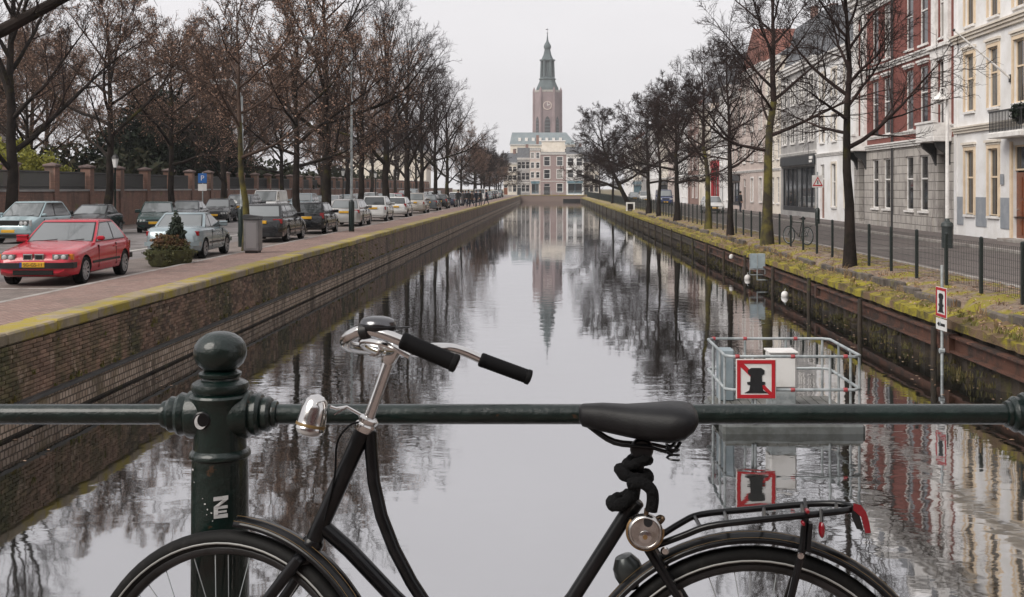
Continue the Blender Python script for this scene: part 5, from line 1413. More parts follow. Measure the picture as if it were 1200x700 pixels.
SK = 'vehicles parked before the terraced houses'
car('hatch', 'white', 'white hatchback parked before the house with red ground floor', 13.9, 99, R(0), SK, ZR + .006, bumper_paint=True)
car('van', 'blue', 'dark blue van parked before the cream terraced houses', 13.8, 140, 0, SK, ZR + .006, bumper_paint=True)
car('suv', 'white', 'white car parked near the leaning tree', 13.8, 168, 0, SK, ZR + .006, bumper_paint=True)
car('hatch', 'grey', 'grey car parked near the far end of the terraced houses', 13.8, 190, 0, SK, ZR + .006, bumper_paint=True)
# ------------------------------------------------------------------ street furniture
q = None
lb = thing('litter_bin', 'grey metal litter bin with dark lid on the quay pavement', 'bin', tuple(gp(296.5, 296.5, ZL)))
q = MB(); q.cbox(-.24, -.24, .06, .24, .24, 1.05, .03); q.build('casing', M('bin_grey', (.20, .19, .195), .5, .3, var=(.15, .145, .15), vs=4, obj=True), lb)
for s_ in (-1, 1):
    q = MB(); q.box(-.16, s_ * .243 - .004, .15, .16, s_ * .243 + .004, .95); q.build('panel', M('bin_panel', (.24, .23, .235), .5, .3, obj=True), lb)
q = MB(); q.cbox(-.2, -.2, 0, .2, .2, .062, .01); q.build('foot', black_plastic, lb)
q = MB(); q.add([(-.27, -.27, 1.05), (.27, -.27, 1.05), (.27, .27, 1.05), (-.27, .27, 1.05), (-.24, -.24, 1.2), (.24, -.24, 1.14), (.24, .24, 1.14), (-.24, .24, 1.2)], [(0, 1, 2, 3), (4, 5, 6, 7), (0, 1, 5, 4), (1, 2, 6, 5), (2, 3, 7, 6), (3, 0, 4, 7)]); q.build('lid', black_plastic, lb, 20)

lamp_glass = M('lamp_opal', (.75, .75, .74), .3)
def arm_lamp(label, x, y, z, h, arm, dirx=-1):
    t = thing('street_lamp', label, 'street lamp', (x, y, z))
    q = MB(); q.lathe([(.13, 0), (.13, 1.35), (.11, 1.42), (.075, 1.46)], 12); q.build('base', dark_green, t)
    q = MB(); q.tube([(0, 0, 1.4), (0, 0, h - .6), (dirx * .25, 0, h - .12), (dirx * arm, 0, h)], [.065, .045, .04, .03], 8); q.build('pole', galv, t)
    q = MB(); q.cbox(min(dirx * arm, dirx * (arm + .8)), -.13, h - .09, max(dirx * arm, dirx * (arm + .8)), .13, h + .05, .04); hd = q.build('lamp_head', galv, t)
    q = MB(); q.box(min(dirx * (arm + .12), dirx * (arm + .7)), -.1, h - .125, max(dirx * (arm + .12), dirx * (arm + .7)), .1, h - .092); q.build('diffuser', lamp_glass, hd)
    return t
p = gp(412, 271.5, ZL); arm_lamp('slim street lamp with long arm and thick dark green base on the quay', p.x, p.y, ZL, 9.0, 1.6)
arm_lamp('street lamp with short arm among the young trees beside the silver coupe', -11.12, 41.5, ZLR, 6.0, .35)
def lantern(label, x, y, z, h, group=None):
    t = thing('lantern_post', label, 'street lamp', (x, y, z), 0, group)
    q = MB(); q.lathe([(.12, 0), (.12, .5), (.07, .6), (.05, .7), (.045, h - .5), (.07, h - .45)], 10); q.build('pole', dark_green, t)
    q = MB(); q.lathe([(.09, h - .45), (.17, h - .02), (.17, h)], 6); q.build('lantern_glass', lamp_glass, t, 10)
    q = MB(); q.lathe([(.21, h), (.12, h + .16), (.03, h + .22), (.03, h + .3)], 6); q.build('lantern_cap', black_plastic, t, 10)
    return t
for (px, yy, lb_) in ((135, 58, 'behind the dark green hatchback'), (402, 100, 'behind the black hatchback'), (440, 118, 'behind the tall white hatchback'), (475, 140, 'behind the tall vase shaped tree')): lantern('small white lantern post on the garden wall pavement ' + lb_, (px - PX) * yy / F, yy, ZLR, 3.6, 'lantern posts along the garden wall')
# blue parking sign
ps = thing('parking_sign', 'blue parking sign on thin grey post before the garden wall', 'sign', ((237.5 - PX) * 66 / F, 66, ZLR))
q = MB(); q.tube([(0, 0, 0), (0, 0, 3.0)], .035, 8); q.build('post', galv, ps)
q = MB(); q.cbox(-.25, -.06, 2.4, .25, -.04, 2.95, .008); pb = q.build('plate', M('sign_blue', (.02, .12, .38), .4), ps)
o = link('sign_letter', text_mesh('P', .42, white_paint), pb, (0, -.064, 2.67)); o.rotation_euler = (R(90), 0, 0)
q = MB(); q.cbox(-.25, -.06, 1.95, .25, -.04, 2.35, .008); q.build('lower_plate', white_paint, ps)

# pale lamp post in front of the white house
lp = thing('street_lamp', 'pale lamp post with white bell shade before the white house', 'street lamp', tuple(gp(1110, 291, ZR)))
q = MB(); q.lathe([(.2, 0), (.2, .75), (.23, .8), (.2, .92), (.1, .98), (.07, 1.1)], 12); q.build('base', M('lamp_base_green', (.04, .05, .05), .5, obj=True), lp)
q = MB(); q.tube([(0, 0, 1.0), (0, 0, 4.9), (0, 0, 5.5)], [.075, .06, .045], 10); q.tube([(0, 0, 5.4), (-.02, 0, 5.75), (-.12, 0, 5.9), (-.24, 0, 5.82), (-.26, 0, 5.65)], .025, 6); q.build('pole', H['trim'], lp)
q = MB(); q.lathe([(.03, 5.7), (.06, 5.62), (.12, 5.55), (.30, 5.42), (.31, 5.38)], 16, (-.26, 0, 0)); q.build('lamp_shade', H['trim'], lp)
q = MB(); q.lathe([(.1, 5.4), (.12, 5.3), (.05, 5.22)], 12, (-.26, 0, 0)); q.build('bulb', lamp_glass, lp)
# triangular warning sign
ts = thing('warning_sign', 'triangular red bordered warning sign on pole before the cream house', 'sign', tuple(gp(958, 265, ZR)))
q = MB(); q.tube([(0, 0, 0), (0, 0, 3.1)], .04, 8); q.build('post', galv, ts)
q = MB(); q.lathe([(.14, 0), (.14, .95), (.1, 1.02), (.05, 1.05)], 10); q.build('base', dark_green, ts)
q = MB(); q.cbox(-.33, -.06, 2.2, .33, -.045, 2.9, .006); pl_ = q.build('backing_plate', white_paint, ts)
tri = lambda s_, c=2.5: [(-.3 * s_, c - .22 * s_), (.3 * s_, c - .22 * s_), (0, c + .33 * s_)]
for (s_, m_, d) in ((1, red_paint, -.066), (.66, white_paint, -.072)):
    q = MB(); q.prism(tri(s_), lambda a, b, dd: (a, dd, b), d, d + .005); q.build('triangle', m_, pl_, 0)
q = MB(); q.prism([(-.03, 2.4), (.03, 2.4), (.03, 2.62), (-.03, 2.62)], lambda a, b, dd: (a, dd, b), -.077, -.073); q.build('symbol', black_plastic, pl_, 0)

# wire mesh fence along the opposite bank
fn = thing('mesh_fence', 'dark green wire mesh fence with slim posts along the tree strip', 'fence', (9.05, 24.2, 1.3))
fpm = MB(); fpm.cbox(-.035, -.035, -.15, .035, .035, 1.13, .006); fpm.lathe([(.045, 1.12), (.045, 1.15), (.02, 1.17)], 8); fpost = fpm.mesh('fence_post', M('fence_green', (.012, .018, .017), .5))
wm = MB()
for k in range(21): wm.box(-.0025, .05 + k * .1, .08, .0025, .055 + k * .1, 1.05)
for k in range(8): wm.box(-.0035, 0, .08 + k * .138, .0035, 2.13, .085 + k * .138)
wmesh = wm.mesh('wire_mesh', MATS['fence_green'], 0)
for k in range(-4, 122):
    link('fence_post', fpost, fn, (0, k * 2.13, 0)); link('wire_mesh', wmesh, fn, (0, k * 2.13, 0))

# ------------------------------------------------------------------ on and in the water
YP = 16.4
pn = thing('mooring_pontoon', 'floating work pontoon with grey pipe railing in the canal', 'pontoon', (3.46, 17.37, 0))
def P_(x, y, z): return (x - 3.46, y - 17.37, z)
x0, x1, ya_, yb_ = 2.50, 4.43, 16.4, 18.35
q = MB()
for (y0_, y1_) in ((ya_ - .05, ya_ + .4), (yb_ - .4, yb_ + .05)): q.cbox(*P_(x0 - .05, y0_, -.35), *P_(x1 + .05, y1_, .14), .04)
q.build('float', M('float_grey', (.13, .14, .14), .6, .2, var=(.08, .085, .08), vs=4), pn)
q = MB()
for k in range(13):
    xx = x0 + (x1 - x0) * k / 13; q.box(*P_(xx, ya_, .142), *P_(xx + (x1 - x0) / 13 - .015, yb_, .18))
q.build('deck_plank', M('pontoon_deck', (.16, .16, .15), .8, var=(.1, .1, .09), vs=4), pn, 0)
for z in (.62, 1.094):
    q = MB(); cc = .1
    q.tube([P_(x0, ya_ + cc, z), P_(x0, yb_ - cc, z), P_(x0 + cc, yb_, z), P_(x1 - cc, yb_, z), P_(x1, yb_ - cc, z), P_(x1, ya_ + cc, z), P_(x1 - cc, ya_, z), P_(x0 + cc, ya_, z)], .022, 8, closed=True); q.build('rail', galv, pn)
pmm_ = MB(); pmm_.tube([(0, 0, .15), (0, 0, 1.1)], .02, 8); pst = pmm_.mesh('rail_post', galv)
for (x, y) in ((x0, ya_ + .12), (x0, 17.0), (x0, 17.7), (x0 + .1, yb_), (3.1, yb_), (3.75, yb_), (x1 - .1, yb_), (x1, 17.7), (x1, 17.0), (x1, ya_ + .12), (2.88, ya_), (3.98, ya_)):
    link('rail_post', pst, pn, P_(x, y, 0))
clamp = MB(); clamp.lathe([(.027, -.03), (.03, -.025), (.03, .025), (.027, .03)], 8, axis=(1, 0, 0)); clm = clamp.mesh('red_clamp', M('clamp_red', (.34, .05, .055), .5))
for (x, y, z) in ((3.45, ya_, 1.094), (4.2, ya_, 1.094), (2.66, ya_, 1.094), (3.45, ya_, .62), (4.2, ya_, .62), (3.1, yb_, 1.094), (3.9, yb_, 1.094), (2.6, yb_, 1.094)): link('red_clamp', clm, pn, P_(x, y, z))
q = MB(); q.cbox(*P_(2.62, 17.9, .18), *P_(2.86, 18.2, .98), .02); q.build('locker', M('locker_grey_blue', (.27, .32, .35), .5, var=(.22, .27, .3), vs=5), pn)
wc = thing('cabinet', 'white metal cabinet on the pontoon behind the mooring sign', 'cabinet', (3.48, 17.4, .18))
q = MB(); q.cbox(-.2, -.2, .32, .2, .2, .84, .025); q.build('casing', white_paint, wc)
q = MB(); q.cbox(-.19, -.19, 0, .19, .19, .318, .01); q.build('base', galv, wc)
q = MB(); q.cbox(-.22, -.22, .842, .22, .22, .87, .008); q.build('lid', white_paint, wc)
# no-mooring sign on its front rail
ms = thing('no_mooring_sign', 'square no mooring sign with red border on the pontoon railing', 'sign', (2.915, YP - .06, .50))
sf = lambda a, b, d: (a, d, b)
q = MB(); q.cbox(-.285, -.012, .0, .285, 0, .57, .005); q.build('plate', white_paint, ms)
q = MB()
for (a, b, c_, d) in ((-.27, .27, .015, .065), (-.27, .27, .505, .555), (-.27, -.22, .066, .504), (.22, .27, .066, .504)): q.box(a, -.019, c_, b, -.0135, d)
q.build('red_border', red_paint, ms, 0)
q = MB(); q.prism([(-.219, .504), (-.219, .455), (.18, .066), (.219, .066), (.219, .10), (-.175, .504)], sf, -.0165, -.0135); q.build('red_slash', red_paint, ms, 0)
def bollard_poly(s=1, cx=0, z=0): return [(cx + a * s, z + b * s) for a, b in ((-.17, .09), (.17, .09), (.10, .125), (.085, .20), (.125, .21), (.13, .245), (.085, .25), (.08, .34), (.115, .36), (.12, .41), (.07, .445), (-.07, .445), (-.12, .41), (-.115, .36), (-.08, .34), (-.085, .25), (-.13, .245), (-.125, .21), (-.085, .20), (-.10, .125))]
q = MB(); q.prism(bollard_poly(), sf, -.022, -.0195); q.build('bollard_symbol', black_plastic, ms, 0)
q = MB(); q.tube([(0, .03, -.36), (0, .03, .5)], .018, 8); q.build('post', galv, ms)
# narrow mooring sign on a pole near the bank
xs_ = 7.32; ysn = yof(1104, xs_)
m2 = thing('mooring_sign', 'tall thin pole with red edged mooring sign turned edgewise in the water', 'sign', (xs_, ysn, 0))
q = MB(); q.tube([(0, 0, -1), (.0, 0, 2.05)], .03, 10); q.lathe([(.034, 1.0), (.045, .99), (.045, .93), (.034, .92)], 10); q.tube([(-.05, 0, .45), (.04, 0, .45)], .05, 8); q.build('pole', galv, m2)
th = R(91); cs_, sn_ = math.cos(th), math.sin(th)
def face(a, b, d):
    # plate turned about its pole so that the photograph sees it nearly edge on; d < 0 is the printed side
    return (-.02 + a * cs_ - (-d) * sn_, -.04 + a * sn_ * 1 + d * cs_, b)
z0_ = 1.08
q = MB(); q.prism([(-.27, z0_), (.27, z0_), (.27, z0_ + .56), (-.27, z0_ + .56)], face, -.012, 0); q.build('plate', white_paint, m2, 0)
q = MB()
for (a, b, c_, d) in ((-.265, .265, .01, .06), (-.265, .265, .5, .55), (-.265, -.21, .061, .499), (.21, .265, .061, .499)): q.prism([(a, z0_ + c_), (b, z0_ + c_), (b, z0_ + d), (a, z0_ + d)], face, -.017, -.013)
q.build('red_border', red_paint, m2, 0)
q = MB(); q.prism(bollard_poly(1, 0, z0_), face, -.019, -.0135); q.build('bollard_symbol', black_plastic, m2, 0)
q = MB(); q.prism([(-.27, .84), (.27, .84), (.27, 1.05), (-.27, 1.05)], face, -.012, 0); q.build('lower_plate', white_paint, m2, 0)
q = MB(); q.prism([(-.2, .92), (.1, .92), (.1, .90), (.2, .945), (.1, .99), (.1, .97), (-.2, .97)], face, -.017, -.013); q.build('arrow', black_plastic, m2, 0)
# gauge board by the bank
gb = thing('gauge_board', 'grey blue metal board on bracket above the water by the piled bank', 'sign', (7.36, 41, 0))
q = MB(); q.cbox(-.27, -.03, .62, .27, .03, 1.15, .01); q.build('panel', M('gauge_panel', (.36, .43, .47), .5, .2, var=(.3, .36, .4), vs=4), gb)
q = MB()
for a in (-.27, .0, .27): q.box(a - .012, -.045, .4, a + .012, -.031, 1.15)
for b in (.4, .6): q.box(-.27, -.046, b - .012, .27, -.032, b + .012)
q.box(-.02, -.02, .2, .38, .02, .24); q.box(-.02, -.021, .24, .02, .021, .62); q.build('frame', galv, gb, 0)
for (px, py, Y, lab) in ((928, 345.5, 37.0, 'white ball float near the piled bank between gauge board and pontoon'), (877.5, 323, 44.0, 'white ball float beside the gauge board')):
    X = min((px - PX) * Y / F, XR - .2)
    t = thing('ball_float', lab, 'float', (X, Y, 0))
    q = MB(); q.lathe([(.02, -.08), (.09, -.05), (.125, .03), (.11, .11), (.06, .165), (.02, .175)], 14); q.build('ball', white_paint, t)
    q = MB(); q.tube([(0, 0, .17), (0, 0, .23), (.03, 0, .25)], .012, 6); q.build('eyelet', galv, t)
t = thing('ball_float', 'small white float hung on the piled bank beyond the gauge board', 'float', (XR - .27, 47.5, .55))
q = MB(); q.lathe([(.02, 0), (.08, .03), (.10, .1), (.08, .17), (.02, .2)], 12); q.build('ball', white_paint, t)
q = MB(); q.tube([(0, 0, .2), (.1, 0, .42)], .01, 5); q.build('rope', straw_m, t)
sb_ = thing('stone_block', 'small pale square frame standing on the bank near the leaning tree', 'frame', (8.2, 118, 1.1))
q = MB(); q.box(-.45, -.1, 0, -.3, .1, .75); q.box(.3, -.1, 0, .45, .1, .75); q.box(-.45, -.101, .75, .45, .101, .9); q.build('frame', white_paint, sb_, 0)

# ------------------------------------------------------------------ parked bicycle on the opposite street
def simple_bike(label, loc, rz, lean=0):
    t = thing('parked_bicycle', label, 'bicycle', loc, rz)
    for x in (-.53, .53):
        q = MB(); q.tube([(x + .335 * math.cos(a), 0, .35 + .335 * math.sin(a)) for a in np.linspace(0, 2 * math.pi, 28, False)], .017, 6, closed=True); w_ = q.build('wheel', rubber, t)
        q = MB(); q.tube([(x + .305 * math.cos(a), 0, .35 + .305 * math.sin(a)) for a in np.linspace(0, 2 * math.pi, 28, False)], .014, 5, closed=True)
        for a in np.linspace(0, 2 * math.pi, 18, False): q.tube([(x, 0, .35), (x + .3 * math.cos(a), 0, .35 + .3 * math.sin(a))], .003, 3)
        q.build('rim_and_spokes', galv, w_)
    q = MB(); bb_ = (-.08, 0, .3); st_ = (-.22, 0, .86); ht, hb = (.34, 0, .92), (.38, 0, .68)
    for a, b, r_ in ((bb_, st_, .017), (bb_, hb, .02), (st_, (.345, 0, .86), .016), (ht, hb, .02), (bb_, (-.53, .05, .35), .011), (bb_, (-.53, -.05, .35), .011), (st_, (-.53, .05, .35), .01), (st_, (-.53, -.05, .35), .01), (hb, (.53, .05, .35), .012), (hb, (.53, -.05, .35), .012)): q.tube([a, b], r_, 8)
    q.build('frame', black_paint, t)
    q = MB(); q.tube([(-.22, 0, .84), (-.24, 0, .96)], .014, 8); q.build('seat_post', chrome, t)
    q = MB(); q.lathe([(0, -.12), (.09, -.1), (.10, -.02), (.05, .06), (.025, .16), (0, .17)], 12, (-.24, 0, 1.0), (1, 0, 0), sx=.45); q.build('saddle', rubber, t)
    q = MB(); q.tube([(.345, 0, .9), (.31, 0, 1.08), (.36, 0, 1.1)], .014, 8); q.tube([(.18, .28, 1.06), (.3, .27, 1.1), (.37, .1, 1.1), (.37, -.1, 1.1), (.3, -.27, 1.1), (.18, -.28, 1.06)], .013, 8); q.build('handlebar', chrome, t)
    q = MB(); q.tube([(-.3, .05, .72), (-.8, .06, .74), (-.84, 0, .74), (-.8, -.06, .74), (-.3, -.05, .72)], .01, 6); q.tube([(-.72, 0, .73), (-.56, .06, .35)], .008, 5); q.build('rear_rack', black_paint, t)
    q = MB(); q.tube([(-.08, -.08, .3), (-.02, -.09, .15)], .012, 6); q.tube([(-.08, .08, .3), (-.14, .09, .45)], .012, 6); q.box(-.07, -.18, .13, .03, -.09, .16); q.box(-.19, .09, .44, -.09, .18, .47); q.build('crank', chrome, t)
    return t
p = gp(944, 291.5, ZR); simple_bike('black bicycle parked against the mesh fence behind the mossy tree', (9.5, 44.2, ZR + .01), R(88 + 90)).rotation_euler = (0, 0, R(118))

# ------------------------------------------------------------------ people
cloth = [M('coat_black', (.012, .012, .014), .85), M('coat_navy', (.015, .018, .03), .85), M('coat_grey', (.06, .058, .06), .85), M('coat_brown', (.05, .03, .022), .85)]
jeans = M('trousers', (.018, .022, .035), .85); skin = M('skin', (.45, .27, .2), .6); hair = M('hair', (.025, .016, .012), .7); shoe = M('shoe', (.02, .018, .016), .6)
def person_mesh(pose, stride, arm):
    V = [(0, 0, .95), (0, .01, 1.18), (0, .0, 1.40), (0, -.02, 1.50), (0, -.03, 1.62), (0, -.04, 1.73)]
    Rr = [(.155, .115), (.15, .11), (.165, .10), (.06, .06), (.088, .10), (.06, .07)]
    E = [(0, 1), (1, 2), (2, 3), (3, 4), (4, 5)]
    def add(p, parent, r_):
        V.append(p); Rr.append(r_); E.append((parent, len(V) - 1)); return len(V) - 1
    for s_ in (-1, 1):
        f = stride * s_
        h = add((s_ * .10, 0, .86), 0, (.095, .10)); k = add((s_ * .11, -f * .45 - .03, .48), h, (.062, .065)); a = add((s_ * .11, -f * .9 + max(0, -f) * .2, .09 + max(0, -f) * .15), k, (.045, .045)); add((s_ * .12, -f * .9 - .13 + max(0, -f) * .2, .045 + max(0, -f) * .1), a, (.042, .03))
        sh = add((s_ * .185, 0, 1.40), 2, (.07, .065)); e = add((s_ * .23, f * .25 + .02, 1.13), sh, (.05, .05)); w_ = add((s_ * (.22 - arm), f * .45 - .08, .90 + arm * .5), e, (.036, .036)); ha = add((s_ * (.215 - arm), f * .48 - .10, .82 + arm * .5), w_, (.03, .038))
        for j in range(4): add((s_ * (.215 - arm) + (j - 1.5) * .006, f * .48 - .125 + j * .018, .745 + arm * .5 + abs(j - 1.5) * .01), ha, (.009, .009))
        add((s_ * (.19 - arm), f * .48 - .14, .79 + arm * .5), ha, (.01, .01))
    me = bpy.data.meshes.new('body'); me.from_pydata(V, E, [])
    ob = link('tmp', me); md = ob.modifiers.new('s', 'SKIN'); md.use_smooth_shade = True
    for i, r_ in enumerate(Rr): me.skin_vertices[0].data[i].radius = r_
    me.skin_vertices[0].data[0].use_root = True
    sd = ob.modifiers.new('d', 'SUBSURF'); sd.levels = 2; sd.render_levels = 2
    dg = bpy.context.evaluated_depsgraph_get(); dg.update()
    out = bpy.data.meshes.new_from_object(ob.evaluated_get(dg)); bpy.data.objects.remove(ob)
    for m_ in (cloth[0], jeans, skin, shoe): out.materials.append(m_)
    for pl in out.polygons:
        c_ = pl.center; z = c_.z
        pl.material_index = 3 if z < .10 else 1 if z < .80 and abs(c_.x) < .19 - 0 else 2 if (z > 1.5 or (z < .88 + arm * .5 and abs(c_.x) > .16)) else 0
        if .10 <= z < .80 and not (abs(c_.x) > .165 and z > .66): pl.material_index = 1
    return out
def hair_mesh():
    q = MB(); q.lathe([(.0, .145), (.05, .135), (.085, .10), (.10, .05), (.102, .0), (.09, -.05)], 14, (0, .0, 1.655)); 
    return q.mesh('hair', hair)
def coat_mesh():
    q = MB(); q.lathe([(.175, .80), (.178, .95), (.165, 1.15), (.18, 1.33), (.16, 1.44), (.085, 1.49)], 16, sy=.74); return q.mesh('coat', cloth[0])
pm_ = [person_mesh(0, .24, 0), person_mesh(1, -.22, 0), person_mesh(2, .05, .05)]; hm_ = hair_mesh(); cm_ = coat_mesh()
def person(label, x, y, z, k, coat, rz, sc=1, group=None):
    t = thing('person', label, 'person', (x, y, z), rz, group, sc)
    b = link('body', pm_[k], t); b.material_slots[0].link = 'OBJECT'; b.material_slots[0].material = cloth[coat]
    c_ = link('coat', cm_, b); c_.material_slots[0].link = 'OBJECT'; c_.material_slots[0].material = cloth[coat]
    link('hair', hm_, b)
for k, (px, dy, coat, sc, lab) in enumerate(((537, -4, 0, 1.04, 'person in black coat at the near side of the walking group on the quay'), (542.5, 1.5, 2, .98, 'person in dark grey coat walking in the group on the quay'), (549, -1, 0, 1.02, 'person in black coat walking in the middle of the quay group'), (553, 2.5, 3, .95, 'person in dark brown coat in the quay group'), (558, 0, 1, 1.0, 'person in navy coat walking in the quay group'), (563, 6, 0, 1.0, 'person in black coat at the far side of the quay group'), (570, 14, 1, 1.03, 'person in navy coat walking ahead of the quay group'), (545.5, 8, 1, .97, 'person in navy coat half hidden in the quay group'))):
    Y = 121 + dy; person(lab, (px - PX) * Y / F, Y, ZL, k % 3, coat, math.pi + k * .2, sc, 'pedestrians on the quay pavement')
person('person in black coat standing by the white hatchback before the houses', (867.5 - PX) * 97 / F, 97, ZR + .13 if (867.5 - PX) * 97 / F > 15.4 else ZR, 2, 0, 2.0)

hp = thing('hanging_plant', 'dark round plant hung on the white house above its door', 'plant', (17.45, yof(1196, 17.45), 6.0))
foliage(31, [(0, 0, .32, .38, .38, .34), (0, 0, .1, .3, .3, .2)], 1800, .05, ever, 'foliage', hp)
q = MB(); q.lathe([(.08, -.14), (.22, .0), (.26, .12), (.24, .12)], 12); q.build('basket', black_plastic, hp)
q = MB(); q.tube([(0, 0, .1), (0, 0, .85), (.25, 0, .95), (.55, 0, .95)], .012, 6); q.build('bracket', black_plastic, hp)
# ------------------------------------------------------------------ bridge railing in the foreground
YR = 2.585
k_ = YR / F
def rp(px, py): return Vector(((px - PX) * k_, YR, CH - (py - PY) * k_))
rl_ = thing('bridge_railing', 'dark green cast iron bridge railing with ball topped post', 'railing', (rp(258, 485).x, YR, 2.075))
base = Vector(rl_.location)
zr = rp(258, 485.5).z - base.z
pitch = 987 * k_
def hz(py): return CH - (py - PY) * k_ - base.z
prof = [(33, 1000), (33, 985), (40, 984), (40, 960), (35, 950), (34, 800), (32.5, 560), (32, 536), (35, 534), (35.5, 531), (34, 528), (30.5, 525), (30, 512), (31, 500), (32, 482), (33, 470), (35, 467), (36, 463.5), (34.5, 461), (30, 459.5), (32, 457), (33.5, 453), (32, 448.5), (27, 445.5), (22, 444), (21.5, 442), (24, 440.5), (24.5, 437), (22, 435), (18, 433.5)]
ball = [(16, 434.5), (21, 431), (26.5, 426), (30, 418), (30.6, 411), (29, 403.5), (24, 396.5), (16, 391), (8, 388.6), (0, 388)]
pq = MB(); pq.lathe([(r_ * k_, hz(y)) for r_, y in prof], 40); post_m = pq.mesh('post', dark_green, 40)
pq = MB(); pq.lathe([(r_ * k_, hz(y)) for r_, y in ball], 36); ball_m = pq.mesh('ball_finial', dark_green, 50)
def socket(s_):
    q = MB(); q.lathe([(28 * k_, 14 * k_), (28 * k_, 33 * k_), (27 * k_, 36 * k_), (23.5 * k_, 38 * k_), (24.5 * k_, 41 * k_), (25.5 * k_, 45 * k_), (23 * k_, 49 * k_), (19.5 * k_, 50 * k_), (20.5 * k_, 53 * k_), (21 * k_, 57 * k_), (18.5 * k_, 60.5 * k_), (15.5 * k_, 61.5 * k_), (16 * k_, 64 * k_), (15 * k_, 67 * k_), (11 * k_, 68 * k_)], 28, (0, 0, zr), (s_, 0, 0))
    return q.mesh('rail_socket', dark_green, 40)
so_m = [socket(-1), socket(1)]
rr_ = MB(); rr_.tube([(60 * k_, 0, zr), (pitch - 60 * k_, 0, zr)], 11.8 * k_, 20); rail_m = rr_.mesh('rail', dark_green, 50)
lr_ = MB(); lr_.tube([(30 * k_, 0, zr - .50), (pitch - 30 * k_, 0, zr - .50)], 9 * k_, 16); lrail_m = lr_.mesh('lower_rail', dark_green, 50)
posts = []
for k in range(-2, 4):
    o = link('post', post_m, rl_, (k * pitch, 0, 0)); posts.append(o)
    link('ball_finial', ball_m, o); link('rail_socket', so_m[0], o); link('rail_socket', so_m[1], o)
    if k < 3:
        link('rail', rail_m, rl_, (k * pitch, 0, 0)); link('lower_rail', lrail_m, rl_, (k * pitch, 0, 0))
p0 = posts[2]
# round boss with a pale crescent painted on as its highlight, and the sticker below
yb_ = -32 * k_
st_m = M('sticker', (.5, .5, .5), .5, var=(.32, .32, .32), vs=60, vlo=.5, vhi=.65)  # same pale colour serves sticker, chips and painted crescent highlight
q = MB(); q.lathe([(10 * k_, 0), (10 * k_, .004), (8.5 * k_, .006), (0, .006)], 20, ((246 - 258) * k_, -30.0 * k_, hz(486.5)), (0, -1, 0)); q.build('boss', black_paint, p0)
cres = []
for t in np.linspace(-60, 140, 14): cres.append((6.8 * math.cos(R(t + 180)), 8.4 * math.sin(R(t + 180))))
inn = [(2.6 + 6.2 * math.cos(R(t + 180)), 2.0 + 7.6 * math.sin(R(t + 180))) for t in np.linspace(140, -60, 14)]
q = MB(); q.prism([(a, b) for a, b in cres + inn], lambda a, b, d: ((245 - 258 + a) * k_, d, hz(488 - b * -1 * -1)), -30.0 * k_ - .0075, -30.0 * k_ - .0065); q.build('crescent_highlight', st_m, p0, 0)
def cyl(a, b, d, r_=33.2): # wrapped on the shaft
    x = (a - 258) * k_; rr = r_ * k_ + d; return (x, -math.sqrt(max(rr * rr - x * x, 1e-6)), hz(b))
q = MB()
for poly in ([(260, 574), (275.5, 573), (275.5, 577.5), (260, 578.5)], [(270, 577.6), (275.4, 577.6), (266, 584.5), (260.5, 584.8)], [(260.3, 584.9), (275, 584), (275, 587.4), (260.3, 588)], [(260.3, 588.1), (265, 588), (265, 594), (260.3, 594.2)], [(265.1, 590), (274, 589.6), (274, 592), (265.1, 592.4)], [(260.3, 594.3), (275, 593.5), (275, 598), (260.3, 598.6)]):
    q.prism(poly, cyl, .0004, .0012)
q.build('sticker', st_m, p0, 0)
rr5 = random.Random(4)
for (a, b, s_) in ((250, 582, 1.6), (253, 588, 1.2), (257.5, 592, 1.3), (252, 594, .8), (233, 545, 2), (247, 576, .8), (259, 601, 1), (235, 559, .9)):
    fl_ = MB(); fl_.prism([(a + s_ * rr5.uniform(.5, 1) * math.cos(R(t)), b + s_ * rr5.uniform(.4, 1) * math.sin(R(t))) for t in range(0, 360, 60)], cyl, .0004, .001); fl_.build('paint_chip', st_m, p0, 0)

# ------------------------------------------------------------------ the bicycle leaning on the railing
LE = .05
def bp(px, py, off=0):
    """point of the leaning bicycle plane seen at a pixel; off shifts it sideways (positive = away from the viewer)"""
    dx, dz = (px - PX) / F, -(py - PY) / F
    Y = (2.315 + .0777 * .4133 + LE * (CH - 2.4247) + off) / (1 + .0777 * dx - LE * dz)
    return Vector((Y * dx, Y, CH + Y * dz))
BR = Vector((-.13, 2.36, 2.075))
bk = thing('city_bicycle', 'black upright city bicycle with chrome handlebar leaning on the bridge railing', 'bicycle', BR)
def part(mb, name, mat, parent=bk, ang=40):
    o = mb.build(name, mat, parent, ang)
    if parent is bk: o.location = -BR
    return o
n_ax = Vector((.0777, 1, -LE)).normalized()                 # sideways, away from the viewer
u_ax = Vector((-1, .0777, 0)).normalized()                   # forward
def offs(p, s): return p + n_ax * s
rh, fh_ = bp(886, 847), bp(262, 825)
rh.z = fh_.z = 2.4225
upv = n_ax.cross(u_ax) if n_ax.cross(u_ax).z > 0 else u_ax.cross(n_ax)
steer_top, steer_bot = bp(461, 408), bp(330, 700)
s_ax = (steer_top - steer_bot).normalized()
ST = Matrix.Rotation(R(-14), 3, s_ax)
def frame_m(c, u, n, up): return Matrix(((u.x, n.x, up.x, c.x), (u.y, n.y, up.y, c.y), (u.z, n.z, up.z, c.z), (0, 0, 0, 1)))
fu, fn_ = ST @ u_ax, ST @ n_ax
if fu.y < u_ax.y: ST = Matrix.Rotation(R(14), 3, s_ax); fu, fn_ = ST @ u_ax, ST @ n_ax
fup = ST @ upv
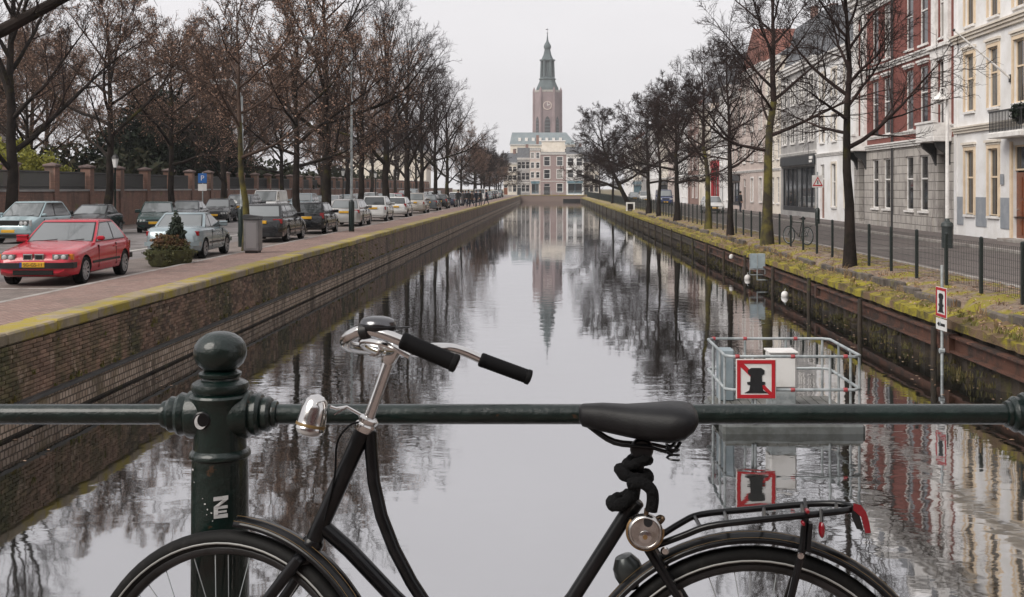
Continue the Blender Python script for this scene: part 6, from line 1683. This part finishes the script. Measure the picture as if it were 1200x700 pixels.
# wheel built in its own plane (x forward, y sideways, z up)
def circ(r_, n=72, y=0, a0=0, a1=360):
    full = a1 - a0 == 360
    return [(r_ * math.cos(R(a)), y, r_ * math.sin(R(a))) for a in np.linspace(a0, a1, n, not full)]
q = MB(); q.tube(circ(.315), .013, 8, closed=True); rimm = q.mesh('wheel', M('dark_rim', (.05, .05, .052), .35, .7, var=(.03, .03, .03), vs=10, obj=True), 50)
q = MB(); q.tube(circ(.3335), .0200, 12, closed=True); tyrem = q.mesh('tyre', M('bicycle_tyre', (.004, .004, .004), .65, spec=.2, var=(.012, .011, .010), vs=40, vlo=.5, vhi=.7, obj=True), 60)
q = MB(); q.tube(circ(.3275, y=-.0188), .0022, 5, closed=True); strm = q.mesh('reflective_stripe', M('tyre_stripe', (.26, .26, .25), .5), 60)
q = MB(); q.lathe([(.012, -.055), (.012, -.04), (.028, -.036), (.028, -.03), (.016, -.026), (.016, .026), (.028, .03), (.028, .036), (.012, .04), (.012, .055)], 16, axis=(0, 1, 0)); hubm = q.mesh('hub', chrome)
spm = [MB().tube([(.026, s_ * .033, 0), (.304 * math.cos(R(t)), 0, .304 * math.sin(R(t)))], .0011, 5).mesh('spoke', galv) for s_, t in ((-1, 18), (1, -18), (-1, -18), (1, 18))]
def wheel(c, u, n, up):
    w_ = link('wheel', rimm, bk); m = frame_m(c - BR, u, n, up); w_.matrix_local = m
    link('tyre', tyrem, w_); link('reflective_stripe', strm, w_); link('hub', hubm, w_)
    for k in range(36):
        o = link('spoke', spm[k % 4], w_); o.rotation_euler = (0, R(-k * 10), 0)
    return w_
wheel(rh, u_ax, n_ax, upv); wheel(fh_, fu, fn_, fup)
def fender(r_, a0, a1, n=44, w=.030):
    q = MB(); vs = []; prof = [(-w, -.014), (-w * .82, -.004), (-w * .4, .003), (0, .005), (w * .4, .003), (w * .82, -.004), (w, -.014)]
    for a in np.linspace(a0, a1, n):
        taper = 1
        for (y, d) in prof: vs.append(((r_ + d) * math.cos(R(a)), y * taper, (r_ + d) * math.sin(R(a))))
    m_ = len(prof)
    fs = [(i * m_ + k, i * m_ + k + 1, (i + 1) * m_ + k + 1, (i + 1) * m_ + k) for i in range(n - 1) for k in range(m_ - 1)]
    q.add(vs, fs); me = q.mesh('mudguard', black_paint, 60, fix=False)
    return me
gold = M('gold_pinstripe', (.20, .13, .05), .4, .3)
def add_fender(c, u, n, up, r_, a0, a1):
    f_ = link('mudguard', fender(r_, a0, a1), bk); f_.matrix_local = frame_m(c - BR, u, n, up)
    s_ = f_.modifiers.new('thick', 'SOLIDIFY'); s_.thickness = .0015
    for (y, d) in ((-.0262, -.0045), (-.0125, .0048)):
        q = MB(); q.tube([((r_ + d + .0012) * math.cos(R(a)), y, (r_ + d + .0012) * math.sin(R(a))) for a in np.linspace(a0, a1, 40)], .0005, 4); link('pinstripe', q.mesh('pinstripe', gold), f_)
    q = MB(); q.tube([(r_ * math.cos(R(a1)), y, r_ * math.sin(R(a1))) for y in np.linspace(-.03, .03, 7)], .003, 5); link('rolled_edge', q.mesh('rolled_edge', chrome), f_)
    for sg in (-1, 1):
        q = MB(); q.tube([(.0, sg * .05, 0), ((r_ - .01) * math.cos(R(a1 - (20 if a1 > a0 else -20))), sg * .029, (r_ - .01) * math.sin(R(a1 - (20 if a1 > a0 else -20))))], .0025, 5); link('stay', q.mesh('stay', black_paint), f_)
# angles: 0 = forward, 90 = up, 180 = back
add_fender(rh, u_ax, n_ax, upv, .379, 22, 215)
add_fender(fh_, fu, fn_, fup, .379, 92, 215)
# frame
ht_top, ht_bot = bp(430, 496), bp(366, 638)
bbk = bp(582, 812); st_top = bp(741, 592)
q = MB(); q.tube([ht_top, ht_bot], .0185, 16); part(q, 'head_tube', black_paint)
q = MB(); q.lathe([(.021, -.012), (.023, -.006), (.023, .006), (.02, .012)], 16, ht_bot, s_ax); part(q, 'headset_cup', black_paint); q = MB(); q.lathe([(.02, -.018), (.0225, -.012), (.0225, -.004), (.019, 0), (.022, .004), (.022, .010), (.017, .014)], 16, ht_top, s_ax); part(q, 'headset', chrome)
q = MB(); q.tube([ht_bot.lerp(ht_top, .16), bp(410, 645), bp(462, 700), bbk], .0165, 14); part(q, 'down_tube', black_paint)
q = MB(); pts = [bp(434, 506), bp(435, 530), bp(438, 565), bp(447, 605), bp(462, 644), bp(482, 682), bp(508, 722), bp(545, 765), bp(594, 800)]; q.tube(pts, .0135, 14); part(q, 'top_tube', black_paint)
q = MB(); q.tube([st_top, bp(672, 700), bbk], .0155, 14); part(q, 'seat_tube', black_paint)
q = MB(); q.lathe([(.019, -.02), (.02, -.01), (.02, .012), (.016, .016)], 14, st_top, (st_top - bbk)); part(q, 'seat_clamp', black_paint)
for s_ in (-1, 1):
    q = MB(); q.tube([offs(bp(760, 640), s_ * .022), offs(bp(800, 703), s_ * .034), offs(rh, s_ * .055)], [.011, .0095, .008], 10); q.tube([offs(bp(741, 603), s_ * .012), offs(bp(760, 640), s_ * .022)], .011, 10); part(q, 'seat_stay', black_paint)
    q = MB(); q.tube([bbk, offs(bbk.lerp(rh, .4), s_ * .036), offs(rh, s_ * .056)], [.012, .010, .008], 10); part(q, 'chain_stay', black_paint)
q = MB(); q.bar(bp(762, 636, -.038), bp(812, 724, -.052), .006, .034, up=n_ax); part(q, 'ring_lock_plate', black_paint)
# fork (turned with the wheel)
crown = ht_bot - s_ax * .02
q = MB()
for s_ in (-1, 1):
    a = crown + fn_ * s_ * .036; b = fh_ + fn_ * s_ * .05 - fu * .035 + fup * .12; c_ = fh_ + fn_ * s_ * .052
    q.tube([crown, a - s_ax * .01, a.lerp(b, .55), b, c_], [.013, .0135, .012, .010, .008], 10)
part(q, 'fork', black_paint)
q = MB(); q.lathe([(.02, -.03), (.026, -.02), (.026, .012), (.02, .02)], 14, crown, s_ax); part(q, 'fork_crown', black_paint)
# stem, handlebar, grips, bell, lamp
stm_top = bp(460, 411)
q = MB(); q.tube([ht_top, stm_top], .0115, 14); q.lathe([(.0115, -.03), (.017, -.02), (.018, .0), (.016, .012), (.012, .018)], 14, stm_top, s_ax); part(q, 'stem', chrome)
def at_(px, py, Y): return at(px, py, Y)
yc = stm_top.y
near = [stm_top, at_(446, 411, yc - .05), at_(428, 409, yc - .10), at_(411, 406.5, yc - .15), at_(405, 402, yc - .185), at_(407, 396, yc - .21), at_(418, 389.5, yc - .225), at_(432, 387, yc - .232), at_(452, 392.5, yc - .24), at_(474, 401, yc - .245)]
far_ = [stm_top, at_(470, 411, yc + .05), at_(486, 409, yc + .12), at_(500, 408, yc + .18), at_(516, 407.5, yc + .21), at_(531, 408.5, yc + .225), at_(548, 414, yc + .235), at_(566, 422, yc + .24)]
def smooth(pts, n=4):
    out = []
    P = [pts[0]] + pts + [pts[-1]]
    for i in range(1, len(P) - 2):
        for k in range(n):
            t = k / n; a, b, c_, d = P[i - 1], P[i], P[i + 1], P[i + 2]
            out.append(.5 * ((2 * b) + (c_ - a) * t + (2 * a - 5 * b + 4 * c_ - d) * t * t + (3 * b - a - 3 * c_ + d) * t ** 3))
    return out + [pts[-1]]
q = MB(); q.tube(smooth(near[::-1] + far_[1:]), .0112, 14); part(q, 'handlebar', chrome)
for (a, b) in ((at_(470, 398.5, yc - .245), at_(536, 427, yc - .25)), (at_(562, 421, yc + .24), at_(622, 443, yc + .245))):
    q = MB(); d = (b - a); L_ = d.length
    q.lathe([(.0125, 0), (.0165, .003), (.017, .012)] + [(.0162 + .0006 * (k % 2), .014 + (L_ - .026) * k / 26) for k in range(27)] + [(.0178, L_ - .010), (.0178, L_ - .002), (.014, L_)], 16, a, d); g_ = part(q, 'grip', rubber)
    q = MB(); q.lathe([(.011, L_ - .001), (.0115, L_ + .001), (0, L_ + .002)], 14, a, d); part(q, 'grip_end', chrome, g_)
q = MB(); q.tube(smooth([at_(450, 414, yc - .06), at_(436, 411, yc - .1), at_(424, 404, yc - .14), at_(430, 400, yc - .17), at_(455, 405, yc - .2), at_(480, 418, yc - .21)]), .0055, 8); q.lathe([(.014, -.012), (.016, -.008), (.016, .008), (.014, .012)], 10, at_(440, 410, yc - .075), near[2] - near[1]); part(q, 'brake_lever', chrome)
q = MB(); q.tube(smooth([at_(474, 414, yc + .05), at_(490, 416, yc + .12), at_(505, 416, yc + .18), at_(530, 421, yc + .22)]), .0055, 8); part(q, 'brake_lever', chrome)
bc = at_(443, 379, yc - .215)
q = MB(); q.lathe([(.033, -.012), (.036, -.008), (.036, -.003), (.034, -.0015)], 24, bc, (.06, 0, 1)); bell = part(q, 'bell', black_plastic)
q = MB(); q.lathe([(.0345, -.001), (.0335, .004), (.029, .009), (.019, .0125), (.008, .014), (0, .0142)], 24, bc, (.06, 0, 1)); part(q, 'bell_dome', M('bell_steel', (.14, .14, .145), .2, 1, obj=True), bell)
q = MB(); q.tube([bc + Vector((.03, -.01, -.008)), bc + Vector((.062, -.012, -.006))], .004, 6, flat=.5); part(q, 'bell_lever', black_plastic, bell)
q = MB(); q.lathe([(.014, -.009), (.016, -.007), (.016, .007), (.014, .009)], 12, at_(428, 388, yc - .229), near[7] - near[6]); q.tube([at_(431, 386, yc - .229), bc - Vector((0, 0, .012))], .007, 8); part(q, 'bell_clamp', black_plastic, bell)
lc = bp(371, 470, -.03); ld = Vector((-.22, -.12, -1)).normalized()
q = MB(); q.lathe([(0, -.014), (.014, -.010), (.023, -.001), (.0275, .015), (.0295, .037), (.030, .053), (.031, .055), (.031, .060)], 24, lc, ld); hl = part(q, 'headlamp', chrome, ang=50)
q = MB(); q.lathe([(.0292, .0595), (.026, .067), (.016, .073), (0, .075)], 20, lc, ld); part(q, 'lens', lamp_clear, hl)
q = MB(); q.lathe([(.0312, .047), (.0315, .049), (.0315, .053)], 24, lc, ld); part(q, 'lens_ring', gold, hl)
q = MB(); q.tube([lc + Vector((.028, 0, -.012)), bp(394, 479, -.022), bp(406, 477, -.012), bp(424, 487)], .006, 8, flat=.6); q.bar(bp(392, 486, -.025), bp(406, 478, -.02), .003, .018, up=n_ax); part(q, 'lamp_bracket', chrome, hl)
q = MB(); q.tube(smooth([bp(420, 495, -.03), bp(408, 500, -.05), bp(395, 520, -.03), bp(392, 560, -.02), bp(380, 610, -.022)]), .0022, 6); part(q, 'cable', rubber)
# saddle
sd = MB(); rows = []
sec = [(0, 679, 476, 494, .020), (.08, 683, 473.5, 500, .027), (.25, 706, 472.5, 506, .034), (.45, 734, 474, 512, .046), (.62, 760, 473, 516, .068), (.78, 783, 471.5, 517, .086), (.9, 801, 472.5, 513, .090), (.97, 812, 476, 504, .080), (1, 817, 483, 496, .055)]
for (t, px, pt, pb, hw_) in sec:
    a, b = bp(px, pt), bp(px, pb); mid = (a + b) / 2; hh = (a - b).length / 2; row = []
    for k in range(18):
        c_ = 2 * math.pi * k / 18; cx_, cz_ = math.cos(c_), math.sin(c_)
        cx_ = math.copysign(abs(cx_) ** .7, cx_); cz_ = math.copysign(abs(cz_) ** .75, cz_)
        row.append(mid + n_ax * cx_ * hw_ + upv * cz_ * hh * (1 if cz_ > 0 else .95 + .05 * abs(cx_)))
    rows.append(row)
sd.add([p for r_ in rows for p in r_], [(i * 18 + k, i * 18 + (k + 1) % 18, (i + 1) * 18 + (k + 1) % 18, (i + 1) * 18 + k) for i in range(len(rows) - 1) for k in range(18)] + [tuple(range(18)), tuple((len(rows) - 1) * 18 + k for k in range(18))])
so_ = part(sd, 'saddle', M('saddle_vinyl', (.004, .004, .005), .5, spec=.3, var=(.008, .008, .009), vs=14, bump=.12, bs=220, obj=True), ang=50)
sp_ = MB()
for s_ in (-1, 1):
    sp_.tube(smooth([offs(bp(690, 499), s_ * .012), offs(bp(720, 518), s_ * .018), offs(bp(760, 522), s_ * .022), offs(bp(786, 527), s_ * .03), offs(bp(796, 514), s_ * .05)]), .0038, 8)
    c0 = offs(bp(788, 518), s_ * .05)
    sp_.tube([c0 + n_ax * .012 * math.cos(t) + u_ax * .012 * math.sin(t) - upv * (.0016 * t) for t in np.arange(0, 18, .5)], .0024, 5)
part(sp_, 'saddle_springs', black_paint, so_)
so_.children
q = MB(); q.tube([bp(752, 520), bp(741, 592)], .0125, 14); q.lathe([(.02, -.016), (.024, -.01), (.024, .01), (.02, .016)], 12, bp(752, 527), n_ax); part(q, 'seat_post', black_paint)
# carrier
q = MB()
nr = [bp(762, 642, -.03), bp(800, 628, -.05), bp(830, 617, -.062), bp(880, 610.5, -.065), bp(940, 604.5, -.062), bp(980, 600, -.05), bp(1000, 596.5, -.02)]
fr_ = [bp(768, 632, .03), bp(798, 613, .05), bp(822, 603, .062), bp(880, 597, .065), bp(940, 591.5, .062), bp(980, 590.5, .05), bp(1001, 594.5, .02)]
q.tube(smooth(nr + fr_[::-1]), .0068, 10); car_ = part(q, 'rear_rack', black_paint)
for k in range(5):
    t = .30 + k * .135; a = smooth(nr); b = smooth(fr_); i = int(t * (len(a) - 1)); q = MB(); q.tube([a[i], b[i]], .004, 6); part(q, 'rack_bar', black_paint, car_).location = (0, 0, 0)
for s_ in (-1, 1):
    q = MB(); q.tube([bp(944, 603 if s_ < 0 else 592, s_ * .06), bp(941, 640, s_ * .062), offs(rh, s_ * .058)], [.0075, .008, .006], 8); part(q, 'rack_stay', black_paint, car_)
q = MB(); q.bar(bp(949, 612, -.065), bp(946, 645, -.066), .008, .030, up=n_ax); part(q, 'rack_bracket', black_paint, car_)
tl = MB(); pr = [(1000, 590), (1009, 592), (1015, 600), (1019, 613), (1020.5, 625), (1014, 625), (1009, 606), (1000, 598)]
tl.prism(pr, lambda a, b, d: bp(a, b, d), -.042, .042); bike_red = M('bicycle_reflector', (.17, .006, .012), .2, coat=.5); tlo = part(tl, 'tail_light', bike_red)
tl = MB(); tl.prism([(998, 592), (1004, 596), (1008, 606), (1012, 622), (1004, 620), (998, 606)], lambda a, b, d: bp(a, b, d), -.036, .036); part(tl, 'tail_light_housing', black_plastic, tlo)
for (px, py, w_, h_) in ((963, 621, 3.4, 9), (946, 599, 2.6, 2.6), (941, 613.5, 2.2, 2.6)):
    q = MB(); q.lathe([(0, -.008), (w_ * .0017, -.006), (w_ * .00172, .004), (w_ * .0012, .008), (0, .009)], 14, bp(px, py, -.078), (0, -1, 0), sx=h_ / w_ if h_ > w_ else 1); part(q, 'red_reflector', bike_red)
q = MB(); q.tube([bp(962, 597, -.066), bp(963, 612, -.076)], .004, 6); q.tube([bp(943, 585, .0), bp(945, 600, -.07)], .0035, 6); part(q, 'bungee_hook', black_plastic)
q = MB(); q.lathe([(0, -.004), (.0065, -.002), (.0065, .004), (0, .005)], 10, bp(938, 651, -.07), (0, -1, 0)); q.lathe([(.006, -.003), (.009, 0), (.006, .003)], 12, bp(779, 646, -.045), (0, -1, 0)); part(q, 'bolt', chrome)
dy_ = bp(736, 668, .02)
q = MB(); q.lathe([(0, -.034), (.018, -.03), (.029, -.012), (.031, .006), (.027, .022), (.014, .03), (.01, .04)], 18, dy_, Vector((.35, 0, -1))); part(q, 'dynamo', M('dynamo_grey', (.04, .045, .045), .25, .5, obj=True))
# chain case, crank, pedals, stand (below the picture)
q = MB()
q.prism([(560, 770), (640, 766), (880, 822), (905, 845), (880, 872), (640, 858), (575, 850), (545, 812)], lambda a, b, d: bp(a, b, d), .04, .075); part(q, 'chain_case', black_paint)
for s_, (px, py) in ((-1, (520, 880)), (1, (648, 742))):
    q = MB(); e_ = bp(px, py, s_ * .095); q.tube([bp(582, 812, s_ * .085), e_], .009, 8); q.tube([bbk, bp(582, 812, s_ * .09)], .01, 8); cr_ = part(q, 'crank', chrome)
    q = MB(); c_ = e_ + n_ax * s_ * .055; q.cbox(c_.x - .045, c_.y - .045, c_.z - .012, c_.x + .045, c_.y + .045, c_.z + .012, .006); part(q, 'pedal', rubber, cr_)
q = MB(); ft = bp(650, 985, -.16); ft.z = 2.083; q.tube([bp(640, 835, -.02), bp(645, 880, -.06), ft], .008, 8); part(q, 'kickstand', chrome)

# ------------------------------------------------------------------ chain lock with padlock
lk = thing('chain_lock', 'black sleeved chain lock with round chrome disc padlock wound round the seat post', 'lock', tuple(bp(745, 600)))
LB = Vector(lk.location)
def lpart(mb, name, mat, parent=lk, ang=50):
    o = mb.build(name, mat, parent, ang)
    if parent is lk: o.location = -LB
    return o
sleeve = M('lock_sleeve', (.0035, .0035, .004), .85, spec=.2, bump=.9, bs=90, obj=True)
ax_ = (bp(752, 520) - bp(741, 592)).normalized()
def loop(px, py, w_, tilt, n_r, r_):
    c_ = bp(px, py); pts = []
    for k in range(22):
        a = 2 * math.pi * k / 22
        pts.append(c_ + u_ax * math.cos(a) * w_ * .0017 - upv * math.cos(a) * tilt * .0017 + n_ax * math.sin(a) * n_r + upv * .003 * math.sin(2 * a + px))
    return pts, [r_ * (1 + .13 * math.sin(k * 1.9 + py)) for k in range(22)]
q = MB()
for args in ((747, 541, 13, 3, .028, .0105), (743, 556, 17, -4, .032, .0130), (730, 585, 13, 6, .030, .0130)):
    pts, rad = loop(*args); q.tube(pts, rad, 10, closed=True)
q.tube(smooth([bp(738, 568, -.05), bp(752, 566, -.062), bp(763, 574, -.064), bp(765, 586, -.062), bp(763, 599, -.06)]), [.0125] * 17, 10)
lpart(q, 'chain_sleeve', sleeve)
q = MB(); q.tube([bp(758, 596, -.058), bp(757, 606, -.058), bp(760, 612, -.055)], .005, 8); q.tube(smooth([bp(759, 611, -.05), bp(766, 618, -.05), bp(774, 612, -.052), bp(777, 608, -.056), bp(773, 606, -.05), bp(764, 612, -.05)]), .0045, 8); lpart(q, 'chain_link', M('lock_bronze', (.10, .07, .045), .4, .8, obj=True))
pc = bp(756, 623, -.055)
q = MB(); q.lathe([(.031, -.012), (.0345, -.008), (.0355, 0), (.0345, .008), (.031, .0125), (.0285, .013), (.0275, .0105), (0, .0105)], 36, pc, -n_ax); pd_ = lpart(q, 'padlock', M('padlock_steel', (.55, .54, .53), .25, 1, var=(.36, .33, .3), vs=30, obj=True))
q = MB(); q.tube([pc - n_ax * .002 + (u_ax * math.cos(t) + upv * math.sin(t)) * .0345 for t in np.linspace(R(170), R(400), 30)], .0042, 8); lpart(q, 'padlock_rim', M('lock_brass', (.30, .19, .09), .4, .8, obj=True), pd_)
kc = pc - n_ax * .0105 - upv * .008 + u_ax * .000
q = MB(); q.lathe([(.0125, 0), (.0125, .0025), (.011, .0032), (0, .0032)], 24, kc, -n_ax); kh = lpart(q, 'key_plug', chrome, pd_)
q = MB(); q.lathe([(.005, .003), (.005, .0042), (0, .0042)], 8, kc, -n_ax); lpart(q, 'keyhole', MATS['lock_brass'], kh)
q = MB()
oc = pc + (upv * .022 - u_ax * .006)
q.prism([(10 * math.cos(R(t)), 12 * math.sin(R(t))) for t in range(0, 360, 20)], lambda a, b, d: oc - u_ax * a * .0009 + upv * b * .0009 - n_ax * d, .0108, .0122); lpart(q, 'shackle_gap', black_plastic, pd_)

# ------------------------------------------------------------------ air
hz_ = MB(); hz_.box(-760, -110, -3.2, 760, 1460, 108)
hm = bpy.data.materials.new('haze'); hm.use_nodes = True
hn = hm.node_tree.nodes; hn.remove(hn['Principled BSDF'])
pv = hn.new('ShaderNodeVolumePrincipled'); pv.inputs['Color'].default_value = (.93, .94, .97, 1); pv.inputs['Density'].default_value = .00023; pv.inputs['Anisotropy'].default_value = 0
hm.node_tree.links.new(pv.outputs[0], hn['Material Output'].inputs['Volume'])
o = hz_.build('haze', hm, None, 0); o['kind'] = 'stuff'; o['label'] = 'thin grey winter haze over the canal'; o['category'] = 'haze'
